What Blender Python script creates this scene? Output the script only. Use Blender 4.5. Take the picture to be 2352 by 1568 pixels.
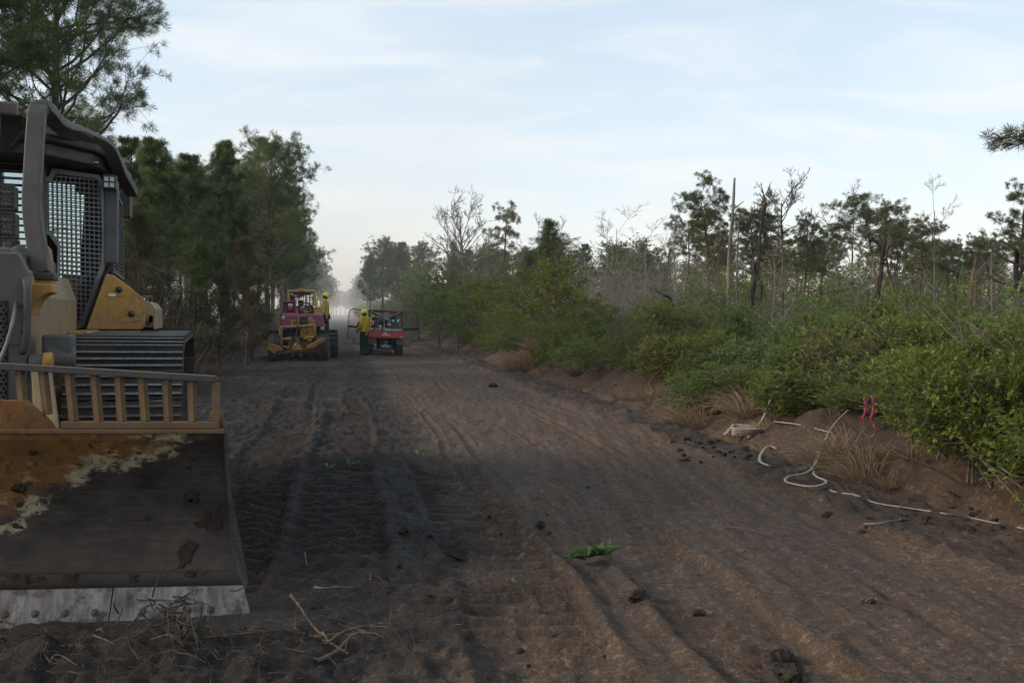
import bpy, bmesh, math, random
import numpy as np
from mathutils import Vector, Matrix, noise as mnoise

for o in list(bpy.data.objects): bpy.data.objects.remove(o, do_unlink=True)
S = bpy.context.scene
COL = S.collection
rad = math.radians

# ---------------------------------------------------------------- camera
CAM_H = 1.60
FPX = 2091.0                      # focal length in units of a 2352-wide picture (32 mm on 36 mm film)
PITCH = math.atan((784 - 722) / FPX)
cam_d = bpy.data.cameras.new('camera'); cam_d.sensor_width = 36.0; cam_d.lens = 36.0 * FPX / 2352
cam_d.clip_start = 0.05; cam_d.clip_end = 6000
cam = bpy.data.objects.new('camera', cam_d); COL.objects.link(cam)
cam.location = (0, 0, CAM_H); cam.rotation_euler = (math.pi / 2 - PITCH, 0, 0)
S.camera = cam

# ---------------------------------------------------------------- sky
SUN_EL, SUN_AZ = 24.0, -98.0        # degrees; azimuth measured clockwise from +Y (the viewing direction)
W = bpy.data.worlds.new('World'); S.world = W; W.use_nodes = True
nt = W.node_tree; nt.nodes.clear()
N = nt.nodes.new; L_ = nt.links.new
out = N('ShaderNodeOutputWorld'); bg = N('ShaderNodeBackground'); sky = N('ShaderNodeTexSky')
sky.sky_type = 'NISHITA'; sky.sun_disc = False
sky.sun_elevation = rad(SUN_EL); sky.sun_rotation = rad(SUN_AZ)
sky.altitude = 0; sky.air_density = 1.0; sky.dust_density = 0.4; sky.ozone_density = 1.0
tc = N('ShaderNodeTexCoord'); sep = N('ShaderNodeSeparateXYZ'); L_(tc.outputs['Generated'], sep.inputs[0])
def mth(op, a, b=None, clamp=False):
    m = N('ShaderNodeMath'); m.operation = op; m.use_clamp = clamp
    for i, v in enumerate((a, b)):
        if v is None: continue
        if isinstance(v, (int, float)): m.inputs[i].default_value = v
        else: L_(v, m.inputs[i])
    return m.outputs[0]
zc = mth('MAXIMUM', mth('ADD', sep.outputs['Z'], 0.13), 0.03)
cu = mth('DIVIDE', sep.outputs['X'], zc); cv = mth('DIVIDE', sep.outputs['Y'], zc)
cmb = N('ShaderNodeCombineXYZ'); L_(cu, cmb.inputs[0]); L_(cv, cmb.inputs[1])
mp = N('ShaderNodeMapping'); L_(cmb.outputs[0], mp.inputs[0])
mp.inputs['Rotation'].default_value = (0, 0, rad(28)); mp.inputs['Scale'].default_value = (1.0, 1.9, 1); mp.inputs['Location'].default_value = (1.7, 3.1, 0)
n1 = N('ShaderNodeTexNoise'); L_(mp.outputs[0], n1.inputs['Vector'])
n1.inputs['Scale'].default_value = 1.45; n1.inputs['Detail'].default_value = 7; n1.inputs['Roughness'].default_value = 0.52; n1.inputs['Distortion'].default_value = 0.7
rmp = N('ShaderNodeValToRGB'); L_(n1.outputs['Fac'], rmp.inputs[0])
rmp.color_ramp.elements[0].position = 0.46; rmp.color_ramp.elements[0].color = (0, 0, 0, 1)
rmp.color_ramp.elements[1].position = 0.70; rmp.color_ramp.elements[1].color = (1, 1, 1, 1)
wisp = mth('MULTIPLY', rmp.outputs[0], 0.55)
# thin high haze over the whole sky, wisps of cirrus, and the smoky air that thickens along the slanting path to the horizon
zz = mth('MAXIMUM', sep.outputs['Z'], 0.0)
veil = mth('SUBTRACT', 1.0, mth('POWER', 2.718, mth('DIVIDE', -0.115, mth('ADD', zz, 0.06))))
def cmix(f, a, col):
    m = N('ShaderNodeMix'); m.data_type = 'RGBA'
    if isinstance(f, float): m.inputs[0].default_value = f
    else: L_(f, m.inputs[0])
    L_(a, m.inputs[6]); m.inputs[7].default_value = (*col, 1); return m.outputs[2]
thin = cmix(0.45, sky.outputs[0], (3.15, 4.2, 4.85))
cirrus = cmix(wisp, thin, (4.55, 4.75, 4.8))
low = cmix(veil, cirrus, (4.25, 3.80, 3.42))
L_(low, bg.inputs[0]); bg.inputs[1].default_value = 0.13
L_(bg.outputs[0], out.inputs[0])

# ---------------------------------------------------------------- sun
sd = bpy.data.lights.new('sun', 'SUN'); sd.energy = 2.3; sd.angle = rad(20); sd.color = (1.0, 0.80, 0.60)
sun = bpy.data.objects.new('sun', sd); COL.objects.link(sun)
az, el = rad(SUN_AZ), rad(SUN_EL)
sdir = Vector((math.sin(az) * math.cos(el), math.cos(az) * math.cos(el), math.sin(el)))
sun.rotation_euler = (-sdir).to_track_quat('-Z', 'Y').to_euler(); sun.location = sdir * 50 + Vector((0, 0, 20))

# ---------------------------------------------------------------- exposure
S.view_settings.view_transform = 'Standard'; S.view_settings.look = 'None'
S.view_settings.exposure = 0.85; S.view_settings.gamma = 1.0; S.view_settings.use_curve_mapping = False
S.render.engine = 'CYCLES'
S.cycles.use_denoising = True
try: S.cycles.denoiser = 'OPENIMAGEDENOISE'
except Exception: pass
S.cycles.max_bounces = 7; S.cycles.diffuse_bounces = 4; S.cycles.glossy_bounces = 2
S.cycles.transmission_bounces = 4; S.cycles.volume_bounces = 1; S.cycles.transparent_max_bounces = 8
S.cycles.caustics_reflective = False; S.cycles.caustics_refractive = False

# ---------------------------------------------------------------- helpers
RS = 0.187                                   # the road runs towards (-RS, 1); u = x + RS*y is the distance across it
def ray(px, py):
    dx = (px - 1176) / FPX; du = -(py - 784) / FPX
    return Vector((dx, math.cos(PITCH) + du * math.sin(PITCH), -math.sin(PITCH) + du * math.cos(PITCH)))
def at(px, py, Y):
    d = ray(px, py); return Vector((0, 0, CAM_H)) + d * (Y / d.y)
def tag(o, label, cat, group=None, kind=None):
    o['label'] = label; o['category'] = cat
    if group: o['group'] = group
    if kind: o['kind'] = kind
    return o
def empty(name, loc=(0, 0, 0), rot=(0, 0, 0)):
    o = bpy.data.objects.new(name, None); COL.objects.link(o); o.location = loc; o.rotation_euler = rot
    o.empty_display_size = 0.2
    return o
def link(name, me, parent=None):
    o = bpy.data.objects.new(name, me); COL.objects.link(o)
    if parent is not None: o.parent = parent
    return o
def np_mesh(name, V, F, mat=None, smooth=False):
    """V (n,3); F (m,k) with one face size"""
    V = np.asarray(V, dtype=np.float32); F = np.asarray(F, dtype=np.int32)
    me = bpy.data.meshes.new(name); k = F.shape[1]
    me.vertices.add(len(V)); me.vertices.foreach_set('co', V.ravel())
    me.loops.add(F.size); me.loops.foreach_set('vertex_index', F.ravel())
    me.polygons.add(len(F)); me.polygons.foreach_set('loop_start', np.arange(0, F.size, k, dtype=np.int32))
    me.polygons.foreach_set('loop_total', np.full(len(F), k, dtype=np.int32))
    if smooth: me.polygons.foreach_set('use_smooth', np.ones(len(F), dtype=bool))
    me.update(calc_edges=True)
    if mat is not None: me.materials.append(mat)
    return me

class MB:
    """collects shapes for ONE mesh object"""
    def __init__(s, xf=None): s.v = []; s.f = []; s.sm = []; s.xf = xf
    def add(s, vs, fs, smooth=False):
        b = len(s.v); s.v += [tuple(p) for p in vs]; s.f += [[i + b for i in q] for q in fs]; s.sm += [smooth] * len(fs); return s
    def box(s, c, d, M=None):
        hx, hy, hz = d[0] / 2, d[1] / 2, d[2] / 2
        vs = [Vector((x, y, z)) for x in (-hx, hx) for y in (-hy, hy) for z in (-hz, hz)]
        if M is not None: vs = [M @ p for p in vs]
        c = Vector(c)
        return s.add([p + c for p in vs], [(0, 1, 3, 2), (4, 6, 7, 5), (0, 4, 5, 1), (2, 3, 7, 6), (0, 2, 6, 4), (1, 5, 7, 3)])
    def mm(s, a, b):
        return s.box([(a[i] + b[i]) / 2 for i in range(3)], [abs(b[i] - a[i]) for i in range(3)])
    def prism(s, poly, ext):
        """poly: 3D outline, ext: extrusion vector"""
        n = len(poly); P = [Vector(p) for p in poly]; E = Vector(ext)
        return s.add(P + [p + E for p in P], [tuple(range(n))[::-1], tuple(range(n, 2 * n))] + [(i, (i + 1) % n, n + (i + 1) % n, n + i) for i in range(n)])
    def tube(s, path, r, n=8, cap=True, smooth=True, flat=1.0, upv=None):
        P = [Vector(p) for p in path]; m = len(P)
        R = list(r) if hasattr(r, '__len__') else [r] * m
        vs = []; up = Vector(upv) if upv else None; nrm = None
        for i in range(m):
            t = (P[min(i + 1, m - 1)] - P[max(i - 1, 0)])
            t = t.normalized() if t.length > 1e-9 else Vector((0, 0, 1))
            if nrm is None:
                a = up if up is not None else (Vector((0, 0, 1)) if abs(t.z) < 0.9 else Vector((1, 0, 0)))
                nrm = (a - t * a.dot(t)).normalized()
            else:
                if up is not None: nrm = up
                nrm = (nrm - t * nrm.dot(t)).normalized()
            b = t.cross(nrm)
            for k in range(n):
                an = 2 * math.pi * k / n + (math.pi / n)
                vs.append(P[i] + (nrm * math.cos(an) * flat + b * math.sin(an)) * R[i])
        fs = [(i * n + k, i * n + (k + 1) % n, (i + 1) * n + (k + 1) % n, (i + 1) * n + k) for i in range(m - 1) for k in range(n)]
        s.add(vs, fs, smooth)
        if cap:
            b = len(s.v) - len(vs)
            s.f += [[b + k for k in range(n)][::-1], [b + (m - 1) * n + k for k in range(n)]]; s.sm += [False, False]
        return s
    def cyl(s, p0, p1, r0, r1=None, n=16): return s.tube([p0, p1], [r0, r0 if r1 is None else r1], n)
    def bar(s, p0, p1, w, h, up=(0, 0, 1)):
        p0, p1 = Vector(p0), Vector(p1); t = (p1 - p0).normalized(); u = Vector(up)
        u = (u - t * u.dot(t)).normalized(); b = t.cross(u)
        vs = [p + u * (h / 2 * a) + b * (w / 2 * c) for p in (p0, p1) for a, c in ((-1, -1), (1, -1), (1, 1), (-1, 1))]
        return s.add(vs, [(3, 2, 1, 0), (4, 5, 6, 7)] + [(k, (k + 1) % 4, 4 + (k + 1) % 4, 4 + k) for k in range(4)])
    def lathe(s, prof, c=(0, 0, 0), axis=(0, 0, 1), n=24, smooth=True):
        """prof: list of (radius, distance along axis)"""
        a = Vector(axis).normalized(); x = (Vector((1, 0, 0)) if abs(a.x) < .9 else Vector((0, 1, 0))); x = (x - a * x.dot(a)).normalized(); y = a.cross(x); c = Vector(c)
        m = len(prof)
        vs = [c + a * h + (x * math.cos(2 * math.pi * k / n) + y * math.sin(2 * math.pi * k / n)) * r for r, h in prof for k in range(n)]
        fs = [(i * n + k, i * n + (k + 1) % n, (i + 1) * n + (k + 1) % n, (i + 1) * n + k) for i in range(m - 1) for k in range(n)]
        return s.add(vs, fs, smooth)
    def ball(s, c, r, n=12, m=8):
        rr = (r, r, r) if not hasattr(r, '__len__') else r
        c = Vector(c); vs = []
        for i in range(m + 1):
            th = math.pi * i / m
            for k in range(n):
                ph = 2 * math.pi * k / n
                vs.append(c + Vector((rr[0] * math.sin(th) * math.cos(ph), rr[1] * math.sin(th) * math.sin(ph), rr[2] * math.cos(th))))
        return s.add(vs, [(i * n + k, (i + 1) * n + k, (i + 1) * n + (k + 1) % n, i * n + (k + 1) % n) for i in range(m) for k in range(n)], True)
    def mesh(s, name, mat):
        me = bpy.data.meshes.new(name)
        vs = s.v if s.xf is None else [tuple(s.xf @ Vector(p)) for p in s.v]
        me.from_pydata(vs, [], s.f); me.polygons.foreach_set('use_smooth', s.sm); me.update()
        bm = bmesh.new(); bm.from_mesh(me); bmesh.ops.remove_doubles(bm, verts=bm.verts, dist=1e-6); bmesh.ops.recalc_face_normals(bm, faces=bm.faces); bm.to_mesh(me); bm.free()
        if mat is not None: me.materials.append(mat)
        return me
    def build(s, name, mat, parent=None, bevel=0.0, seg=2, label=None):
        o = link(name, s.mesh(name, mat), parent)
        if bevel > 0:
            b = o.modifiers.new('bevel', 'BEVEL'); b.width = bevel; b.segments = seg; b.limit_method = 'ANGLE'; b.angle_limit = rad(38); b.harden_normals = False
        if label: o['label'] = label
        return o
def copy_tree(o, parent=None):
    c = o.copy(); COL.objects.link(c); c.parent = parent
    for ch in list(o.children): copy_tree(ch, c)
    return c
def arc_path(pts, r, seg=5):
    """polyline with rounded corners"""
    P = [Vector(p) for p in pts]; outp = [P[0]]
    for i in range(1, len(P) - 1):
        a, b, c = P[i - 1], P[i], P[i + 1]; d1 = (a - b); d2 = (c - b)
        rr = min(r, d1.length * .45, d2.length * .45); p1 = b + d1.normalized() * rr; p2 = b + d2.normalized() * rr
        for k in range(seg + 1):
            t = k / seg; outp.append(p1 * (1 - t) ** 2 + b * 2 * t * (1 - t) + p2 * t * t)
    outp.append(P[-1]); return outp
def smooth_path(pts, n=8):
    P = [Vector(p) for p in pts]; P = [P[0] * 2 - P[1]] + P + [P[-1] * 2 - P[-2]]; o = []
    for i in range(1, len(P) - 2):
        for k in range(n):
            t = k / n; a, b, c, d = P[i - 1], P[i], P[i + 1], P[i + 2]
            o.append(0.5 * ((2 * b) + (c - a) * t + (2 * a - 5 * b + 4 * c - d) * t * t + (3 * b - a - 3 * c + d) * t ** 3))
    o.append(P[-2]); return o

# ---------------------------------------------------------------- materials
class NT:
    def __init__(s, name):
        s.m = bpy.data.materials.new(name); s.m.use_nodes = True; s.t = s.m.node_tree; s.t.nodes.clear()
        s.o = s.n('ShaderNodeOutputMaterial'); s.tc = None
    def n(s, k): return s.t.nodes.new(k)
    def l(s, a, b): s.t.links.new(a, b)
    def set(s, sock, v):
        if v is None: return
        if isinstance(v, bpy.types.NodeSocket): s.l(v, sock)
        elif hasattr(v, '__len__') and len(v) == 3 and sock.type == 'RGBA': sock.default_value = (*v, 1)
        else: sock.default_value = v
    def coord(s, kind='Object'):
        if s.tc is None: s.tc = s.n('ShaderNodeTexCoord')
        return s.tc.outputs[kind]
    def map(s, scale=(1, 1, 1), rot=(0, 0, 0), loc=(0, 0, 0), kind='Object'):
        m = s.n('ShaderNodeMapping'); s.l(s.coord(kind), m.inputs[0]); m.inputs['Scale'].default_value = scale; m.inputs['Rotation'].default_value = rot; m.inputs['Location'].default_value = loc
        return m.outputs[0]
    def noise(s, scale, detail=4, rough=.55, vec=None, dist=0.0):
        x = s.n('ShaderNodeTexNoise'); s.l(vec if vec is not None else s.coord(), x.inputs['Vector'])
        x.inputs['Scale'].default_value = scale; x.inputs['Detail'].default_value = detail; x.inputs['Roughness'].default_value = rough; x.inputs['Distortion'].default_value = dist
        return x.outputs['Fac']
    def ramp(s, fac, lo, hi, a=(0, 0, 0), b=(1, 1, 1)):
        r = s.n('ShaderNodeValToRGB'); s.l(fac, r.inputs[0]); e = r.color_ramp.elements
        e[0].position = lo; e[0].color = (*a, 1); e[1].position = hi; e[1].color = (*b, 1)
        return r.outputs[0]
    def mix(s, fac, a, b, mode='MIX'):
        m = s.n('ShaderNodeMix'); m.data_type = 'RGBA'; m.blend_type = mode
        s.set(m.inputs[0], fac); s.set(m.inputs[6], a); s.set(m.inputs[7], b); return m.outputs[2]
    def math(s, op, a, b=None, clamp=False):
        m = s.n('ShaderNodeMath'); m.operation = op; m.use_clamp = clamp; s.set(m.inputs[0], a); s.set(m.inputs[1], b); return m.outputs[0]
    def bump(s, h, strength=.3, dist=.01):
        b = s.n('ShaderNodeBump'); s.l(h, b.inputs['Height']); b.inputs['Strength'].default_value = strength; b.inputs['Distance'].default_value = dist; return b.outputs[0]
    def pbr(s, col, rough=.6, metal=0.0, bump=None, spec=.4, **kw):
        p = s.n('ShaderNodeBsdfPrincipled'); s.set(p.inputs['Base Color'], col); s.set(p.inputs['Roughness'], rough); s.set(p.inputs['Metallic'], metal)
        p.inputs['Specular IOR Level'].default_value = spec
        if bump is not None: s.l(bump, p.inputs['Normal'])
        for k, v in kw.items(): s.set(p.inputs[k.replace('_', ' ')], v)
        s.l(p.outputs[0], s.o.inputs[0]); s.p = p; return s
    def rnd(s):
        x = s.n('ShaderNodeObjectInfo'); return x.outputs['Random']

def paint(name, col, dirt=(.055, .045, .036), amt=.5, rough=.5, scale=3.0, rust=None, metal=0.0, spec=.4):
    t = NT(name); a = t.noise(scale, 8, .68); b = t.noise(scale * 9, 5, .6)
    f = t.ramp(t.math('ADD', t.math('MULTIPLY', a, .75), t.math('MULTIPLY', b, .25)), .62 - .26 * amt, .74 - .10 * amt)
    c = t.mix(t.math('MULTIPLY', f, .35 + .55 * amt), col, dirt)
    st = t.ramp(t.noise(scale * 4, 6, .7, t.map((1, 1, .10), loc=(3, 1, 4))), .50, .72); c = t.mix(t.math('MULTIPLY', st, .25 + .35 * amt), c, dirt)
    dust = t.ramp(t.noise(scale * .7, 5, .6, t.map(loc=(11, 5, 2))), .45, .70); c = t.mix(t.math('MULTIPLY', dust, .35), c, (.16, .125, .098))
    if rust is not None:
        g = t.ramp(t.noise(scale * 2.3, 9, .72, t.map(loc=(7, 3, 1))), .58, .66); c = t.mix(g, c, rust)
    s = t.ramp(t.noise(scale * 40, 2, .5), .3, .8, (.92, .92, .92), (1.06, 1.06, 1.06)); c = t.mix(1.0, c, s, 'MULTIPLY')
    r = t.math('ADD', t.math('MULTIPLY', f, .3), rough, True)
    t.pbr(c, r, metal, t.bump(b, .12, .004), spec); return t.m
def plain(name, col, rough=.6, metal=0.0, spec=.4, var=.25, scale=12):
    t = NT(name); v = t.noise(scale, 5, .6)
    c = t.mix(1.0, col, t.ramp(v, .3, .75, (1 - var,) * 3, (1 + var * .6,) * 3), 'MULTIPLY')
    t.pbr(c, rough, metal, t.bump(v, .1, .003), spec); return t.m
# ---------------------------------------------------------------- ground: one sheet out to the horizon
def _hash(ix, iy, seed):
    h = (ix.astype(np.int64) * 374761393 + iy.astype(np.int64) * 668265263 + seed * 2147483647 + 1442695041) & 0x7fffffff
    h = ((h ^ (h >> 13)) * 1274126177) & 0x7fffffff
    return ((h ^ (h >> 16)) & 0xffff) / 65535.0
def vnoise(x, y, seed=0):
    ix = np.floor(x); iy = np.floor(y); fx = x - ix; fy = y - iy
    fx = fx * fx * fx * (fx * (fx * 6 - 15) + 10); fy = fy * fy * fy * (fy * (fy * 6 - 15) + 10)
    a = _hash(ix, iy, seed); b = _hash(ix + 1, iy, seed); c = _hash(ix, iy + 1, seed); d = _hash(ix + 1, iy + 1, seed)
    return (a * (1 - fx) + b * fx) * (1 - fy) + (c * (1 - fx) + d * fx) * fy - .5
def fbm(x, y, oct=4, seed=0, gain=.5):
    r = 0; a = 1.0; s = 0
    for k in range(oct):
        r = r + a * vnoise(x, y, seed + k * 17); s += a; a *= gain; x, y = x * 1.93 + y * .57 + 3.7, y * 1.93 - x * .57 + 1.3
    return r / s * 1.6
def sst(a, b, x):
    t = np.clip((x - a) / (b - a), 0, 1); return t * t * (3 - 2 * t)
def band(u, a, b, s): return sst(a - s, a + s, u) * (1 - sst(b - s, b + s, u))
def bankline(v): return 4.75 + .28 * fbm(v * .35, v * 0 + 3.1, 3, 5) + .35 * sst(18, 45, v)
def ground_parts(x, y):
    u = x + RS * y; v = y
    far = 1 - sst(60, 140, v)
    near = 1 - sst(14, 34, v)
    wob = .22 * fbm(v * .16, v * 0, 2, 3) + .10 * fbm(v * .5, v * 0 + 9, 2, 4)
    us = u + wob
    churn = band(us, -3.2, 1.0, .75) * (1 - .25 * sst(24, 36, v))         # dozed shoulder on the left
    road = band(us, .9, 4.15, .3)
    berm = band(us, 3.95, 4.75, .18)
    left = 1 - sst(-3.6, -2.6, us)
    bl = bankline(v); bank = sst(0, 1.15, u - bl + .35 * fbm(u * 1.3, v * 1.3, 3, 9))
    z = .50 * bank * (1 + .45 * fbm(v * .6, u * .6, 3, 8)) + .10 * sst(1.2, 7, u - bl) * fbm(u * .2, v * .2, 2, 12)
    z = z + bank * .13 * fbm(u * 2.2, v * 2.2, 4, 21) + .09 * band(u - bl, -.1, .9, .3) * fbm(u * 6, v * 6, 3, 23)
    z = z + left * (.10 * sst(-3.2, -6, u) + .10 * fbm(u * .9, v * .9, 4, 31) + .05 * fbm(u * 4, v * 4, 3, 33))
    # general unevenness
    z = z + .05 * fbm(u * .35, v * .22, 3, 41) * far
    # crawler track lanes with grouser bars: pressed flat, so the clumps are muted there
    lanes = np.zeros_like(u); zl = np.zeros_like(u)
    for (a, b, ph, amp, pitch, v0, v1) in ((-1.12, -.46, 0.0, .062, .203, 5.0, 21), (-.30, .36, .4, .058, .203, 5.5, 18), (.66, 1.34, .2, .046, .185, 2.5, 10.5), (-.60, .02, .7, .035, .20, 15, 30), (1.75, 2.35, .1, .016, .17, 3, 8)):
        c = (a + b) / 2 + .10 * fbm(v * .12, v * 0 + ph * 9, 2, 71)
        ln = band(us, c - (b - a) / 2, c + (b - a) / 2, .03) * sst(v0 - .8, v0 + .8, v) * (1 - sst(v1 - 2, v1 + 1, v))
        patch = sst(-.35, .05, fbm(u * .9, v * .55, 3, 73 + int(ph * 10)))
        s = (v + .05 * fbm(u * 2.5, v * .9, 2, 75)) / pitch + ph
        saw = np.abs((s % 1.0) * 2 - 1); bars = sst(.45, .8, saw) * (1 + .5 * fbm(u * 9, v * 6, 2, 76))
        zl = zl - ln * .045 + ln * patch * amp * bars + ln * (1 - patch) * .02 * fbm(u * 8, v * 8, 3, 77)
        edge = np.exp(-((np.abs(us - c) - (b - a) / 2 - .05) / .05) ** 2) * sst(v0 - .8, v0 + .8, v) * (1 - sst(v1 - 2, v1 + 1, v)); zl = zl + edge * .02 * (1 + 1.2 * fbm(u * 6, v * 5, 3, 79))
        lanes = np.maximum(lanes, ln * patch)
    z = z + zl * near
    # churned, clumpy peat
    cl = fbm(u * 3.4, v * 2.2, 5, 51, .58); cl2 = np.abs(fbm(u * 9, v * 7, 3, 53)); cl3 = np.maximum(fbm(u * 6.5, v * 5.0, 3, 59), 0)
    z = z + churn * (1 - .8 * lanes) * (.085 * cl + .055 * cl2 + .06 * cl3 + .022 * fbm(u * 23, v * 19, 2, 57) * near + .06 * fbm(u * 1.1, v * .7, 3, 55))
    z = z + berm * (.05 + .11 * np.maximum(fbm(u * 3.1, v * 2.0, 4, 61), -.1) + .05 * np.abs(fbm(u * 10, v * 9, 3, 63)))
    # wheel ruts on the brown road
    for (c, w, d, sd_) in ((1.70, .10, .030, 1), (2.05, .15, .034, 2), (2.95, .17, .044, 4), (3.30, .09, .022, 5), (3.72, .15, .034, 6)):
        cc = c + .16 * fbm(v * .11, v * 0 + sd_ * 3.3, 2, 81); q = (us - cc) / w
        m = np.clip(.35 + 1.6 * fbm(v * .28, v * 0 + sd_ * 5.1, 3, 83), .0, 1.25) * (1 - .5 * sst(16, 40, v))
        rag = 1 + .9 * fbm(u * 7, v * 3.5, 3, 87 + sd_)
        z = z + far * m * d * .5 * (-np.exp(-q * q) + .45 * rag * np.exp(-((np.abs(q + .25 * fbm(u * 2, v * 1.5, 2, 89)) - 1.7) / .55) ** 2))
        chev = np.abs(((v * 9.5 + np.abs(us - cc) * 8) % 1.0) * 2 - 1)
        z = z + far * near * .008 * np.exp(-(q / .8) ** 4) * chev * sst(-.2, .2, fbm(u * .8, v * .4, 2, 85 + sd_))
    # narrow crisp wheel lines and their crumbled lips
    for k_, (c, w) in enumerate(((1.25, .045), (1.48, .05), (1.92, .04), (2.28, .06), (2.44, .04), (2.70, .05), (3.12, .055), (3.52, .05), (3.92, .06))):
        cc = c + .22 * fbm(v * .085, v * 0 + k_ * 2.7, 2, 101); q = (us - cc) / w; m = np.clip(.2 + 1.9 * fbm(v * .35, v * 0 + k_ * 4.3, 3, 103), 0, 1)
        z = z + far * m * .019 * (-np.exp(-q ** 4) + (.8 + 1.1 * fbm(u * 12, v * 5, 2, 105 + k_)) * np.exp(-((np.abs(q) - 1.5) / .5) ** 2))
    z = z + road * (.026 * fbm(u * 2.6, v * 1.2, 4, 91) + .022 * fbm(u * 11, v * 8, 3, 93)) * far
    # loose crumbs
    cr = np.maximum(fbm(u * 14, v * 14, 2, 95) - .22, 0) * (1 - .0)
    z = z + cr * .07 * (churn + .35 * road + .8 * berm + .4 * bank) * near
    # spoil pushed up in front of the dozer blade
    dxx = x + 2.7; dyy = y - 4.12 - .10 * (x + 2.7)
    z = z * (1 - .8 * np.exp(-((y - 4.75) / .35) ** 2) * sst(2.6, 1.2, np.abs(dxx))) + .012 * np.exp(-((y - 4.75) / .35) ** 2) * sst(2.6, 1.2, np.abs(dxx))
    z = z + .085 * np.exp(-(dyy / .24) ** 2) * sst(2.2, .9, np.abs(dxx)) * (1 + .7 * fbm(x * 3, y * 3, 4, 97)) - .0
    z = z - .045 * (us - 1.3) * band(us, .2, 3.6, .5) * sst(29, 33, v) * (1 - sst(40, 46, v))
    dark = np.clip(churn * 1.05 * (1 - .45 * sst(3.0, 6.0, 10 - v) * band(us, .1, 2, .3)) + .55 * berm + .25 * left, 0, 1)
    return z, dark, road, bank, left, u
def gz(x, y):
    """height of the built sheet at (x, y)"""
    u = x + RS * y; i = min(max(int(np.searchsorted(us_, u)) - 1, 0), len(us_) - 2); j = min(max(int(np.searchsorted(vs_, y)) - 1, 0), len(vs_) - 2)
    a = (u - us_[i]) / (us_[i + 1] - us_[i]); b = (y - vs_[j]) / (vs_[j + 1] - vs_[j])
    return float((Z[j, i] * (1 - a) + Z[j, i + 1] * a) * (1 - b) + (Z[j + 1, i] * (1 - a) + Z[j + 1, i + 1] * a) * b)

def spaced(parts):
    o = []
    for a, b, n in parts: o += list(np.linspace(a, b, n, endpoint=False))
    o.append(parts[-1][1]); return np.array(o)
us_ = spaced([(-900, -120, 14), (-120, -30, 24), (-30, -8, 60), (-8, -3.4, 70), (-3.4, 5.9, 440), (5.9, 9, 50), (9, 30, 50), (30, 150, 34), (150, 1400, 16)])
vs_ = [-60, -30, -15, -8, -4, -2, -.5, .5, 1.2, 1.8]
t_ = 2.2
while t_ < 60: vs_.append(t_); t_ += max(.012, t_ * .0046)
while t_ < 3000: vs_.append(t_); t_ *= 1.045
vs_ = np.array(vs_)
UU, VV = np.meshgrid(us_, vs_); XX = UU - RS * VV; YY = VV
Z, DK, RD, BK, LF, _u = ground_parts(XX, YY)
nv, nu = UU.shape
idx = np.arange(nv * nu).reshape(nv, nu)
F = np.stack([idx[:-1, :-1], idx[:-1, 1:], idx[1:, 1:], idx[1:, :-1]], -1).reshape(-1, 4)
gm = NT('soil')
def attr(t, n):
    a = t.n('ShaderNodeAttribute'); a.attribute_name = n; return a.outputs['Fac']
P_ = gm.coord('Object')
f1 = gm.noise(1.3, 6, .6); f2 = gm.noise(9, 6, .65); f3 = gm.noise(60, 4, .6); f4 = gm.noise(.45, 4, .55, gm.map((1, .35, 1), (0, 0, rad(-10))))
streak = gm.noise(2.2, 8, .68, gm.map((3.6, .26, 1), (0, 0, rad(-10.6))))
brown = gm.mix(gm.ramp(streak, .40, .60), (.100, .066, .044), (.176, .122, .084))
brown = gm.mix(gm.ramp(f2, .55, .75), brown, (.070, .049, .037))
brown = gm.mix(gm.ramp(f4, .45, .62), brown, gm.mix(.6, brown, (.11, .088, .076)))
peat = gm.mix(gm.ramp(f2, .35, .7), (.024, .0205, .019), (.056, .046, .040))
peat = gm.mix(gm.ramp(f1, .58, .72), peat, (.075, .055, .044))
dk = gm.math('ADD', attr(gm, 'dark'), gm.math('MULTIPLY', gm.math('SUBTRACT', gm.noise(1.5, 8, .7), .5), 1.35))
c = gm.mix(gm.ramp(dk, .32, .74), brown, peat)
bankc = gm.mix(gm.ramp(f2, .35, .65), (.052, .034, .026), (.118, .073, .052))
straw = gm.ramp(gm.noise(26, 5, .7, gm.map((1.0, .18, .6), (0, 0, rad(35)))), .60, .68)
bankc = gm.mix(gm.math('MULTIPLY', straw, .55), bankc, (.20, .13, .085))
c = gm.mix(gm.math('MULTIPLY', attr(gm, 'bank'), 1.0), c, bankc)
leftc = gm.mix(gm.ramp(f2, .3, .7), (.022, .018, .016), (.062, .048, .040))
lst = gm.ramp(gm.noise(20, 5, .7, gm.map((.25, 1, .6), (0, 0, rad(20)))), .60, .68)
leftc = gm.mix(gm.math('MULTIPLY', lst, .5), leftc, (.17, .13, .095))
c = gm.mix(attr(gm, 'left'), c, leftc)
c = gm.mix(1.0, c, gm.ramp(f3, .3, .75, (.55, .55, .55), (1.4, 1.4, 1.4)), 'MULTIPLY')
gap_shade = gm.ramp(gm.noise(22, 6, .72), .43, .36); c = gm.mix(gm.math('MULTIPLY', gap_shade, .5), c, (.014, .012, .011))  # dark specks painted as the shade in gaps between soil crumbs
crumb = gm.ramp(gm.noise(34, 5, .7, gm.map(loc=(9, 4, 0))), .64, .70); c = gm.mix(gm.math('MULTIPLY', crumb, .4), c, (.17, .128, .098))
hgt = gm.math('ADD', gm.math('MULTIPLY', f3, .6), gm.math('MULTIPLY', gm.noise(170, 3, .6), .4))
wet = gm.ramp(gm.noise(.8, 3, .5, gm.map(loc=(4, 2, 0))), .55, .7)
rg = gm.math('SUBTRACT', .95, gm.math('MULTIPLY', gm.math('MULTIPLY', attr(gm, 'dark'), wet), .33))
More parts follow.
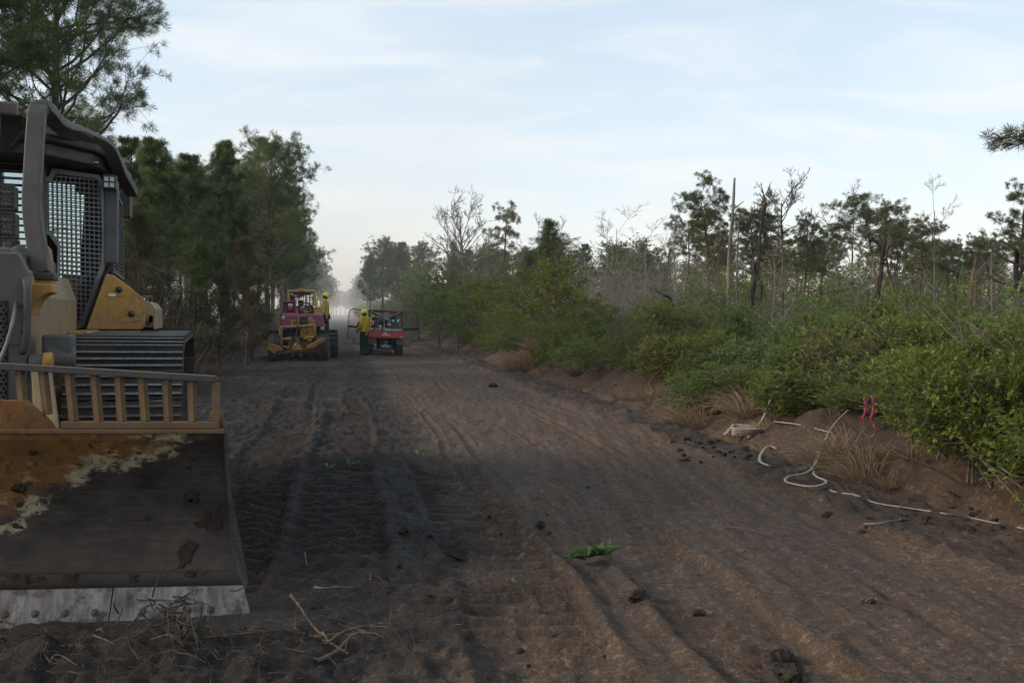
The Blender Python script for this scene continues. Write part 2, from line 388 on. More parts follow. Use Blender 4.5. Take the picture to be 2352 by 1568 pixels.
gm.pbr(c, rg, 0, gm.bump(hgt, 1.0, .022), .25)
gme = np_mesh('ground', np.stack([XX, YY, Z], -1).reshape(-1, 3), F, gm.m, True)
for nme, arr in (('dark', DK), ('bank', BK), ('left', LF)):
    a = gme.attributes.new(nme, 'FLOAT', 'POINT'); a.data.foreach_set('value', arr.astype(np.float32).ravel())
ground = link('ground', gme); ground['kind'] = 'structure'
# ---------------------------------------------------------------- vegetation builders
def leaf_mat(name, cols, trans=.3, scale=1.2, rough=.6, spec=.25):
    """cols: dark, mid, light foliage colours; clumps of each by position, each plant a little different"""
    t = NT(name); a = t.noise(scale, 4, .6); b = t.noise(scale * 7, 3, .6)
    f = t.math('ADD', t.math('MULTIPLY', a, .6), t.math('MULTIPLY', b, .4))
    f = t.math('ADD', f, t.math('MULTIPLY', t.math('SUBTRACT', t.rnd(), .5), .16))
    r = t.n('ShaderNodeValToRGB'); t.l(f, r.inputs[0]); e = r.color_ramp.elements
    e[0].position = .32; e[0].color = (*cols[0], 1); e[1].position = .72; e[1].color = (*cols[2], 1); m = e.new(.52); m.color = (*cols[1], 1)
    p = t.n('ShaderNodeBsdfPrincipled'); t.l(r.outputs[0], p.inputs['Base Color']); p.inputs['Roughness'].default_value = rough; p.inputs['Specular IOR Level'].default_value = spec
    tr = t.n('ShaderNodeBsdfTranslucent'); t.l(r.outputs[0], tr.inputs[0]); mx = t.n('ShaderNodeMixShader'); mx.inputs[0].default_value = trans
    t.l(p.outputs[0], mx.inputs[1]); t.l(tr.outputs[0], mx.inputs[2]); t.l(mx.outputs[0], t.o.inputs[0]); return t.m
def bark_mat(name, a, b, scale=6, char=None):
    t = NT(name); n = t.noise(scale, 6, .65, t.map((1, 1, .22))); c = t.mix(t.ramp(n, .35, .68), a, b)
    if char is not None: c = t.mix(t.ramp(t.noise(.5, 3, .5), .42, .6), c, char)
    t.pbr(c, .95, 0, t.bump(n, .5, .03), .15); return t.m
M_NEEDLE = leaf_mat('pine_needles', ((.050, .082, .030), (.096, .134, .050), (.165, .195, .078)), .55, .8)
M_NEEDLE_R = leaf_mat('pine_needles_olive_sunlit', ((.065, .080, .030), (.118, .134, .050), (.225, .220, .098)), .62, .8)  # olive needles, colour lifted to stand for sunlight on the right-hand wood
M_NEEDLE_Y = leaf_mat('pine_needles_young', ((.046, .072, .022), (.088, .116, .036), (.145, .158, .052)), .4, .8)
M_NEEDLE_O = leaf_mat('pine_needles_scorched', ((.060, .056, .022), (.095, .088, .034), (.140, .108, .048)), .35, .9)
M_NEEDLE_B = leaf_mat('pine_needles_browned', ((.045, .040, .028), (.070, .060, .042), (.095, .078, .050)), .3, .9)
M_LEAF_S = leaf_mat('shrub_leaves', ((.068, .098, .014), (.145, .185, .026), (.235, .270, .046)), .45, 1.6, .45, .35)
M_LEAF_D = leaf_mat('shrub_leaves_olive', ((.066, .080, .018), (.130, .145, .030), (.200, .208, .050)), .45, 1.6, .5, .3)
M_LEAF_L = leaf_mat('young_tree_leaves', ((.075, .120, .030), (.130, .190, .046), (.190, .260, .070)), .45, 1.4, .5, .3)
M_LEAF_G = leaf_mat('bay_leaves', ((.085, .108, .016), (.145, .170, .024), (.215, .225, .038)), .42, 1.3, .5, .3)
M_STRAW = leaf_mat('dry_grass', ((.15, .105, .064), (.27, .20, .13), (.42, .33, .23)), .3, 5, .8, .1)
M_BARK = bark_mat('pine_bark', (.050, .040, .034), (.115, .088, .070))
M_BARK_R = bark_mat('pine_bark_reddish', (.075, .052, .040), (.17, .112, .078), 6, (.028, .025, .024))
M_BARK_K = bark_mat('charred_bark', (.014, .013, .013), (.040, .035, .032))
M_BARK_G = bark_mat('weathered_wood', (.085, .074, .064), (.20, .175, .15), 5)
M_TWIG = bark_mat('bare_twigs', (.070, .062, .054), (.155, .138, .122), 9)
M_TWIG_D = bark_mat('burnt_twigs', (.030, .026, .023), (.085, .070, .058), 9)
M_TWIG_P = bark_mat('pale_twigs', (.12, .112, .102), (.24, .225, .205), 9)

def rotv(v, axis, ang):
    return Matrix.Rotation(ang, 3, axis) @ v
def perp(v):
    a = Vector((0, 0, 1)) if abs(v.z) < .9 else Vector((1, 0, 0)); return v.cross(a).normalized()
def needles(tufts, n, width, rng, spread=1.0, seg=1):
    """tufts: list of (pos, dir, size) -> triangles, one per needle"""
    T = len(tufts)
    P = np.array([t[0][:] for t in tufts]); D = np.array([t[1][:] for t in tufts]); S_ = np.array([t[2] for t in tufts])
    P = np.repeat(P, n, 0); D = np.repeat(D, n, 0); S2 = np.repeat(S_, n)
    k = len(P); R = rng.normal(size=(k, 3)); R /= np.linalg.norm(R, axis=1)[:, None] + 1e-9
    d = D * rng.uniform(.25, 1.15, (k, 1)) + R * spread * .85; d /= np.linalg.norm(d, axis=1)[:, None] + 1e-9
    start = P - D * (S2 * rng.uniform(-.05, .55, k))[:, None]
    ln = (S2 * rng.uniform(.65, 1.1, k))[:, None]
    q = rng.normal(size=(k, 3)); w = np.cross(d, q); w /= np.linalg.norm(w, axis=1)[:, None] + 1e-9
    wd = width * rng.uniform(.7, 1.3, (k, 1))
    mid = start + d * ln * .55
    end = start + d * ln; end[:, 2] -= (ln[:, 0] * rng.uniform(0, .18, k))
    V = np.stack([start, mid + w * wd, end, mid - w * wd], 1).reshape(-1, 3)
    F = np.arange(k * 4).reshape(-1, 4)
    return V, F
def leaves(items, rng, fold=.15):
    """items: arrays pos(k,3) dir(k,3) len(k) -> rhombic leaves, two triangles as one quad each"""
    P, D, Ln = items; k = len(P)
    q = rng.normal(size=(k, 3)) * .55 + np.array([0, 0, 1.0]); w = np.cross(D, q); w /= np.linalg.norm(w, axis=1)[:, None] + 1e-9
    nrm = np.cross(w, D)
    l = Ln[:, None]; wd = l * rng.uniform(.19, .27, (k, 1))
    a = P; m = P + D * l * .48; e = P + D * l - nrm * l * .12
    V = np.stack([a, m + w * wd + nrm * l * fold * .5, e, m - w * wd + nrm * l * fold * .5], 1).reshape(-1, 3)
    return V, np.arange(k * 4).reshape(-1, 4)
class Wood:
    """tubes for trunk and limbs, as numpy"""
    def __init__(s): s.V = []; s.F = []; s.n = 0
    def tube(s, P, R, n=5):
        P = [Vector(p) for p in P]; m = len(P); nrm = None; vs = []
        for i in range(m):
            t = (P[min(i + 1, m - 1)] - P[max(i - 1, 0)]).normalized()
            nrm = perp(t) if nrm is None else (nrm - t * nrm.dot(t)).normalized()
            b = t.cross(nrm)
            for k in range(n):
                a = 2 * math.pi * k / n; vs.append((P[i] + (nrm * math.cos(a) + b * math.sin(a)) * R[i])[:])
        s.V += vs
        for i in range(m - 1):
            for k in range(n): s.F.append((s.n + i * n + k, s.n + i * n + (k + 1) % n, s.n + (i + 1) * n + (k + 1) % n, s.n + (i + 1) * n + k))
        if n > 3: s.F.append((s.n + (m - 1) * n, s.n + (m - 1) * n + 1, s.n + (m - 1) * n + 2, s.n + (m - 1) * n + 3))
        s.n += len(vs)
    def mesh(s, name, mat): return np_mesh(name, s.V, s.F, mat, True)
def wander(rnd, p, d, length, n, jit, up=0.0, droop=0.0):
    P = [Vector(p)]; d = Vector(d).normalized()
    for i in range(n):
        d = (d + Vector((rnd.gauss(0, jit), rnd.gauss(0, jit), rnd.gauss(0, jit) + up - droop))).normalized()
        P.append(P[-1] + d * length / n)
    return P
def make_pine(seed, H, base=.35, R=2.2, shape='cone', tuft=.26, nn=16, nw=.006, branches=60, rtrunk=.14, twig=5, wob=.03, lean=(0, 0), dead=10, top_flat=.0, upcurve=.10):
    """returns (wood, tufts)"""
    rnd = random.Random(seed); W_ = Wood(); T = []
    tp = []; n = 12; q = Vector((0, 0, -.15)); d = Vector((lean[0], lean[1], 1))
    for i in range(n + 1):
        tp.append(q.copy()); d = (d + Vector((rnd.gauss(0, wob), rnd.gauss(0, wob), .05))).normalized(); q = q + d * (H + .15) / n
    rr = [rtrunk * (1.25 if i == 0 else 1) * (1 - .9 * (i / n) ** 1.15) + .012 for i in range(n + 1)]
    W_.tube(tp, rr, 8)
    def tpos(t):
        f = t * n; i = min(int(f), n - 1); return tp[i].lerp(tp[i + 1], f - i), rr[i] * (1 - (f - i)) + rr[i + 1] * (f - i)
    for k in range(branches):
        s = (k + rnd.random()) / branches; t = base + (1 - base) * s ** .9 * .985
        if shape == 'cone': L = R * (1.02 - .86 * s ** 1.1) * min(1, .55 + 1.8 * s)
        elif shape == 'dome': L = R * math.sqrt(max(.06, 1 - (max(0, s - .35) / .68) ** 2)) * min(1, .6 + 1.4 * s)
        elif shape == 'flat': L = R * (.45 + .75 * s) * (1 if s < .93 else .6)
        else: L = R * (.5 + .6 * rnd.random()) * (1 - .5 * s)
        L *= rnd.uniform(.62, 1.18); p, r0 = tpos(t); a = k * 2.399 + rnd.gauss(0, .5)
        el_ = rnd.gauss(.12 + .75 * s * (1 - top_flat), .18); d = Vector((math.cos(a) * math.cos(el_), math.sin(a) * math.cos(el_), math.sin(el_)))
        P = wander(rnd, p, d, L, 6, .13, upcurve)
        W_.tube(P, [max(.006, min(r0 * .55, .016 + L * .013) * (1 - .85 * i / 6)) for i in range(7)], 4)
        nt_ = max(2, int(twig * (.5 + L / R)))
        for j in range(nt_):
            f = rnd.uniform(.30, 1.0) ** .8 * 6; i = min(int(f), 5); b = P[i].lerp(P[i + 1], f - i); dd = (P[i + 1] - P[i]).normalized()
            sd = (dd * .7 + Vector((rnd.gauss(0, .65), rnd.gauss(0, .65), rnd.gauss(.25, .4)))).normalized()
            tl = rnd.uniform(.18, .5) * (.5 + .5 * L); e = b + sd * tl
            W_.tube([b, b.lerp(e, .5) + Vector((0, 0, .02)), e], [.008, .006, .004], 3)
            T.append((e, (sd + Vector((0, 0, .45))).normalized(), tuft * rnd.uniform(.75, 1.2)))
            for _ in range(1 + (rnd.random() < .7)):
                s2 = (sd + Vector((rnd.gauss(0, .7), rnd.gauss(0, .7), rnd.gauss(.2, .5)))).normalized(); e2 = b.lerp(e, rnd.uniform(.4, .9)) + s2 * tl * .45
                T.append((e2, (s2 + Vector((0, 0, .4))).normalized(), tuft * rnd.uniform(.7, 1.1)))
        T.append((P[-1], ((P[-1] - P[-2]).normalized() + Vector((0, 0, .3))).normalized(), tuft * 1.1))
    for k in range(4): T.append((tp[-1] + Vector((rnd.gauss(0, .06), rnd.gauss(0, .06), rnd.uniform(-.15, .1))), Vector((rnd.gauss(0, .2), rnd.gauss(0, .2), 1)).normalized(), tuft * 1.15))
    for k in range(dead):
        t = rnd.uniform(.12, base + .12); p, r0 = tpos(t); a = rnd.uniform(0, 6.28)
        P = wander(rnd, p, (math.cos(a), math.sin(a), rnd.uniform(-.25, .3)), R * rnd.uniform(.25, .75), 5, .18)
        W_.tube(P, [.016 * (1 - .8 * i / 5) for i in range(6)], 3)
        if rnd.random() < .6:
            W_.tube(wander(rnd, P[3], Vector((rnd.gauss(0, 1), rnd.gauss(0, 1), rnd.gauss(0, .6))), R * .2, 3, .2), [.007, .006, .004, .003], 3)
    return W_, T
def make_dead(seed, H, spread=.5, r=.14, levels=4, fork=.5, jit=.16, n0=9, curl=.0, density=1.0, lean=(0, 0), clear=.35, minr=.006, hug=1.0):
    rnd = random.Random(seed); W_ = Wood()
    def grow(p, d, L, r, lv):
        n = max(3, int(n0 * (.55 ** lv)) + 2); P = wander(rnd, p, d, L, n, jit * (.22 if lv == 0 else 1 + .25 * lv), .05)
        W_.tube(P, [max(minr, r * (1 - (.72 if lv == 0 else .8) * i / n)) for i in range(n + 1)], 7 if lv == 0 else (5 if lv == 1 else 3))
        if lv >= levels: return
        kids = int((7 if lv == 0 else 5) * density + rnd.random())
        for k in range(kids):
            f = (clear + (1 - clear) * (k + rnd.random()) / kids) if lv == 0 else rnd.uniform(.25, 1.0)
            f *= n; i = min(int(f), n - 1); b = P[i].lerp(P[i + 1], f - i); dd = (P[i + 1] - P[i]).normalized()
            sd = (dd * rnd.uniform(.5, 1.0) * (hug if lv == 0 else 1) + Vector((rnd.gauss(0, .75), rnd.gauss(0, .75), rnd.gauss(.12, .35)))).normalized()
            rr = max(minr, r * (1 - .7 * i / n) * .55)
            grow(b, sd, L * spread * rnd.uniform(.6, 1.1) * (1.15 - .5 * (i / n) if lv == 0 else .9), rr, lv + 1)
    grow(Vector((0, 0, -.15)), Vector((lean[0], lean[1], 1)), H, r, 0)
    return W_
def make_round_dead(seed, H, R, r=.17, limbs=13, clear=.40, minr=.016):
    """leafless tree with a round head of rising limbs and fine twigs"""
    rnd = random.Random(seed); W_ = Wood(); tp = wander(rnd, (0, 0, -.15), (0, 0, 1), H * .86, 10, .03, .05); W_.tube(tp, [r * (1 - .72 * i / 10) for i in range(11)], 8)
    def br(p, d, L, rr, lv):
        n = 6 - lv; P = wander(rnd, p, d, L, n, .10 + .05 * lv, .05); W_.tube(P, [max(minr * (1, .85, .7, .6)[lv], rr * (1 - .75 * i / n)) for i in range(n + 1)], 5 if lv == 0 else 3)
        if lv >= 3: return
        for k in range((7, 5, 3)[lv]):
            f = rnd.uniform(.3, 1.0) * n; i = min(int(f), n - 1); b = P[i].lerp(P[i + 1], f - i); dd = (P[i + 1] - P[i]).normalized()
            br(b, (dd * .8 + Vector((rnd.gauss(0, .55), rnd.gauss(0, .55), rnd.gauss(.22, .35)))).normalized(), L * rnd.uniform(.32, .55), rr * .5, lv + 1)
    for k in range(limbs):
        s = (k + .5) / limbs; t = clear + (1 - clear) * s * .96; f = t * 10; i = min(int(f), 9); p = tp[i].lerp(tp[i + 1], f - i); a = k * 2.399 + rnd.gauss(0, .3); e = .12 + 1.0 * s
        L = R * (1.0 - .25 * s) * rnd.uniform(.85, 1.15); br(p, Vector((math.cos(a) * math.cos(e), math.sin(a) * math.cos(e), math.sin(e))), L, r * .42 * (1 - .45 * s), 0)
    return W_
def make_leafy(seed, H, R, base=.25, n_br=26, sprigs=9, leaf=.09, per=9, r=.05, shape='oval', jit=.12):
    """small broadleaf tree: wood and leaf arrays"""
    rnd = random.Random(seed); rng = np.random.default_rng(seed); W_ = Wood(); P_ = []; D_ = []; Ls = []
    tp = wander(rnd, (0, 0, -.1), (rnd.gauss(0, .05), rnd.gauss(0, .05), 1), H * .97, 9, .06, .06)
    W_.tube(tp, [r * (1 - .85 * i / 9) + .006 for i in range(10)], 6)
    for k in range(n_br):
        s = (k + rnd.random()) / n_br; t = base + (1 - base) * s * .97; f = t * 9; i = min(int(f), 8); p = tp[i].lerp(tp[i + 1], f - i)
        prof = math.sqrt(max(.05, 1 - ((s - .38) / .66) ** 2)) if shape == 'oval' else (1.1 - .85 * s)
        L = R * prof * rnd.uniform(.65, 1.15); a = k * 2.399 + rnd.gauss(0, .4); e = rnd.gauss(.45, .2)
        B = wander(rnd, p, (math.cos(a) * math.cos(e), math.sin(a) * math.cos(e), math.sin(e)), L, 5, jit, .02)
        W_.tube(B, [max(.004, r * .35 * (1 - .8 * q / 5)) for q in range(6)], 4)
        for j in range(sprigs):
            f = rnd.uniform(.25, 1.0) * 5; i = min(int(f), 4); b = B[i].lerp(B[i + 1], f - i)
            d = ((B[i + 1] - B[i]).normalized() * .5 + Vector((rnd.gauss(0, .7), rnd.gauss(0, .7), rnd.gauss(.25, .5)))).normalized()
            tl = rnd.uniform(.4, 1.0) * leaf * 4.5
            W_.tube([b, b + d * tl], [.004, .002], 3)
            for q in range(per):
                c = b + d * tl * (q + .5) / per; dd = (d * .6 + Vector((rnd.gauss(0, .8), rnd.gauss(0, .8), rnd.gauss(.1, .6)))).normalized()
                P_.append(c[:]); D_.append(dd[:]); Ls.append(leaf * rnd.uniform(.6, 1.2))
    return W_, (np.array(P_), np.array(D_), np.array(Ls)), rng
def make_shrub(seed, R, H, sprigs=420, leaf=.05, per=10, stems=14, flat=.0):
    rnd = random.Random(seed); rng = np.random.default_rng(seed); W_ = Wood(); P_ = []; D_ = []; Ls = []
    lob = [(rnd.uniform(0, 6.28), rnd.uniform(.15, .75) * R, rnd.uniform(.5, .95) * H, rnd.uniform(.32, .55) * R) for _ in range(9)]
    for k in range(stems):
        a = rnd.uniform(0, 6.28); e = rnd.uniform(.6, 1.35)
        B = wander(rnd, (rnd.gauss(0, R * .25), rnd.gauss(0, R * .25), -.08), (math.cos(a) * math.cos(e), math.sin(a) * math.cos(e), math.sin(e)), H * rnd.uniform(.7, 1.15), 5, .12, .03)
        W_.tube(B, [.014, .012, .010, .007, .005, .003], 4)
    for k in range(sprigs):
        a, rr, hh, lr = rnd.choice(lob)
        c = Vector((math.cos(a) * rr, math.sin(a) * rr, hh * .62))
        v = Vector((rnd.gauss(0, 1), rnd.gauss(0, 1), rnd.gauss(.25, 1))).normalized()
        b = c + Vector((v.x * lr, v.y * lr, v.z * hh * .38)) * rnd.uniform(.55, 1.0) ** .4
        if b.z < .04: b.z = rnd.uniform(.03, .25)
        d = (v * .8 + Vector((rnd.gauss(0, .5), rnd.gauss(0, .5), rnd.gauss(.30, .4)))).normalized(); tl = rnd.uniform(.6, 1.2) * leaf * 2.9
        W_.tube([b - d * tl * .5, b + d * tl], [.003, .0015], 3)
        for q in range(per):
            cpt = b + d * tl * (q + .3) / per; dd = (d * .7 + Vector((rnd.gauss(0, .75), rnd.gauss(0, .75), rnd.gauss(.1, .6)))).normalized()
            P_.append(cpt[:]); D_.append(dd[:]); Ls.append(leaf * rnd.uniform(.6, 1.25) * (.65 if q > per * .75 else 1))
    return W_, (np.array(P_), np.array(D_), np.array(Ls)), rng
def make_grass(seed, R, H, blades, w=.006, lean=(0, 0), mat=None):
    rng = np.random.default_rng(seed); k = blades
    a = rng.uniform(0, 6.28, k); r = R * np.sqrt(rng.uniform(0, 1, k)); b = np.stack([r * np.cos(a), r * np.sin(a), np.full(k, -.03)], 1)
    d = np.stack([np.cos(a) * .45 + lean[0], np.sin(a) * .45 + lean[1], np.ones(k)], 1) + rng.normal(size=(k, 3)) * .28
    d /= np.linalg.norm(d, axis=1)[:, None]; L = (H * rng.uniform(.45, 1.1, k))[:, None]
    w_ = np.cross(d, rng.normal(size=(k, 3))); w_ /= np.linalg.norm(w_, axis=1)[:, None]; w_ *= w
    dr = np.stack([d[:, 0], d[:, 1], np.zeros(k)], 1) * L * .35
    m1 = b + d * L * .5; tip = b + d * L + dr; tip[:, 2] -= L[:, 0] * rng.uniform(.05, .45, k)
    m2 = (m1 + tip) / 2 + np.stack([np.zeros(k), np.zeros(k), L[:, 0] * .06], 1)
    V = np.stack([b - w_, b + w_, m1 + w_ * .9, m1 - w_ * .9, m2 + w_ * .6, m2 - w_ * .6, tip, tip], 1)[:, :7].reshape(-1, 3)
    i = np.arange(k)[:, None] * 7
    F = np.concatenate([i + np.array([[0, 1, 2, 3]]), i + np.array([[3, 2, 4, 5]]), i + np.array([[5, 4, 6, 6]])], 0)
    F3 = np.concatenate([i + np.array([[0, 1, 2]]), i + np.array([[0, 2, 3]]), i + np.array([[3, 2, 4]]), i + np.array([[3, 4, 5]]), i + np.array([[5, 4, 6]])], 0)
    return V, F3
def make_brush(seed, R, H, n, up=.8, r=.006, fork=3, base_r=None):
    """thin bare stems"""
    rnd = random.Random(seed); W_ = Wood()
    for k in range(n):
        a = rnd.uniform(0, 6.28); rr = R * math.sqrt(rnd.random()); d = Vector((rnd.gauss(0, .4), rnd.gauss(0, .4), up))
        L = H * rnd.uniform(.4, 1.1); P = wander(rnd, (rr * math.cos(a), rr * math.sin(a), -.08), d, L, 5, .13, .02)
        W_.tube(P, [r * (1 - .75 * i / 5) for i in range(6)], 3)
        for j in range(fork):
            f = rnd.uniform(1, 5); i = min(int(f), 4); b = P[i].lerp(P[i + 1], f - i)
            W_.tube(wander(rnd, b, Vector((rnd.gauss(0, .8), rnd.gauss(0, .8), rnd.gauss(.6, .5))), L * rnd.uniform(.15, .4), 3, .18), [r * .55, r * .45, r * .35, r * .2], 3)
    return W_

class Kind:
    """one kind of plant: shared meshes, copied as individuals"""
    def __init__(s, name, cat, parts): s.name = name; s.cat = cat; s.parts = parts
    def put(s, x, y, label, group=None, scale=1.0, rz=0.0, z=None, tilt=(0, 0), sz=None, mats=None, sink=0.0):
        o = empty(s.name, (x, y, (gz(x, y) if z is None else z) - sink), (tilt[0], tilt[1], rz)); o.scale = (scale, scale, scale * (sz or 1))
        tag(o, label, s.cat, group)
        for pn, me in s.parts:
            c = link(pn, me, o)
            if mats and pn in mats:
                c.material_slots[0].link = 'OBJECT'; c.material_slots[0].material = mats[pn]
        return o
def pine_kind(name, seed, H, mat=None, bark=None, nn=16, nw=.006, **kw):
    W_, T = make_pine(seed, H, **kw); rng = np.random.default_rng(seed)
    V, F_ = needles(T, nn, nw, rng)
    return Kind(name, 'pine tree', [('trunk', W_.mesh('trunk', bark or M_BARK)), ('crown', np_mesh('crown', V, F_, mat or M_NEEDLE))])
def dead_kind(name, seed, H, mat=None, **kw):
    return Kind(name, 'dead tree', [('trunk', make_dead(seed, H, **kw).mesh('trunk', mat or M_BARK_G))])
def leafy_kind(name, seed, H, R, mat, bark=None, cat='young tree', **kw):
    W_, it, rng = make_leafy(seed, H, R, **kw); V, F_ = leaves(it, rng)
    return Kind(name, cat, [('trunk', W_.mesh('trunk', bark or M_TWIG)), ('crown', np_mesh('crown', V, F_, mat))])
def shrub_kind(name, seed, R, H, mat, **kw):
    W_, it, rng = make_shrub(seed, R, H, **kw); V, F_ = leaves(it, rng)
    return Kind(name, 'shrub', [('stems', W_.mesh('stems', M_TWIG)), ('foliage', np_mesh('foliage', V, F_, mat))])
# ---------------------------------------------------------------- the woods on both sides of the road
K_BIG = pine_kind('pine_tree', 3, 15.5, nn=42, nw=.0062, base=.26, R=3.7, shape='dome', tuft=.29, branches=92, rtrunk=.20, twig=14, dead=12, wob=.02)
K_P = [pine_kind('pine_tree', 11, 11.0, nn=22, nw=.0105, base=.42, R=2.7, shape='cone', tuft=.30, branches=62, rtrunk=.15, twig=10, dead=16),
       pine_kind('pine_tree', 12, 11.0, nn=22, nw=.0105, base=.50, R=3.0, shape='dome', tuft=.30, branches=60, rtrunk=.15, twig=10, dead=14),
       pine_kind('pine_tree', 13, 11.0, nn=22, nw=.0105, base=.38, R=2.5, shape='cone', tuft=.30, branches=64, rtrunk=.13, twig=10, dead=10, wob=.045),
       pine_kind('pine_tree', 14, 11.0, nn=22, nw=.0105, base=.30, R=3.1, shape='dome', tuft=.30, branches=76, rtrunk=.17, twig=10, dead=8)]
K_FLAT = [pine_kind('pine_tree', 21, 9.0, nn=24, nw=.0095, bark=M_BARK_R, mat=M_NEEDLE_R, base=.76, R=1.7, shape='flat', tuft=.26, branches=22, rtrunk=.11, twig=9, top_flat=.75, upcurve=.03, wob=.06, dead=8),
          pine_kind('pine_tree', 22, 9.0, nn=24, nw=.0095, bark=M_BARK_R, mat=M_NEEDLE_R, base=.66, R=2.2, shape='dome', tuft=.27, branches=26, rtrunk=.13, twig=9, top_flat=.7, upcurve=.03, wob=.06, dead=10),
          pine_kind('pine_tree', 23, 9.0, nn=24, nw=.0095, bark=M_BARK_R, mat=M_NEEDLE_R, base=.54, R=2.1, shape='ragged', tuft=.27, branches=24, rtrunk=.12, twig=9, top_flat=.7, upcurve=.03, wob=.07, dead=12),
          pine_kind('pine_tree', 24, 9.0, nn=24, nw=.0095, bark=M_BARK_R, mat=M_NEEDLE_R, base=.66, R=2.5, shape='dome', tuft=.28, branches=28, rtrunk=.13, twig=9, top_flat=.7, upcurve=.03, wob=.05, dead=8)]
K_YOUNG = [pine_kind('young_pine', 31, 3.4, mat=M_NEEDLE_Y, nn=26, nw=.006, base=.08, R=1.25, shape='cone', tuft=.30, branches=40, rtrunk=.05, twig=3, dead=0, upcurve=.22),
           pine_kind('young_pine', 32, 5.4, mat=M_NEEDLE_Y, nn=24, nw=.007, base=.12, R=1.9, shape='cone', tuft=.32, branches=48, rtrunk=.08, twig=4, dead=2, upcurve=.22)]
K_DEAD = [dead_kind('dead_tree', 47, 9.0, M_BARK, spread=.44, r=.17, levels=4, jit=.09, density=1.45, clear=.42, minr=.010, hug=.45),
          dead_kind('dead_tree', 42, 9.0, M_BARK_R, spread=.34, r=.13, levels=4, jit=.09, density=1.25, clear=.45, minr=.009, hug=.6),
          dead_kind('bare_tree', 43, 6.0, M_TWIG, spread=.40, r=.06, levels=3, jit=.10, density=1.2, clear=.2, minr=.007),
          dead_kind('bare_tree', 44, 6.0, M_TWIG_P, spread=.48, r=.05, levels=3, jit=.07, density=1.2, clear=.12, minr=.007)]
K_ROUND = Kind('dead_tree', 'dead tree', [('trunk', make_round_dead(5, 9.0, 3.1).mesh('trunk', M_BARK))])
K_FAN = Kind('dead_tree', 'dead tree', [('trunk', make_round_dead(8, 9.0, 2.0, .12, 11, .55).mesh('trunk', M_BARK_R))])
K_LEAF = [leafy_kind('young_tree', 51, 4.6, 1.0, M_LEAF_L, n_br=26, sprigs=8, leaf=.13, per=8),
          leafy_kind('young_tree', 52, 4.2, 1.3, M_LEAF_L, n_br=30, sprigs=9, leaf=.12, per=8),
          leafy_kind('bay_tree', 53, 3.4, 1.9, M_LEAF_G, n_br=46, sprigs=14, leaf=.11, per=9, base=.06, r=.06),
          leafy_kind('young_tree', 54, 3.8, 1.5, M_LEAF_S, n_br=36, sprigs=11, leaf=.11, per=9, base=.10)]
K_SHRUB = [shrub_kind('shrub', 61, .85, 1.25, M_LEAF_S, sprigs=620, leaf=.074, per=10),
           shrub_kind('shrub', 62, .80, 1.10, M_LEAF_S, sprigs=600, leaf=.070, per=10),
           shrub_kind('shrub', 63, .95, 1.45, M_LEAF_D, sprigs=600, leaf=.066, per=10),
           shrub_kind('shrub', 64, .70, 1.70, M_LEAF_D, sprigs=480, leaf=.070, per=9)]
K_SHRUBF = [shrub_kind('shrub', 65, 1.2, 1.5, M_LEAF_S, sprigs=330, leaf=.095, per=8),
            shrub_kind('shrub', 66, 1.1, 1.7, M_LEAF_D, sprigs=330, leaf=.095, per=8),
            shrub_kind('shrub', 67, 1.1, 1.3, M_LEAF_L, sprigs=260, leaf=.10, per=7)]
def grass_kind(seed, R, H, n, w, lean=(0, 0), mat=None):
    V, F_ = make_grass(seed, R, H, n, w, lean); return Kind('dry_grass_tuft', 'grass', [('blades', np_mesh('blades', V, F_, mat or M_STRAW))])
K_GRASS = [grass_kind(71, .24, .85, 190, .0060, (-.55, -.2)), grass_kind(72, .42, 1.0, 300, .0095, (-.2, -.3)), grass_kind(73, .22, .42, 120, .0050, (-.55, -.1))]
K_BRUSH = [Kind('burnt_brush', 'brush', [('stems', make_brush(81, 1.3, 1.7, 70, r=.009).mesh('stems', M_TWIG_D))]),
           Kind('bare_brush', 'brush', [('stems', make_brush(82, 1.2, 2.2, 60, r=.009).mesh('stems', M_TWIG))]),
           Kind('bare_brush', 'brush', [('stems', make_brush(83, 1.2, 3.4, 46, up=1.3, r=.011, fork=4).mesh('stems', M_TWIG_P))]),
           Kind('burnt_brush', 'brush', [('stems', make_brush(84, 1.0, .9, 90, up=.5, r=.006).mesh('stems', M_TWIG_D))])]
rv = random.Random(5)
def xz(px, top, Y):
    p = at(px, top, Y); return p.x, p.z
def put_px(K, H0, px, top, Y, label, group=None, rz=None, wide=1.0, mats=None, tilt=(0, 0)):
    x, z = xz(px, top, Y); g = gz(x, Y); s = (z - g) / H0
    return K.put(x, Y, label, group, s * wide, rv.uniform(0, 6.28) if rz is None else rz, g, tilt, 1 / wide, mats)

# --- left side
put_px(K_BIG, 15.5, 118, -260, 21.0, 'tall pine with an open crown rising behind the bulldozer cab', rz=.7)
put_px(K_P[1], 11.0, -60, -60, 17.5, 'pine at the picture edge, half hidden behind the bulldozer roof', rz=2.2)
left_named = [
    (K_P[2], 352, 335, 27, 'slim pine directly above the bulldozer fender', None), (K_P[0], 300, 330, 33, 'pine showing just past the bulldozer sweep', None),
    (K_P[0], 436, 368, 36, 'pine standing between the bulldozer and the twin-topped pine', None), (K_P[2], 508, 338, 41, 'pine with a twin spiky top in the roadside stand', None),
    (K_P[3], 612, 352, 46, 'broad domed pine at the front of the roadside stand', None), (K_P[1], 560, 402, 52, 'pine tucked behind the broad domed pine', None),
    (K_P[3], 655, 452, 56, 'pine leaning its limbs out over the road above the plow tractor', None)]
for k, px, top, Y, lab, m in left_named: put_px(k, 11.0, px, top, Y, lab, 'pines of the roadside stand', mats=m)
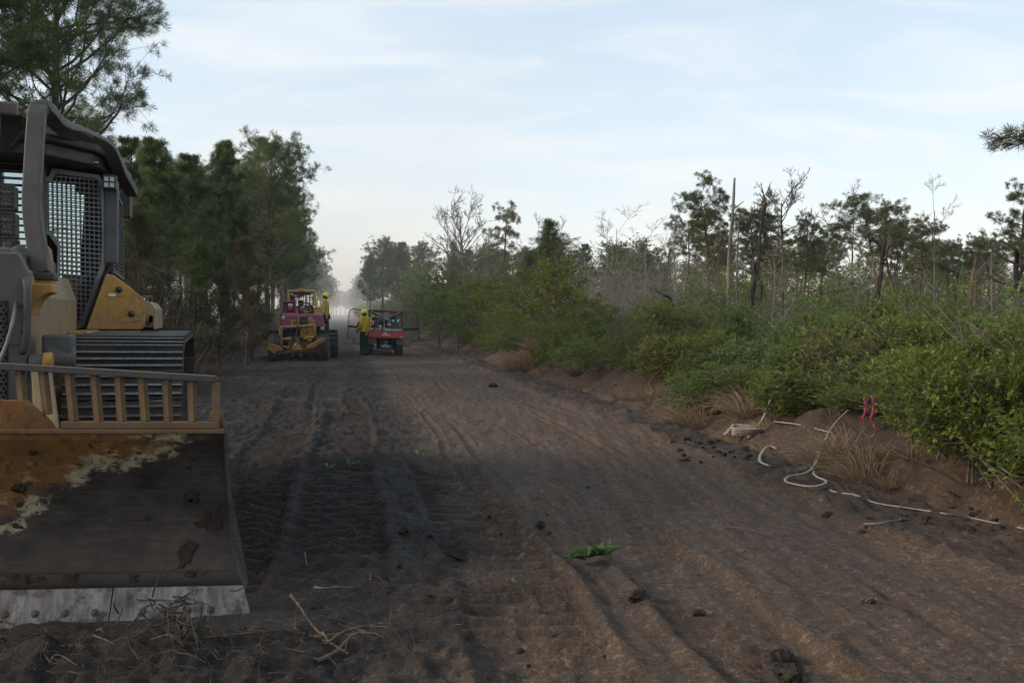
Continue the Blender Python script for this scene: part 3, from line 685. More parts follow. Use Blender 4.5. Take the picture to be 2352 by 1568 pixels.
for px, top, Y, w, lab, m in ((330, 508, 23, 1.15, 'scorched young pine with yellowish needles beside the bulldozer cab', {'crown': M_NEEDLE_O}), (440, 575, 25.5, 1.1, 'green young pine in the burnt understorey behind the bulldozer track', None),
                           (565, 565, 28.5, 1.1, 'young pine with upright candles beside the plow tractor', {'crown': M_NEEDLE_O}), (500, 640, 26, 1.2, 'low browned young pine in the burnt understorey', {'crown': M_NEEDLE_B}),
                           (578, 650, 33, 1.2, 'browned young pine just left of the plow tractor', {'crown': M_NEEDLE_B}), (380, 640, 24, 1.2, 'low browned young pine behind the bulldozer fender', {'crown': M_NEEDLE_B})):
    put_px(K_YOUNG[1 if top < 570 else 0], 5.4 if top < 570 else 3.4, px, top, Y, lab, wide=w, mats=m)
for i in range(36):
    Y = 28 + 75 * (i / 36) ** 1.2; u = rv.uniform(-17, -5.3) - (1.5 if Y < 40 else 0); x = u - RS * Y
    px = 1176 + FPX * x / Y
    if px > 640 and Y < 55: continue
    K = K_P[i % 4]; top = max(385, 300 + max(0, px - 250) * .45) + rv.uniform(0, 110); s = max(.42, (xz(px, top, Y)[1]) / 11.0)
    K.put(x, Y, 'pine in the dense smoky stand behind the front row at left', 'pines deeper in the left stand', s, rv.uniform(0, 6.28))
for i, (u, Y, s) in enumerate(((-5.0, 66, .85), (-4.4, 78, .85), (-4.8, 92, .9), (-4.2, 108, .9), (-4.4, 126, .9), (-4.0, 146, .95), (-4.0, 172, .95), (-3.8, 205, 1.0), (-3.6, 250, 1.0), (-3.6, 310, 1.1), (-3.4, 370, 1.1), (-2.5, 430, 1.1), (-.5, 470, 1.15), (-3.2, 520, 1.2))):
    K_P[(i * 3 + 1) % 4].put(u - RS * Y, Y, 'hazy pine along the far left road edge beyond the plow tractor', 'far pines along the left road edge', s, rv.uniform(0, 6.28))
for i in range(62):
    u = rv.uniform(-12, -3.3); Y = rv.uniform(13, 62) if i > 22 else rv.uniform(12, 30); x = u - RS * Y
    if Y < 12.5 and u > -4: continue
    if 26 < Y < 37 and u > -4.0: u = -4.6; x = u - RS * Y
    K = K_BRUSH[0 if i % 3 else 1]
    K.put(x, Y, 'grey leafless brush in the burnt understorey left of the road', 'burnt brush along the left shoulder', rv.uniform(.7, 1.25), rv.uniform(0, 6.28))
for i in range(34):
    Y = rv.uniform(11, 30); u = rv.uniform(-6.5, -2.6); x = u - RS * Y
    if 26 < Y < 37 and u > -4.2: continue
    K_BRUSH[3].put(x, Y, 'low tangle of burnt twigs on the left shoulder', 'burnt twig tangles on the left shoulder', rv.uniform(.5, 1.0), rv.uniform(0, 6.28))
for i in range(14):
    Y = rv.uniform(24, 52); u = rv.uniform(-11, -5); x = u - RS * Y
    K_DEAD[2 + i % 2].put(x, Y, 'thin leafless sapling among the pines at left', 'leafless saplings in the left stand', rv.uniform(.6, 1.0), rv.uniform(0, 6.28))
put_px(K_DEAD[3], 6.0, 628, 600, 33.5, 'pale bare sapling just left of the plow tractor cab', rz=1.0)

# --- right side, named trees
put_px(K_P[1], 11.0, 878, 568, 84, 'pine at the left end of the right-hand wood above the utility vehicle')
put_px(K_P[0], 11.0, 925, 562, 80, 'pine with bare lower limbs above the utility vehicle roof')
put_px(K_P[2], 11.0, 850, 590, 96, 'hazy pine nearest the road gap on the right-hand side')
put_px(K_ROUND, 9.0, 1078, 480, 60, 'big leafless pine with a wide round crown of bare limbs', rz=.4)
put_px(K_DEAD[1], 9.0, 1058, 500, 66, 'bare trunk close behind the big leafless pine', rz=2.0)
put_px(K_FLAT[2], 9.0, 1135, 478, 62, 'sparse pine leaning right beside the big leafless pine', rz=1.0, tilt=(0, .05))
put_px(K_YOUNG[1], 5.4, 1255, 522, 40, 'full young pine with upright candles behind the bay tree', wide=1.1)
put_px(K_YOUNG[1], 5.4, 1215, 590, 44, 'smaller young pine left of the full young pine', wide=1.2)
put_px(K_FLAT[3], 9.0, 1312, 553, 62, 'round-crowned pine right of the full young pine', wide=1.3)
for px, top, Y, k, lab in ((1010, 662, 42, 3, 'rounded leafy bush just right of the cage door'), (1050, 668, 39, 1, 'light green leafy bush at the foot of the big leafless pine'), (1100, 655, 37, 3, 'dense rounded bush right of the big leafless pine trunk'), (1140, 640, 35, 3, 'tall rounded bush below the leaning sparse pine'), (1200, 668, 29, 2, 'yellow-green bush pressed against the bay tree on its left'), (1320, 655, 28, 3, 'rounded bush pressed against the bay tree on its right'),
                        (1360, 690, 25, 2, 'yellow-green bush in front of the slim sapling'), (1420, 700, 24, 3, 'dark rounded bush in front of the grey brush'), (1600, 655, 30, 1, 'leafy bush left of the tall slender pine'), (1700, 690, 27, 3, 'leafy bush at the foot of the tall pale snag'), (1850, 680, 30, 1, 'light green bush right of the tall dead pine'), (1930, 650, 33, 3, 'tall leafy bush left of the crooked black trunk'), (2090, 670, 30, 1, 'light green bush right of the crooked black trunk'), (2190, 690, 26, 3, 'leafy bush at the foot of the spreading pine')):
    put_px(K_LEAF[k], (4.6, 4.2, 3.4, 3.8)[k], px, top, Y, lab, 'leafy bushes above the thicket', wide=1.35 if k != 2 else 1.1)
put_px(K_LEAF[2], 3.4, 1262, 600, 27, 'bushy yellow-green bay tree standing out of the thicket', wide=1.05)
put_px(K_LEAF[0], 4.6, 1362, 548, 42, 'slim light green sapling right of the bay tree')
put_px(K_LEAF[3], 3.8, 1150, 690, 31, 'low green tree left of the bay tree', wide=1.2)
put_px(K_LEAF[1], 4.2, 995, 598, 62, 'pale green hazy tree left of the big leafless pine', wide=1.3)
put_px(K_LEAF[1], 4.2, 955, 610, 70, 'pale green hazy tree above the right cage door', wide=1.3)
put_px(K_LEAF[0], 4.6, 1503, 540, 46, 'thin light green sapling rising above the grey brush')
put_px(K_LEAF[0], 4.6, 1460, 548, 48, 'light green sapling with vines left of the thin sapling')
put_px(K_DEAD[3], 6.0, 1425, 518, 40, 'pale leafless sapling with fine upright twigs above the grey brush', rz=.3)
put_px(K_DEAD[2], 6.0, 1392, 560, 38, 'leafless sapling at the left of the grey brush', rz=2.3)
put_px(K_DEAD[1], 9.0, 1541, 570, 55, 'broken-topped dead pine with antler-like limbs', rz=4.0)
put_px(K_FLAT[0], 9.0, 1632, 450, 55, 'tall slender pine with a small flat crown', rz=2.6)
put_px(K_FAN, 9.0, 1800, 402, 54, 'tall dead pine with a fan of bare curled limbs at the top', rz=.2, wide=1.1)
put_px(K_FLAT[1], 9.0, 1768, 495, 60, 'pine with a tufted crown behind the black leaning snag')
put_px(K_FLAT[2], 9.0, 1835, 508, 58, 'ragged pine right of the tall dead pine')
put_px(K_FLAT[3], 9.0, 1885, 553, 66, 'round pine between the dead pine and the crooked black trunk')
put_px(K_FLAT[3], 9.0, 2030, 470, 46, 'large orange-tinted pine above the crooked black trunk', rz=1.1, wide=1.15)
put_px(K_FLAT[1], 9.0, 2072, 478, 49, 'pine standing against the large orange-tinted pine', rz=3.0)
put_px(K_FLAT[2], 9.0, 2112, 520, 52, 'narrow pine right of the large orange-tinted pine')
put_px(K_FLAT[2], 9.0, 2150, 515, 55, 'layered pine with a bare sapling in front of it')
put_px(K_DEAD[2], 6.0, 2148, 478, 44, 'spindly bare sapling with drooping top near the layered pine', rz=5.0)
put_px(K_DEAD[2], 6.0, 1962, 488, 47, 'bare twisted sapling left of the large orange-tinted pine', rz=3.3)
put_px(K_FLAT[1], 9.0, 2236, 556, 50, 'pine with a spreading crown near the far right edge')
put_px(K_FLAT[2], 9.0, 2330, 428, 34, 'tall layered pine at the far right edge', rz=.9)
put_px(K_FLAT[0], 9.0, 2176, 600, 58, 'small flat-topped pine low in the right-hand wood')
put_px(K_LEAF[1], 4.2, 1965, 612, 40, 'green leafy tree left of the crooked black trunk', wide=1.1)
# --- right side, the wood behind and the thicket in front
for i in range(128):
    Y = 58 + 90 * (i / 128); x = rv.uniform(-.19, .66) * Y * 1.0
    if x + RS * Y < 9 + .02 * Y: continue
    px = 1176 + FPX * x / Y
    if px < 1500: K, s = (K_P[i % 4] if i % 3 else K_FLAT[i % 4]), rv.uniform(.42, .62) * Y / 75
    else: K, s = K_FLAT[i % 4], rv.uniform(.62, .92) * (.75 + .25 * Y / 80)
    K.put(x, Y, 'pine in the low wood that closes the view at right', 'pines of the right background wood', s, rv.uniform(0, 6.28), mats={'crown': M_NEEDLE_O} if (i % 5 == 0 and px > 1500) else None)
for i in range(44):
    Y = rv.uniform(36, 74); x = rv.uniform(-.10, .62) * Y
    if x + RS * Y < 9: continue
    K_LEAF[(0, 1, 3, 1)[i % 4]].put(x, Y, 'green leafy sapling in the middle of the right-hand wood', 'leafy saplings in the right wood', rv.uniform(.5, .85), rv.uniform(0, 6.28))
for i in range(84):
    Y = rv.uniform(32, 84); x = rv.uniform(.02, .64) * Y
    K_DEAD[2 + i % 2].put(x, Y, 'thin bare sapling stem in the right-hand wood', 'bare saplings in the right wood', rv.uniform(.4, .72), rv.uniform(0, 6.28))
for i in range(15):
    px = rv.uniform(1360, 1560); Y = rv.uniform(30, 46); x = xz(px, 722, Y)[0]
    K_BRUSH[2].put(x, Y, 'grey leafless brush clump in the middle of the right-hand thicket', 'grey brush in the right thicket', rv.uniform(.7, 1.1), rv.uniform(0, 6.28))
for i, (u, Y, s) in enumerate(((8.5, 70, .5), (7.5, 82, .62), (7.6, 92, .6), (6.6, 104, .72), (6.4, 118, .75), (6.2, 134, .8), (6, 150, .8), (5.8, 170, .85), (5.6, 195, .9), (5.4, 225, .95), (5.2, 260, 1.0), (5, 310, 1.0), (4.8, 370, 1.0), (3.6, 430, 1.1), (1.8, 490, 1.1), (5.2, 520, 1.2), (3.0, 560, 1.2))):
    K_P[(i * 3 + 2) % 4].put(u - RS * Y, Y, 'hazy pine along the far right road edge in the smoke', 'far pines along the right road edge', s, rv.uniform(0, 6.28))
for i in range(64):
    Y = 52 + 240 * (i / 64) ** 1.3; u = rv.uniform(5.6, 9.5)
    K_SHRUBF[i % 3].put(u - RS * Y, Y, 'hazy shrub lining the far right road edge', 'far shrubs along the right road edge', rv.uniform(1.3, 2.8), rv.uniform(0, 6.28))
for i in range(30):
    Y = 60 + 200 * (i / 30) ** 1.3; u = rv.uniform(-7.5, -3.4)
    K_SHRUBF[i % 3].put(u - RS * Y, Y, 'hazy shrub lining the far left road edge', 'far shrubs along the left road edge', rv.uniform(.9, 1.6), rv.uniform(0, 6.28), mats={'foliage': M_LEAF_D})
def mass(name, spots, mat, label, seed):
    """undergrowth too far off to tell one bush from the next: one mesh of leaf-sized faces"""
    rng = np.random.default_rng(seed); Vs = []; n = 0
    for x, y, R, H, k, lf in spots:
        v = rng.normal(size=(k, 3)); v /= np.linalg.norm(v, axis=1)[:, None]; r = rng.uniform(.3, 1.0, (k, 1)) ** .5 * (1 + .35 * np.sin(v[:, :1] * 5 + x) * np.cos(v[:, 1:2] * 4 + y))
        P = v * r * np.array([R, R, H * .52]) + np.array([x, y, H * .48 + gz(x, y)]); D_ = rng.normal(size=(k, 3)) + np.array([0, 0, .3]); D_ /= np.linalg.norm(D_, axis=1)[:, None]
        V, _ = leaves((P, D_, lf * rng.uniform(.6, 1.2, k)), rng); Vs.append(V)
    V = np.concatenate(Vs); o = link(name, np_mesh(name, V, np.arange(len(V)).reshape(-1, 4), mat)); o['kind'] = 'stuff'; o['label'] = label
sp_r = [[], [], []]
for i in range(230):
    Y = rv.uniform(54, 125); x = rv.uniform(-.12, .66) * Y
    if x + RS * Y < 10: continue
    sp_r[i % 3].append((x, Y, rv.uniform(1.2, 2.4), rv.uniform(2.2, 5.6), 520, .22))
for i in range(70):
    Y = rv.uniform(85, 140); x = rv.uniform(.14, .66) * Y; sp_r[i % 2].append((x, Y, rv.uniform(1.8, 3.2), rv.uniform(5.0, 8.5), 620, .30))
mass('undergrowth', sp_r[0], M_LEAF_D, 'olive undergrowth filling the far wood at right', 1); mass('undergrowth', sp_r[1], M_NEEDLE_R, 'dark green undergrowth filling the far wood at right', 2); mass('undergrowth', sp_r[2], M_LEAF_S, 'bright green undergrowth filling the far wood at right', 3)
sp_l = [(rv.uniform(-26, -7) - RS * Y, Y, rv.uniform(.9, 1.6), rv.uniform(1.2, 2.6), 420, .16) for Y in [rv.uniform(40, 95) for _ in range(46)]]
mass('undergrowth', sp_l, M_NEEDLE_B, 'scorched brown undergrowth between the pine trunks at left', 4)
# dense thicket on the bank: individual shrubs, nearest rows with small leaves
def bush(x, Y, K, s, lab, grp, sz=1.0):
    K.put(x, Y, lab, grp, s, rv.uniform(0, 6.28), sz=sz, sink=.06, tilt=(rv.gauss(0, .12), rv.gauss(0, .12)), mats={'foliage': rv.choice((M_LEAF_S, M_LEAF_S, M_LEAF_D, M_LEAF_D, M_LEAF_G, M_LEAF_L))})
Yv = 4.6; row = 0
while Yv < 46:
    step = .70 + .024 * Yv
    for j in range(6 if Yv < 20 else 5):
        u = float(bankline(np.array([Yv]))[0]) + (.55 if Yv < 9.5 else .85) + j * (1.05 + .01 * Yv) + rv.uniform(-.3, .3) + (.5 if 8.5 < Yv < 11.5 and j == 0 else 0) + (.25 if j == 0 and Yv < 9 else 0)
        x = u - RS * Yv; Y = Yv + rv.uniform(-.3, .3); px = 1176 + FPX * x / Y
        if px > 2650: continue
        near = Y < 19
        K = K_SHRUB[(row * 3 + j * 2 + (j * row) % 3) % 4] if near else K_SHRUBF[(row + j) % 3 if (row + j) % 4 else 1]
        s = rv.uniform(.72, 1.0) * (.88 if j == 0 else 1.0) * (1.0 if near else rv.uniform(.8, 1.05)); hz_ = rv.choice((.55, .62, .7, .75, .85, 1.0)) * (.9 if j == 0 else 1.0) * (1.0 if near else 1.1)
        if near: lab = 'glossy green shrub at the front of the bank, facing the road' if j == 0 else 'green shrub set back in the thicket on the bank'
        else: lab = 'shrub along the road verge beyond the dry grass clumps' if j == 0 else 'shrub in the far part of the roadside thicket'
        bush(x, Y, K, s, lab, ('front shrubs on the bank' if j == 0 else 'thicket shrubs on the bank') if near else ('verge shrubs beyond the grass' if j == 0 else 'far thicket shrubs'), hz_)
    Yv += step; row += 1
for i in range(90):
    Y = rv.uniform(14, 52); x = rv.uniform(.10, .66) * Y
    if x + RS * Y < 11.5: continue
    bush(x, Y, K_SHRUBF[i % 3], rv.uniform(.55, 1.0), 'shrub in the open thicket behind the bank', 'shrubs behind the bank', rv.choice((.6, .75, .9, 1.1)))
for px, top, Y, K, lab in ((1530, 668, 19, K_SHRUB[3], 'tall upright shrub poking above the thicket below the thin sapling'), (1605, 690, 21, K_SHRUB[3], 'tall upright shrub right of the first upright shrub'), (1165, 705, 30, K_LEAF[3], 'dense round shrub right of the utility vehicle'),
                       (2230, 770, 8.6, K_SHRUB[0], 'large bright shrub at the far right over the bank'), (2330, 755, 8.2, K_SHRUB[1], 'large bright shrub cut by the right picture edge'), (1300, 735, 24, K_SHRUB[2], 'olive shrub behind the dry grass clump')):
    x, z = xz(px, top, Y); g = gz(x, Y); H0 = {3: 1.70, 0: 1.25, 1: 1.10, 2: 1.45}.get(K_SHRUB.index(K) if K in K_SHRUB else 9, 3.8)
    K.put(x, Y, lab, None, (z - g) / H0, rv.uniform(0, 6.28), g)
for i in range(26):
    Y = rv.uniform(9, 34); u = rv.uniform(6.3, 15); x = u - RS * Y
    if 1176 + FPX * x / Y > 2500: continue
    K_BRUSH[1 + (i % 3 == 0)].put(x, Y, 'grey dead stems standing in the green thicket', 'dead stems in the thicket', rv.uniform(.3, .6), rv.uniform(0, 6.28))
for px, u, k, s_, lab in ((2130, 5.75, 0, .72, 'bright leafy shrub left of the hanging pale hose'), (2215, 5.45, 0, .80, 'full bright shrub behind the hanging pale hose'), (2300, 5.40, 1, .85, 'bright shrub leaning over the bank right of the hanging hose'), (2375, 5.55, 0, .85, 'bright shrub over the bank, cut by the right picture edge')):
    Y = u * FPX / (px - 785); K_SHRUB[k].put(u - RS * Y, Y, lab, None, s_, rv.uniform(0, 6.28), sink=.08)
# dry grass clumps on the edge of the bank (given by the place they grow)
for px, py, s, k, n, lab in ((1215, 815, .85, 1, 6, 'pale straw-coloured dry grass clump at the road edge'), (1330, 850, .6, 0, 4, 'dry grass along the bank right of the pale grass clump'), (1640, 955, .75, 0, 5, 'drooping dry grass clump above the folded white hose'), (1745, 985, .6, 2, 4, 'short dry grass beside the folded white hose'),
                        (2010, 1030, .55, 0, 4, 'dry grass stems under the pink ribbons'), (2060, 1040, .5, 2, 4, 'sparse dry grass right of the pink ribbons'), (1080, 825, .7, 2, 4, 'low dry grass on the verge right of the utility vehicle'), (1460, 880, .6, 2, 4, 'thin dry grass on the dark bank')):
    Y = 5.15 * FPX / (px - 785)
    for q in range(n):
        a = rv.uniform(-.6, .6) * s * 1.3; x = at(px, py, Y).x + a * .8; yy = Y + rv.uniform(-.5, .7)
        K_GRASS[k].put(x, yy, lab, 'dry grass: ' + lab, s * rv.uniform(.75, 1.1), rv.uniform(-.5, .5))
for i in range(16):
    Y = rv.uniform(5, 34); u = float(bankline(np.array([Y]))[0]) + rv.uniform(-.05, .75)
    K_GRASS[2].put(u - RS * Y, Y, 'short tuft of dry grass on the face of the earth bank', 'dry grass tufts on the bank', rv.uniform(.25, .55), rv.uniform(0, 6.28))

# snags and crooked burnt trunks, each from its own line of points (px, py) at one distance
def stem(name, pts, Y, r0, r1, mat, lab, branches=(), cat='dead tree', deep=.3):
    rr = random.Random(len(pts) * 7 + int(Y * 10)); base = None; P = []
    for i, (px, py) in enumerate(pts):
        p = at(px, py, Y); p.y += rr.uniform(-deep, deep) * (i > 0); P.append(p)
    x, y = P[0].x, P[0].y; g = gz(x, y); P[0].z = min(P[0].z, g); o = empty(name, (x, y, g)); tag(o, lab, cat)
    W_ = Wood(); Q = smooth_path([p - Vector((x, y, g)) for p in P], 5); m = len(Q)
    W_.tube(Q, [(r0 + (r1 - r0) * (i / (m - 1)) ** .8) * (1 + .12 * rr.gauss(0, 1) * (i > 0)) for i in range(m)], 8)
    link('trunk', W_.mesh('trunk', mat), o)
    for bp, br in branches:
        B = Wood(); bb = [at(px, py, Y + (i * .25)) - Vector((x, y, g)) for i, (px, py) in enumerate(bp)]; bq = smooth_path(bb, 4) if len(bb) > 2 else [bb[0], bb[0].lerp(bb[1], .5), bb[1]]
        B.tube(bq, [br * (1 - .7 * i / (len(bq) - 1)) for i in range(len(bq))], 6); link('branch', B.mesh('branch', mat), o)
    return o
stem('snag', [(1674, 712), (1677, 600), (1680, 500), (1684, 411)], 45, .145, .055, M_BARK_G, 'tall pale limbless snag with one short side branch', [([(1681, 482), (1693, 474), (1709, 462)], .05)])
stem('snag', [(1697, 735), (1693, 660), (1697, 580), (1700, 500)], 41, .07, .02, M_TWIG, 'thin grey dead stem right of the tall pale snag')
stem('burnt_snag', [(1714, 738), (1722, 680), (1738, 610), (1750, 540), (1761, 463)], 36, .14, .05, M_BARK_K, 'black leaning snag with a snapped top')
stem('burnt_snag', [(1748, 752), (1742, 700), (1748, 660), (1738, 625), (1733, 605)], 34, .10, .05, M_BARK_K, 'short crooked black stem at the foot of the leaning snag', [([(1743, 690), (1725, 675), (1712, 672)], .03), ([(1747, 680), (1757, 672)], .025)])
stem('burnt_snag', [(1997, 755), (2006, 700), (2016, 650), (2029, 610), (2027, 570), (2036, 545)], 34, .12, .05, M_BARK_K, 'crooked black trunk curving up under the large orange-tinted pine', [([(2027, 605), (2036, 590), (2040, 570), (2050, 545)], .05)])
stem('burnt_snag', [(2368, 700), (2340, 640), (2345, 600), (2318, 575), (2312, 550)], 22, .09, .03, M_BARK_K, 'black twisted burnt tree at the far right edge', [([(2360, 672), (2320, 655), (2283, 643), (2268, 620), (2266, 585)], .04), ([(2345, 612), (2300, 590), (2272, 565), (2256, 545)], .035), ([(2340, 640), (2352, 610), (2356, 570)], .04), ([(2330, 650), (2300, 640), (2280, 620)], .02)])
stem('burnt_snag', [(2186, 735), (2189, 680), (2192, 650), (2195, 618)], 42, .10, .06, M_BARK_K, 'short black broken post of a trunk near the far right')
stem('leaning_trunk', [(2218, 735), (2228, 680), (2236, 630), (2240, 590)], 44, .13, .08, M_BARK_R, 'reddish trunk broken off in front of the spreading pine')
stem('leaning_trunk', [(1570, 722), (1545, 695), (1525, 678), (1508, 668)], 30, .05, .03, M_BARK_K, 'black trunk slanting out of the grey brush')
stem('pale_stump', [(1628, 718), (1630, 700), (1633, 684)], 40, .08, .06, M_BARK_G, 'short pale broken stump left of the tall pale snag')
# brush pile of grey branches
bp = empty('brush_pile', at(1990, 800, 19.0)); bp.location.z = gz(bp.location.x, 19.0); tag(bp, 'heap of grey dead branches lying in the thicket', 'brush pile')
rb = random.Random(77)
for i in range(64):
    B = Wood(); a = Vector((rb.uniform(-2.3, 2.0), rb.uniform(-.8, .8), rb.uniform(.1, .75))); d = Vector((rb.uniform(.3, 1) * rb.choice((1, 1, -1)), rb.gauss(0, .3), rb.gauss(-.12, .28)))
    Pth = wander(rb, a, d, rb.uniform(1.0, 2.6), 6, .10); r = rb.uniform(.006, .018); B.tube(Pth, [r * (1 - .7 * k / 6) for k in range(7)], 4); link('branch', B.mesh('branch', M_TWIG_P if i % 3 else M_BARK_G), bp)
# the tip of a pine limb reaching into the picture at upper right, on a pine that stands outside it
tr = empty('pine_tree', (13.0, 17.0, gz(13.0, 17.0))); tag(tr, 'pine just outside the picture whose limb tip shows at the upper right edge', 'pine tree')
W_, T = make_pine(91, 10.5, base=.55, R=2.6, shape='flat', tuft=.26, branches=26, rtrunk=.15, twig=6, wob=.03, dead=5)
V, F_ = needles(T, 30, .006, np.random.default_rng(91)); link('trunk', W_.mesh('trunk', M_BARK_R), tr); link('crown', np_mesh('crown', V, F_, M_NEEDLE_R), tr)
# limb towards the picture
lp = [Vector((0, 0, 4.6)), Vector((-1.3, .0, 4.62)), Vector((-2.7, .1, 4.55)), Vector((-3.95, .15, 4.42))]
B = Wood(); B.tube(smooth_path(lp, 4), [.05 - .04 * i / 12 for i in range(13)], 5); TT = []
rb = random.Random(9)
for i in range(60):
    t = rb.uniform(.72, 1.0); c = lp[0].lerp(lp[3], t) + Vector((rb.gauss(0, .14), rb.gauss(0, .25), rb.gauss(.03, .10))); TT.append((c, Vector((rb.gauss(-.5, .5), rb.gauss(0, .5), rb.gauss(.3, .4))).normalized(), .22 * rb.uniform(.8, 1.2)))
link('branch', B.mesh('branch', M_BARK_R), tr); V, F_ = needles(TT, 30, .006, np.random.default_rng(92)); link('needles', np_mesh('needles', V, F_, M_NEEDLE_O), tr)

# ---------------------------------------------------------------- smoke haze in the air
def vol(name, box, dens, col, label, M=None):
    hm = bpy.data.materials.new(name); hm.use_nodes = True; ht = hm.node_tree; ht.nodes.clear(); ho = ht.nodes.new('ShaderNodeOutputMaterial'); hv = ht.nodes.new('ShaderNodeVolumePrincipled')
    hv.inputs['Color'].default_value = (*col, 1); hv.inputs['Density'].default_value = dens; hv.inputs['Anisotropy'].default_value = .1
    ht.links.new(hv.outputs[0], ho.inputs['Volume'])
    b = MB(M).mm(*box).build(name, hm); b['kind'] = 'stuff'; b['label'] = label; return b
haze = vol('haze', ((-1600, -100, -2.0), (1500, 3100, 24.0)), .0003, (.88, .95, 1.0), 'thin bluish smoke haze hanging over the road')
# the thicker smoke lies over the burnt left side and the far end of the road
vol('smoke', ((-58, 42, -1.5), (13, 420, 20.0)), .0024, (1.0, .95, .89), 'bank of blue smoke drifting over the far road and left wood', Matrix(((1, -RS, 0, 0), (0, 1, 0, 0), (0, 0, 1, 0), (0, 0, 0, 1))))
# ---------------------------------------------------------------- the bulldozer in the foreground
M_CATY = paint('yellow_paint_dusty', (.42, .215, .035), (.075, .050, .034), .62, .5, 2.2, rust=(.15, .085, .045))
M_CATT = paint('tan_dusty_paint', (.27, .18, .085), (.15, .115, .085), .6, .6, 2.4, rust=(.14, .10, .07))
M_GREY = paint('grey_frame_paint', (.080, .077, .074), (.075, .062, .052), .6, .6, 4)
M_BLUEG = paint('blue_grey_paint', (.070, .076, .086), (.065, .056, .048), .45, .5, 5)
M_DOOR = paint('pale_grey_door_paint', (.15, .155, .16), (.085, .072, .060), .5, .5, 4)
M_SWEEP = paint('brown_grey_tube_paint', (.066, .057, .050), (.045, .036, .030), .55, .6, 3)
M_DARK = paint('dark_cab_paint', (.020, .020, .021), (.035, .03, .027), .4, .5, 4)
M_BLACK = plain('black_rubber', (.014, .014, .014), .7)
M_STEEL = paint('worn_track_steel', (.058, .054, .050), (.028, .024, .021), .75, .78, 3, metal=.0, spec=.25)
M_BRIGHT = plain('polished_grouser_edge', (.17, .165, .16), .5, .5, .5, .5, 30)
M_LAMP = plain('lamp_reflector', (.30, .31, .32), .25, .7)
M_CABLE = plain('steel_cable', (.20, .19, .18), .5, .6)
M_RUST = paint('rusty_orange_steel', (.155, .082, .030), (.075, .058, .046), .85, .7, 4, rust=(.075, .040, .026))
M_YDEC = plain('yellow_decal', (.45, .33, .06), .5)
M_MUDC = bark_mat('caked_mud', (.016, .013, .011), (.048, .035, .027), 22)
M_WHITE = plain('white_decal', (.62, .62, .60), .5)
tg = NT('cab_glass'); gl = tg.n('ShaderNodeBsdfGlossy'); gl.inputs['Color'].default_value = (.78, .93, .95, 1); gl.inputs['Roughness'].default_value = .04
tt = tg.n('ShaderNodeBsdfTransparent'); tt.inputs[0].default_value = (.55, .66, .66, 1); mx = tg.n('ShaderNodeMixShader'); mx.inputs[0].default_value = .62
tg.l(tt.outputs[0], mx.inputs[1]); tg.l(gl.outputs[0], mx.inputs[2]); tg.l(mx.outputs[0], tg.o.inputs[0]); M_GLASS = tg.m
# blade: bare scraped steel and caked mud, with old cream primer and orange paint left near the top
tb = NT('scraped_blade'); co = tb.coord('Object'); sx = tb.n('ShaderNodeSeparateXYZ'); tb.l(co, sx.inputs[0]); bx_, bz_ = sx.outputs['X'], sx.outputs['Z']
ax = tb.math('ABSOLUTE', bx_)
nbig = tb.noise(3.2, 8, .68, tb.map((1, 1, 1.5), (0, rad(-18), 0))); nfine = tb.noise(24, 6, .65); nmid = tb.noise(8, 7, .7)
mud = tb.mix(tb.ramp(nbig, .35, .68), (.017, .0135, .011), (.066, .052, .043))
scr = tb.noise(14, 5, .7, tb.map((.35, 1, 3.2), (0, rad(-22), 0))); mud = tb.mix(tb.math('MULTIPLY', tb.ramp(scr, .50, .72), .45), mud, (.105, .088, .076))
low = tb.ramp(bz_, .18, .55); mud = tb.mix(low, tb.mix(.45, mud, (.070, .056, .047)), mud)
# distance above the slanting wear line
d = tb.math('SUBTRACT', bz_, tb.math('ADD', .24, tb.math('MULTIPLY', ax, .48)))
nn_ = tb.math('MULTIPLY', tb.math('SUBTRACT', tb.math('ADD', tb.math('MULTIPLY', nbig, .65), tb.math('MULTIPLY', nmid, .35)), .5), 1.15)
dn = tb.math('ADD', d, nn_)
cream = tb.mix(tb.ramp(nmid, .4, .62), (.36, .31, .20), (.26, .20, .12))
cream = tb.mix(tb.ramp(nfine, .57, .62), cream, (.045, .038, .03))
orange = tb.mix(tb.ramp(nmid, .36, .64), (.225, .098, .022), (.12, .058, .024)); orange = tb.mix(tb.ramp(nfine, .56, .66), orange, (.05, .034, .022))
n2_ = tb.noise(5.2, 8, .7, tb.map((.8, 1, 2.0), (0, rad(-20), 0), (2, 5, 1)))
cm = tb.math('MULTIPLY', tb.ramp(dn, -.01, .05), tb.ramp(n2_, .44, .49)); c = tb.mix(cm, mud, cream); c = tb.mix(tb.ramp(tb.math('ADD', d, tb.math('MULTIPLY', nn_, 1.0)), .07, .17), c, tb.mix(tb.ramp(n2_, .56, .62), orange, cream)); c = tb.mix(tb.ramp(tb.math('ADD', d, tb.math('MULTIPLY', nn_, .5)), .18, .29), c, orange)
end = tb.ramp(tb.math('ADD', ax, tb.math('MULTIPLY', tb.math('SUBTRACT', nmid, .5), .16)), 1.46, 1.52); c = tb.mix(end, c, tb.mix(tb.ramp(nfine, .4, .6), (.020, .017, .015), (.050, .036, .027)))
line = tb.math('MULTIPLY', tb.ramp(tb.math('ADD', bz_, tb.math('MULTIPLY', tb.math('SUBTRACT', nbig, .5), .07)), .200, .212), tb.ramp(tb.math('ADD', bz_, tb.math('MULTIPLY', tb.math('SUBTRACT', nmid, .5), .10)), .262, .24)); line = tb.math('MULTIPLY', line, tb.ramp(ax, 1.5, 1.42))
c = tb.mix(line, c, cream)
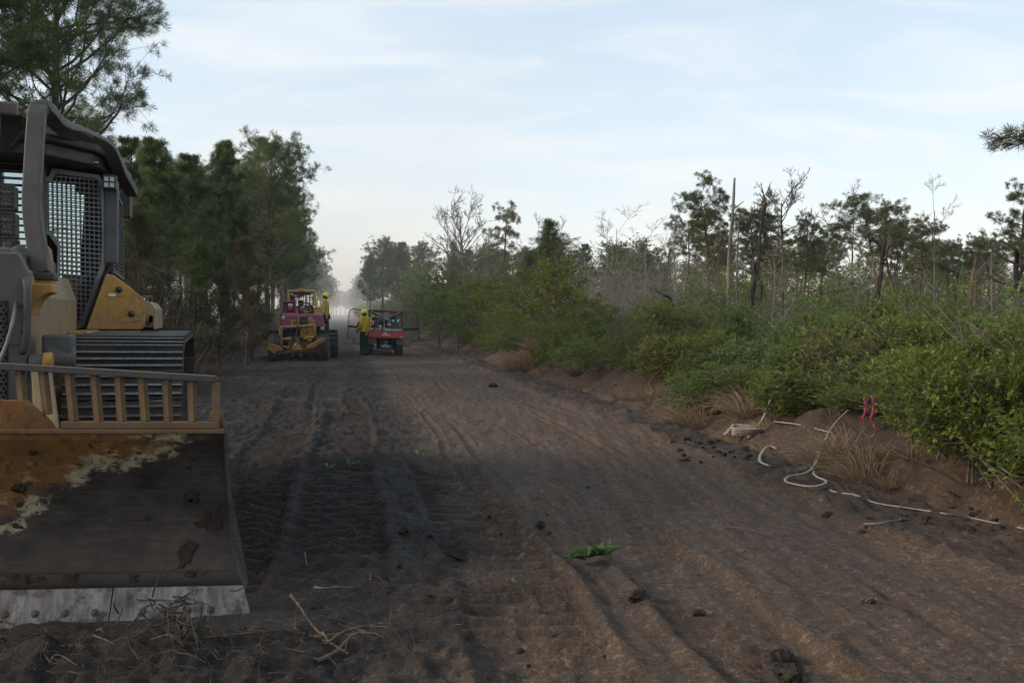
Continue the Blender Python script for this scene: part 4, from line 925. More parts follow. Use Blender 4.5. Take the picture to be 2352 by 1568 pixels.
spot = tb.ramp(tb.noise(5.5, 6, .6, tb.map(loc=(3.3, 1, 8))), .66, .69); c = tb.mix(spot, c, (.016, .014, .013))
tb.pbr(c, tb.math('ADD', .55, tb.math('MULTIPLY', nmid, .4)), 0, tb.bump(tb.math('ADD', nmid, tb.math('MULTIPLY', nfine, .4)), .6, .018), .2); M_BLADE = tb.m
te = NT('worn_cutting_edge'); v1 = te.noise(7, 7, .7, te.map((2.6, 1, .45))); v2 = te.noise(4.5, 6, .65); v3 = te.noise(30, 4, .6, te.map((1.5, 1, .3)))
c = te.mix(te.ramp(v1, .36, .66), (.070, .058, .050), (.215, .205, .195)); c = te.mix(te.math('MULTIPLY', te.ramp(v2, .5, .7), .6), c, (.17, .105, .075)); c = te.mix(te.ramp(te.noise(6, 7, .7, te.map(loc=(5, 0, 2))), .50, .60), c, (.034, .028, .024))
te.pbr(c, .5, .25, te.bump(v3, .25, .004), .5); M_EDGE = te.m

DZ_O = Vector((-3.19, 4.57, 0)); DZ_YAW = rad(18); DZ_ROLL = .016; BL_YAW = rad(-11)
DM = Matrix.Translation(DZ_O) @ Matrix.Rotation(DZ_YAW, 4, 'Z') @ Matrix.Rotation(DZ_ROLL, 4, 'Y'); DMI = DM.inverted()
BM_ = DM @ Matrix.Rotation(BL_YAW, 4, 'Z'); BMI = BM_.inverted()
def D(px, py, ly, MI=DMI):
    """point of the machine's own frame at depth ly behind the blade that the picture shows at (px, py)"""
    o = MI @ Vector((0, 0, CAM_H)); d = MI.to_3x3() @ ray(px, py); return o + d * ((ly - o.y) / d.y)
def B(px, py, ly=0.0): return D(px, py, ly, BMI)
dozer = empty('bulldozer', (0, 0, 0)); dozer.matrix_world = DM
tag(dozer, 'large dusty yellow bulldozer with caged cab and raised brush rack, facing the camera', 'bulldozer')
# ---- blade
blade = empty('blade', (0, 0, 0), (0, 0, BL_YAW)); blade.parent = dozer
prof = [(.075, .165), (.115, .24), (.15, .36), (.165, .50), (.155, .64), (.125, .76), (.075, .88), (.03, .955), (.0, 1.0)]
ex = [1.765, 1.725, 1.685, 1.665, 1.655, 1.65, 1.65, 1.652, 1.655]
mb = MB(); nx = 40; vs = []; fs = []
for s_ in (0, 1):
    for i, (y, z) in enumerate(prof):
        for k in range(nx + 1):
            x = -ex[i] + 2 * ex[i] * k / nx; vs.append((x, y + .035 * s_ + (.015 if s_ else 0), z))
np_ = len(prof); st = np_ * (nx + 1)
for i in range(np_ - 1):
    for k in range(nx):
        a = i * (nx + 1) + k; fs += [(a, a + 1, a + nx + 2, a + nx + 1), (st + a + nx + 1, st + a + nx + 2, st + a + 1, st + a)]
for i in range(np_ - 1):
    for k in (0, nx): a = i * (nx + 1) + k; fs.append((a, a + nx + 1, st + a + nx + 1, st + a))
for k in range(nx):
    for i in (0, np_ - 1): a = i * (nx + 1) + k; fs.append((a, a + 1, st + a + 1, st + a))
mb.add(vs, fs, True); mb.build('moldboard', M_BLADE, blade)
MB().prism([(-.84, .006, .985), (.84, .006, .985), (.80, .0, 1.06), (.68, .0, 1.17), (-.68, .0, 1.17), (-.80, .0, 1.06)], (0, .04, 0)).build('spill_plate', M_BLADE, blade, .004)
MB().mm((-1.66, -.012, 1.001), (1.66, .055, 1.022)).build('blade_lip', M_RUST, blade, .003)
for s_ in (-1, 1):
    MB().prism([(s_ * ex[i] * 1.001, y - .002, z) for i, (y, z) in enumerate(prof)] + [(s_ * ex[i] * 1.001, y + .09, z) for i, (y, z) in reversed(list(enumerate(prof)))], (s_ * .012, 0, 0)).build('end_plate', M_BLADE, blade, .002)
xs = [-1.80, -1.05, -.36, .36, 1.10, 1.80]
for k in range(5):
    a, b = xs[k] + (.003 if k else 0), xs[k + 1] - (.003 if k < 4 else 0)
    top_a = a + (.035 if k == 0 else 0); top_b = b - (.035 if k == 4 else 0)
    bot_a = a - (.04 if k == 0 else 0); bot_b = b + (.04 if k == 4 else 0)
    e = MB().prism([(bot_a, -.045, -.03), (bot_b, -.045, -.03), (top_b, .058, .178), (top_a, .058, .178)], (0, .028, -.012)).build('end_bit' if k in (0, 4) else 'cutting_edge', M_EDGE, blade, .003)
    nb = 4 if k in (0, 4) else 5
    for q in range(nb):
        x = a + (b - a) * (q + .5) / nb if k not in (0, 4) else (a + .16 + q * .115 if k == 4 else b - .16 - q * .115)
        cpt = Vector((x, .0, .065)); nrm = Vector((0, -.9, .43)).normalized()
        MB().lathe([(.0, .006), (.010, .006), (.012, .001), (.019, .003), (.022, .0), (.022, -.012)], cpt + Vector((0, .003, 0)), nrm, 14).build('bolt_head', M_STEEL, e)
# mud caked on the face, thickest along the outer end
rm = random.Random(12)
def face_y(z):
    for (ya, za), (yb, zb) in zip(prof, prof[1:]):
        if za <= z <= zb: return ya + (yb - ya) * (z - za) / (zb - za)
    return prof[0][0] if z < .2 else prof[-1][0]
for k in range(26):
    if k < 6: x, z, r = rm.uniform(1.46, 1.635), .2 + .62 * rm.random() ** 1.6, rm.uniform(.035, .085)
    elif k < 18: x, z, r = rm.uniform(.5, 1.5), rm.uniform(.195, .23), rm.uniform(.02, .04)
    else: x, z, r = rm.uniform(.55, 1.45), rm.uniform(.30, .95), rm.uniform(.015, .04)
    m = MB().ball((0, 0, 0), 1.0, 16, 10)
    m.v = [((lambda f: (v[0] * r * f * 1.25, v[1] * r * f * .11, v[2] * r * f * (1.5 if k < 6 else .8)))(.85 + .7 * mnoise.fractal(Vector(v) * 1.8 + Vector((k * 2.7, 0, 0)), .7, 2.0, 4))) for v in m.v]
    o = m.build('caked_mud', M_MUDC, blade); o.location = (x * (1 if k % 5 else -1), face_y(z), z); o.rotation_euler = (-.25 if z < .4 else .12, rm.uniform(-.6, .6), 0)
MB().bar((-1.67, .118, .245), (1.67, .118, .245), .012, .012).build('weld_seam', M_BLADE, blade)
# ---- brush rack on the blade
rack = empty('brush_rack', (0, 0, 0)); rack.parent = blade
def railpt(x): return Vector((x, .03, 1.374 - .083 * max(0, abs(x) - .55)))
for s_ in (-1, 1):
    MB().bar(railpt(0), railpt(s_ * 1.62), .050, .034).build('rack_rail', M_SWEEP, rack, .004)
    MB().bar((s_ * .85, .03, 1.042), (s_ * 1.64, .03, 1.042), .05, .035).build('rack_rail', M_RUST, rack, .004)
tops = [43, 97, 157, 216, 272, 326, 382, 440, 496]; bots = [53, 110, 170, 227, 280, 334, 387, 443, 496]
for i, (a, b) in enumerate(zip(tops, bots)):
    xt = B(a, 850 + i * 4, .03).x; xb = B(b, 940 if i == 0 else (970 if i == 1 else 990), .03).x; zb = (1.165, 1.095)[i] if i < 2 else 1.06
    for s_ in (-1, 1):
        MB().bar((s_ * xb, .03, zb), (s_ * xt, .035, railpt(xt).z - .02), .036, .036, (0, 1, 0) if i == 8 else (.45, 1, 0)).build('rack_post', M_RUST, rack, .003)
for s_ in (-1, 1):
    MB().tube(arc_path([(s_ * 1.60, .06, 1.02), (s_ * 1.60, .06, 1.11), (s_ * 1.635, .06, 1.12), (s_ * 1.65, .06, 1.02)], .02, 4), .014, 8).build('lifting_loop', M_RUST, blade)
# ---- push frame and lift cylinders between blade and body
for s_ in (-1, 1):
    MB().prism([D(70, 845, .75), D(116, 852, .75), D(133, 985, .45), D(96, 990, .45), D(78, 985, .45)] if s_ > 0 else [Vector((-p.x, p.y, p.z)) for p in (D(70, 845, .75), D(116, 852, .75), D(133, 985, .45), D(96, 990, .45), D(78, 985, .45))], (0, .07, 0)).build('lift_arm', M_CATT, dozer, .008)
    p = D(83, 832, .82); q = D(112, 832, .82)
    MB().cyl((s_ * p.x - .035, .82, p.z), (s_ * p.x + .045, .82, p.z), .052, n=20).build('pivot_boss', M_GREY, dozer, .006)
    MB().cyl((s_ * q.x - .025, .80, q.z + .004), (s_ * q.x + .025, .80, q.z + .004), .058, n=20).build('pin_ear', M_CATY, dozer, .006)
    a = D(103, 820, .98); b = D(170, 822, .98)
    MB().cyl((s_ * a.x, .98, a.z), (s_ * b.x, 1.02, b.z), .075, n=22).build('lift_cylinder', M_GREY, dozer, .01)
    a = D(99, 768, 1.0); b = D(167, 812, 1.0)
    MB().mm((s_ * a.x, .94, a.z), (s_ * b.x, 1.16, b.z)).build('cylinder_guard', M_GREY, dozer, .018, 3)
    MB().bar((s_ * .52, .25, .35), (s_ * .55, 1.6, .55), .14, .2).build('push_arm', M_CATY, dozer, .02)
# ---- hood, radiator guard
z0 = .62
MB().prism([(-.50, .90, z0), (.50, .90, z0), (.50, .90, 1.72), (.44, .90, 1.90), (-.44, .90, 1.90), (-.50, .90, 1.72)], (0, 2.05, 0)).build('hood', M_CATT, dozer, .02, 3)
MB().prism([(-.515, .80, .70), (.515, .80, .70), (.515, .80, 1.86), (.46, .80, 1.98), (-.46, .80, 1.98), (-.515, .80, 1.86)], (0, .12, 0)).build('radiator_guard', M_GREY, dozer, .014, 3)
gp = D(0, 690, .795); gx1 = D(19, 800, .795).x
gr = MB(); hx = .0145
gr.mm((-gx1, .7965, .78), (gx1, .799, gp.z)); gr.build('grille_backing', M_BLACK, dozer)
gr = MB(); r_, pit = .0125, .030
nzr = int((gp.z - .80) / (pit * .866))
for j in range(nzr):
    for i in range(-int(gx1 / pit), int(gx1 / pit) + 1):
        cx_ = i * pit + (pit / 2 if j % 2 else 0); cz_ = .80 + j * pit * .866
        if abs(cx_) > gx1 - .016: continue
        ring = []
        for rr_ in (r_, pit * .575): ring += [(cx_ + rr_ * math.sin(math.pi / 3 * k), .788, cz_ + rr_ * math.cos(math.pi / 3 * k)) for k in range(6)]
        gr.add(ring, [(k, (k + 1) % 6, 6 + (k + 1) % 6, 6 + k) for k in range(6)])
go = gr.build('perforated_grille', M_GREY, dozer); go.modifiers.new('solid', 'SOLIDIFY').thickness = .006
# side panel lines, bolts, brackets on the hood side towards the road
MB().prism([D(47, 655, .93), D(64, 655, .93), D(64, 748, .93), D(47, 752, .93)], (0, .02, 0)).build('service_panel', M_RUST, dozer, .004)
for py in (740, 772, 796):
    p = D(73, py, .89); MB().lathe([(0, .018), (.014, .018), (.016, 0)], (p.x - .02, .795, p.z), (0, -1, 0), 6, False).build('bolt_head', M_DARK, dozer)
pts = [D(70, 652, 1.05), D(120, 652, 1.05), D(121, 672, 1.05), D(104, 677, 1.05), D(90, 690, 1.05), D(80, 708, 1.05), D(77, 724, 1.05), D(66, 724, 1.05)]
for s_ in (1, -1): MB().prism([(s_ * p.x, 1.0, p.z) for p in pts], (0, .26, 0)).build('sweep_bracket', M_CATY, dozer, .008)
# upper grey cowl in front of the cab
pts = [D(96, 590, 2.1), D(104, 572, 2.1), D(112, 560, 2.1), D(121, 568, 2.1), D(125, 600, 2.1), D(124, 655, 2.1), D(125, 745, 2.1), D(90, 752, 2.1), D(80, 660, 2.1)]
for s_ in (1, -1): MB().prism([(s_ * p.x, 1.9, p.z) for p in pts], (-s_ * .05, .5, 0)).build('engine_panel', M_CATT, dozer, .014, 3)
MB().mm((-.40, .95, 1.9), (.40, 2.6, 2.02)).build('hood_cover', M_GREY, dozer, .03, 3)
# panel seams, bolts, hoses and plates on the front of the machine
for z in (1.05, 1.42): MB().mm((-.50, .796, z), (-.36, .80, z + .006)).mm((.36, .796, z), (.50, .80, z + .006)).build('panel_seam', M_DARK, dozer)
for z in (.80, .98, 1.14, 1.30, 1.50, 1.66, 1.82):
    for x in (.485, -.485): MB().lathe([(0, .012), (.009, .012), (.011, 0)], (x, .80, z), (0, -1, 0), 6, False).build('bolt_head', M_STEEL, dozer)
for k, (x0, x1) in enumerate(((.50, .56), (.53, .60), (.56, .64))): MB().tube(smooth_path([Vector((x0, 1.02, 1.30 - .05 * k)), Vector((x0 + .05, .92, 1.16)), Vector((x1, .90, 1.0)), Vector((x1 + .04, 1.0, .92 + .02 * k))], 5), .013, 8).build('hydraulic_hose', M_BLACK, dozer)
p = D(64, 700, .79); MB().mm((p.x - .02, .786, p.z - .05), (p.x + .012, .794, p.z + .05)).build('warning_decal', M_YDEC, dozer)
p = D(104, 700, 1.9); MB().mm((p.x - .06, 1.885, p.z - .10), (p.x + .02, 1.893, p.z + .06)).build('hood_decal', M_CATY, dozer, .004)
for px, py in ((98, 585), (118, 640), (119, 690), (118, 735)): p = D(px, py, 1.88); MB().lathe([(0, .014), (.010, .014), (.012, 0)], p, (0, -1, 0), 6, False).build('bolt_head', M_DARK, dozer)
# ---- sweeps: heavy square tube from the hood bracket up and back over the roof
for s_ in (1, -1):
    pp = [D(97, 632, 1.42), D(84, 560, 1.50), D(72, 470, 1.62), D(80, 330, 1.80), D(86, 248, 1.92), D(106, 250, 2.15), D(138, 292, 2.55), D(196, 312, 3.0), D(252, 340, 3.25), D(270, 385, 3.45), D(303, 442, 4.55)]
    pp = [Vector((s_ * p.x, p.y, p.z)) for p in pp]
    MB().tube(arc_path(pp, .22, 6), .079, 4, True, False, .86, (0, 1, .35)).build('roof_sweep', M_SWEEP, dozer, .016, 3)
    p = D(96, 632, 1.42); MB().mm((s_ * p.x - .075, 1.34, p.z - .035), (s_ * p.x + .085, 1.52, p.z + .015)).build('sweep_foot', M_DARK, dozer, .01)
    q = D(100, 645, 1.42); MB().mm((s_ * q.x - .06, 1.36, q.z - .03), (s_ * q.x + .06, 1.5, q.z + .04)).build('sweep_foot_pad', M_CATY, dozer, .006)
# ---- cab
def dl(px): return 3.10 + .34 * (px - 95) / 150           # the door stands at an angle: its outer edge lies farther back
def DD(px, py, off=0.0): return D(px, py, dl(px) + off)
cab = empty('cab', (0, 0, 0)); cab.parent = dozer
outer = [(94, 405), (112, 404), (119, 386), (228, 402), (238, 424), (243, 500), (243, 565), (241, 612), (193, 748), (180, 756), (140, 757), (133, 740), (131, 728), (124, 726), (124, 668), (130, 630), (132, 568), (112, 540), (97, 538)]
inner = [(101, 418), (118, 417), (127, 399), (222, 411), (229, 426), (233, 500), (234, 560), (231, 606), (186, 738), (176, 745), (147, 746), (142, 730), (140, 718), (131, 716), (131, 670), (137, 630), (138, 562), (117, 532), (103, 530)]
def frame_ring(o_, i_, off, th, mir):
    n = len(o_); sg = -1 if mir else 1
    A = [DD(*p, off) for p in o_] + [DD(*p, off) for p in i_]; A = [Vector((sg * p.x, p.y, p.z)) for p in A]; Bk = [p + Vector((0, th, 0)) for p in A]
    f = [(k, (k + 1) % n, n + (k + 1) % n, n + k) for k in range(n)]
    return MB().add(A + Bk, f + [tuple(2 * n + i for i in q[::-1]) for q in f] + [(k, (k + 1) % n, 2 * n + (k + 1) % n, 2 * n + k) for k in range(n)] + [(n + k, n + (k + 1) % n, 3 * n + (k + 1) % n, 3 * n + k) for k in range(n)])
def inside(px, py, poly):
    r = False; n = len(poly)
    for i in range(n):
        (x1, y1), (x2, y2) = poly[i], poly[(i + 1) % n]
        if (y1 > py) != (y2 > py) and px < (x2 - x1) * (py - y1) / (y2 - y1) + x1: r = not r
    return r
def clip_spans(fn, a, b, poly, n=220):
    sp = []; cur = None
    for k in range(n + 1):
        t = a + (b - a) * k / n; ins = inside(*fn(t), poly)
        if ins and cur is None: cur = t
        if (not ins or k == n) and cur is not None: sp.append((cur, t)); cur = None
    return sp
for mir in (False, True):
    sg = -1 if mir else 1; flip = lambda p: Vector((sg * p.x, p.y, p.z))
    door = frame_ring(outer, inner, 0, .03, mir).build('door', M_DOOR, cab, .004)
    g = MB()
    for k in range(14):
        x = 98 + k * 10.6
        for a, b in clip_spans(lambda t: (x + (t - 400) * .012, t), 385, 760, inner): g.bar(flip(DD(x + (a - 400) * .012, a, .012)), flip(DD(x + (b - 400) * .012, b, .012)), .009, .007, (0, 1, 0))
    for k in range(34):
        y = 392 + k * 10.6
        for a, b in clip_spans(lambda t: (t, y + (t - 95) * .085), 92, 246, inner): g.bar(flip(DD(a, y + (a - 95) * .085, .008)), flip(DD(b, y + (b - 95) * .085, .008)), .009, .007, (0, 1, 0))
    g.build('door_grille', M_DOOR, door)
    gpts = [(101, 416), (196, 426), (190, 520), (184, 640), (176, 744), (147, 744), (131, 716), (131, 670), (137, 630), (138, 562), (117, 532), (103, 530)]
    MB().add([flip(DD(*p, .09)) for p in gpts], [tuple(range(len(gpts)))]).build('door_glass', M_GLASS, door)
    hp = DD(160, 396); 
    for py in (470, 560, 640 if False else 600): p = flip(DD(244, py, .0)); MB().cyl((p.x, p.y, p.z - .05), (p.x, p.y, p.z + .05), .012, n=8).build('hinge', M_DARK, door)
    # black rubber seal down the slanting rear edge of the door opening
    MB().tube([flip(DD(247, 612, .05)), flip(DD(243, 628, .04)), flip(DD(219, 690, .04)), flip(DD(196, 752, .03)), flip(DD(182, 761, .02)), flip(DD(140, 761, .02))], .022, 8).build('door_seal', M_BLACK, cab)
    MB().tube([flip(DD(238, 650, .05)), flip(DD(202, 752, .04))], .016, 8).build('door_seal', M_BLACK, cab)
    # corner post and side window guard behind it
    cpz0, cpz1 = DD(250, 605).z, DD(250, 415).z; px_ = DD(250, 500).x
    MB().mm((sg * (px_ - .035), 3.42, cpz0), (sg * (px_ + .075), 3.52, cpz1)).build('corner_post', M_BLUEG, cab, .012)
    A = D(258, 432, 3.62); A2 = D(257, 622, 3.62); Bq = D(278, 470, 4.55); B2 = D(281, 640, 4.55)
    P4 = [flip(A), flip(Bq), flip(B2), flip(A2)]
    sgd = MB()
    for e0, e1 in ((0, 1), (1, 2), (2, 3), (3, 0)): sgd.bar(P4[e0], P4[e1], .03, .03)
    so = sgd.build('window_guard', M_BLUEG, cab, .003)
    bars = MB()
    for k in range(1, 20): t = k / 20; bars.bar(P4[0].lerp(P4[3], t), P4[1].lerp(P4[2], t), .010, .010)
    for k in range(1, 7): t = k / 7; bars.bar(P4[0].lerp(P4[1], t), P4[3].lerp(P4[2], t), .010, .010)
    bars.build('guard_bars', M_GREY, so)
    MB().add([p + Vector((-sg * .03, 0, 0)) for p in P4], [(0, 1, 2, 3)]).build('window_glass', M_BLACK, so)
    # work lamp under the roof corner
    p = flip(D(252, 418, 3.3)); lamp = MB().mm((p.x - .055, 3.26, p.z - .07), (p.x + .055, 3.36, p.z + .06)).build('work_lamp', M_DARK, cab, .01)
    for i in range(2):
        for j in range(2): MB().mm((p.x - .042 + i * .046, 3.252, p.z - .052 + j * .05), (p.x - .042 + i * .046 + .036, 3.257, p.z - .052 + j * .05 + .04)).build('lamp_lens', M_LAMP, lamp, .004)
    p = flip(D(214, 375, 3.15)); MB().mm((p.x - .06, 3.1, p.z - .008), (p.x + .045, 3.18, p.z + .012)).build('dome_lamp', M_LAMP, cab, .006)
    # rear box hanging off the roof
    p = flip(D(289, 470, 4.9)); MB().mm((p.x - .05, 4.8, p.z - .13), (p.x + .05, 5.05, p.z + .13)).build('guard_box', M_GREY, cab, .006)
# front window, frame and its guard
fw = D(95, 400, 3.1); fz1 = fw.z; fx = fw.x
MB().add([(-fx, 3.1, 1.55), (fx, 3.1, 1.55), (fx, 3.1, fz1), (-fx, 3.1, fz1)], [(0, 1, 2, 3)]).build('windscreen', M_GLASS, cab)
wg = MB()
for k in range(9): x = -fx + 2 * fx * k / 8; wg.bar((x, 3.06, 1.6), (x, 3.06, fz1), .01, .01)
for k in range(26): z = 1.62 + k * .055; wg.bar((-fx, 3.055, z), (fx, 3.055, z), .01, .01)
wg.build('windscreen_guard', M_DARK, cab)
for s_ in (-1, 1): MB().mm((s_ * (fx - .02), 3.05, 1.5), (s_ * (fx + .03), 3.2, fz1 + .1)).build('windscreen_post', M_BLUEG, cab, .008)
# dark interior: floor, rear wall, seat, levers
MB().mm((-.62, 3.3, 1.36), (.62, 4.6, 1.44)).build('cab_floor', M_DARK, cab, .01)
MB().mm((-.66, 4.55, 1.4), (.66, 4.6, 2.85)).build('cab_bulkhead', M_DARK, cab, .01)
MB().mm((-.26, 3.9, 1.75), (.26, 4.4, 1.9)).mm((-.25, 4.3, 1.9), (.25, 4.42, 2.55)).build('operator_seat', M_BLACK, cab, .04, 3)
for x in (.34, .42, .50): MB().tube([(x, 3.5, 1.45), (x + .02, 3.6, 1.9), (x - .02, 3.62, 2.3)], .018, 8).build('hose', M_BLACK, cab)
MB().tube([(.30, 3.5, 1.7), (.55, 3.45, 2.0)], .02, 8).build('grab_handle', M_GREY, cab)
# roof: dark slab with a chamfered front, expanded-metal deck on top, beam at the front
lipL = D(112, 318, 2.62); lipR = D(224, 345, 3.02); sd1 = D(268, 392, 3.5); sd2 = D(303, 452, 4.7)
zr = lipL.z
ro = [(lipL.x, 2.62), (lipR.x, 3.02), (sd1.x, 3.5), (sd2.x, 4.7)]
ro = ro + [(-x, y) for x, y in reversed(ro)]
MB().prism([(x, y, zr - .02) for x, y in ro], (0, 0, .07)).build('roof', M_DARK, cab, .02, 3)
MB().prism([(x * .93, 2.7 + (y - 2.62) * .93, zr - .12) for x, y in ro], (0, 0, .10)).build('headliner', M_DARK, cab, .01)
ex_ = MB(); hp_ = .052
for j in range(26):
    for i in range(-15, 16):
        cx_ = i * hp_ + (hp_ / 2 if j % 2 else 0); cy_ = 2.72 + j * .034
        if abs(cx_) > .60 - .0 * j: continue
        q = [(cx_ - hp_ / 2, cy_, zr + .085), (cx_, cy_ - .018, zr + .085), (cx_ + hp_ / 2, cy_, zr + .085)]
        ex_.bar(q[0], q[1], .006, .006); ex_.bar(q[1], q[2], .006, .006)
ex_.build('roof_screen', M_GREY, cab)
fb = D(0, 250, 2.35); MB().bar((-.62, 2.35, fb.z), (D(40, 250, 2.35).x, 2.35, fb.z), .10, .10).build('roof_beam', M_SWEEP, cab, .02, 3)
MB().prism([D(0, 262, 2.42), D(42, 262, 2.42), D(68, 275, 2.6), D(60, 300, 2.6), D(24, 340, 2.6), D(0, 345, 2.6)], (0, .06, 0)).build('roof_gusset', M_DARK, cab, .01)
# lamp cages at the front (left edge of the picture)
for (x0, y0, x1, y1, ly) in ((-8, 424, 34, 482, 1.95), (-8, 487, 36, 546, 1.93), (-8, 598, 31, 642, 1.5)):
    a = D(x0, y0, ly); b = D(x1, y1, ly); bx_m = MB().mm((a.x, ly, a.z), (b.x, ly + .14, b.z)).build('head_lamp', M_DARK, dozer, .012)
    cg = MB()
    for k in range(6): x = a.x + (b.x - a.x) * k / 5; cg.bar((x, ly - .03, a.z), (x, ly - .03, b.z), .008, .008, (0, 1, 0))
    for k in range(7): z = a.z + (b.z - a.z) * k / 6; cg.bar((a.x, ly - .036, z), (b.x, ly - .036, z), .008, .008, (0, 1, 0))
    cg.build('lamp_cage', M_SWEEP, bx_m)
    for i in range(2):
        for j in range(3 if ly > 1.6 else 2):
            c_ = Vector((a.x + (b.x - a.x) * (.47 + .22 * i), ly - .004, b.z + (a.z - b.z) * ((.26 + .24 * j) if ly > 1.6 else (.3 + .4 * j))))
            MB().lathe([(0, .002), (.017, .0), (.021, .008), (.024, .006)], c_, (0, -1, 0), 12).build('lamp_lens', M_LAMP, bx_m)
a = D(-8, 548, 1.7); b = D(42, 600, 1.7); MB().mm((a.x, 1.7, a.z), (b.x, 1.78, b.z)).build('lamp_bracket', M_DARK, dozer, .01)
a = D(8, 556, 1.69); b = D(30, 580, 1.69); MB().mm((a.x, 1.66, a.z), (b.x, 1.69, b.z)).build('viewing_port', M_SWEEP, dozer, .01)
# tow shackle with steel cable, hand rail
p = D(45, 582, 1.30); MB().lathe([(.018, -.015), (.052, -.015), (.055, 0), (.052, .015), (.018, .015)], p, (0, 1, 0), 18).build('shackle_plate', M_GREY, dozer)
MB().tube(smooth_path([D(36, 590, 1.25), D(34, 606, 1.25), D(38, 622, 1.25), D(48, 618, 1.25), D(55, 606, 1.25), D(55, 590, 1.25)], 4), .012, 8).build('shackle', M_GREY, dozer)
MB().cyl(D(31, 586, 1.26), D(60, 586, 1.26), .016, n=12).build('shackle_pin', M_RUST, dozer)
MB().tube(smooth_path([D(40, 620, 1.22), D(38, 650, 1.0), D(33, 720, .72), D(15, 790, .68), D(-12, 850, .66)], 5), .011, 8).build('steel_cable', M_CABLE, dozer)
a = D(38, 640, 1.0); MB().cyl(a + Vector((0, 0, .05)), a - Vector((0, 0, .06)), .02, n=12).build('cable_clamp', M_GREY, dozer)
MB().tube(arc_path([D(56, 640, .80), D(63, 660, .76), D(62, 770, .74), D(55, 806, .76), D(50, 806, .79)], .05, 4), .022, 10).build('hand_rail', M_SWEEP, dozer)
MB().mm((.53, .80, D(72, 640, .8).z - .0), (.535, .82, D(72, 700, .8).z)).build('warning_decal', M_CATT, dozer)
# ---- fender with doors beside the cab, flange with bolts
def fl(px): return 3.05 + .25 * (px - 195) / 160
fout = [(244, 628), (262, 632), (300, 660), (336, 691), (340, 700), (334, 742), (326, 757), (197, 757)]
for s_ in (1, -1):
    fp = [D(x, y, fl(x)) for x, y in fout]; fp = [Vector((s_ * p.x, p.y, p.z)) for p in fp]
    fend = MB().prism(fp, (-s_ * .06, .9, 0)).build('fender', M_CATY, dozer, .012, 3)
    fr = [D(x, y, fl(x) + .02) for x, y in ((336, 691), (345, 694), (357, 710), (357, 757), (352, 757), (351, 727), (343, 724), (338, 742))]; MB().prism([(s_ * p.x, p.y, p.z) for p in fr], (0, 1.1, 0)).build('fender_edge', M_CATT, fend, .008)
    for poly in ([(262, 638), (270, 641), (291, 661), (287, 677), (286, 681), (250, 681), (249, 678)], [(311, 685), (324, 696), (324, 736), (270, 746), (267, 741)]):
        pp = [D(x, y, fl(x) - .008) for x, y in poly]; dr = MB().prism([(s_ * p.x, p.y, p.z) for p in pp], (0, .02, 0)).build('access_door', M_CATY, fend, .006)
        c_ = sum(((p) for p in pp), Vector()) / len(pp); MB().lathe([(0, .03), (.016, .03), (.018, .012), (.026, .010), (.028, 0)], (s_ * (c_.x + .01), c_.y - .012, c_.z), (0, -1, 0), 12).build('door_latch', M_DARK, fend)
    a = D(190, 762, 3.0); b = D(326, 783, 3.2)
    fg = MB().prism([(s_ * p.x, p.y, p.z) for p in (D(189, 760, 2.98), D(322, 760, 3.18), D(319, 784, 3.18), D(169, 784, 2.95), D(169, 776, 2.95), D(189, 776, 2.95))], (0, .06, 0)).build('fender_flange', M_CATY, fend, .006)
    for k in range(12):
        q = D(196 + k * 10.4, 764, 2.96 + .018 * k); MB().lathe([(0, .016), (.011, .016), (.013, 0)], (s_ * q.x, q.y, q.z), (0, -1, 0), 6, False).build('bolt_head', M_CATY, fg)
    for k in range(3):
        q = D(200 + k * 53, 770, 2.97 + .08 * k); MB().lathe([(0, .012), (.009, .012), (.011, 0)], (s_ * q.x, q.y, q.z), (0, -1, 0), 8).build('bolt_head', M_WHITE, fg)
    MB().mm((s_ * .50, 2.4, .8), (s_ * .66, 4.7, D(200, 757, 3.1).z)).build('side_frame', M_CATY, dozer, .02)
    MB().tube([(s_ * .90, 3.9, 1.66), (s_ * .90, 3.9, 1.78), (s_ * 1.0, 4.0, 1.785), (s_ * 1.0, 4.0, 1.62)], .022, 8).build('hand_hold', M_RUST, dozer)
p = D(256, 677, 3.02); MB().mm((p.x - .028, 3.075, p.z - .012), (p.x + .028, 3.083, p.z + .012)).build('decal_plate', M_WHITE, dozer)
MB().mm((-.62, 4.6, .7), (.62, 5.2, 2.2)).build('tail_housing', M_CATY, dozer, .04)
MB().mm((-.55, 1.3, .55), (.55, 4.8, 1.1)).build('main_frame', M_CATY, dozer, .03)
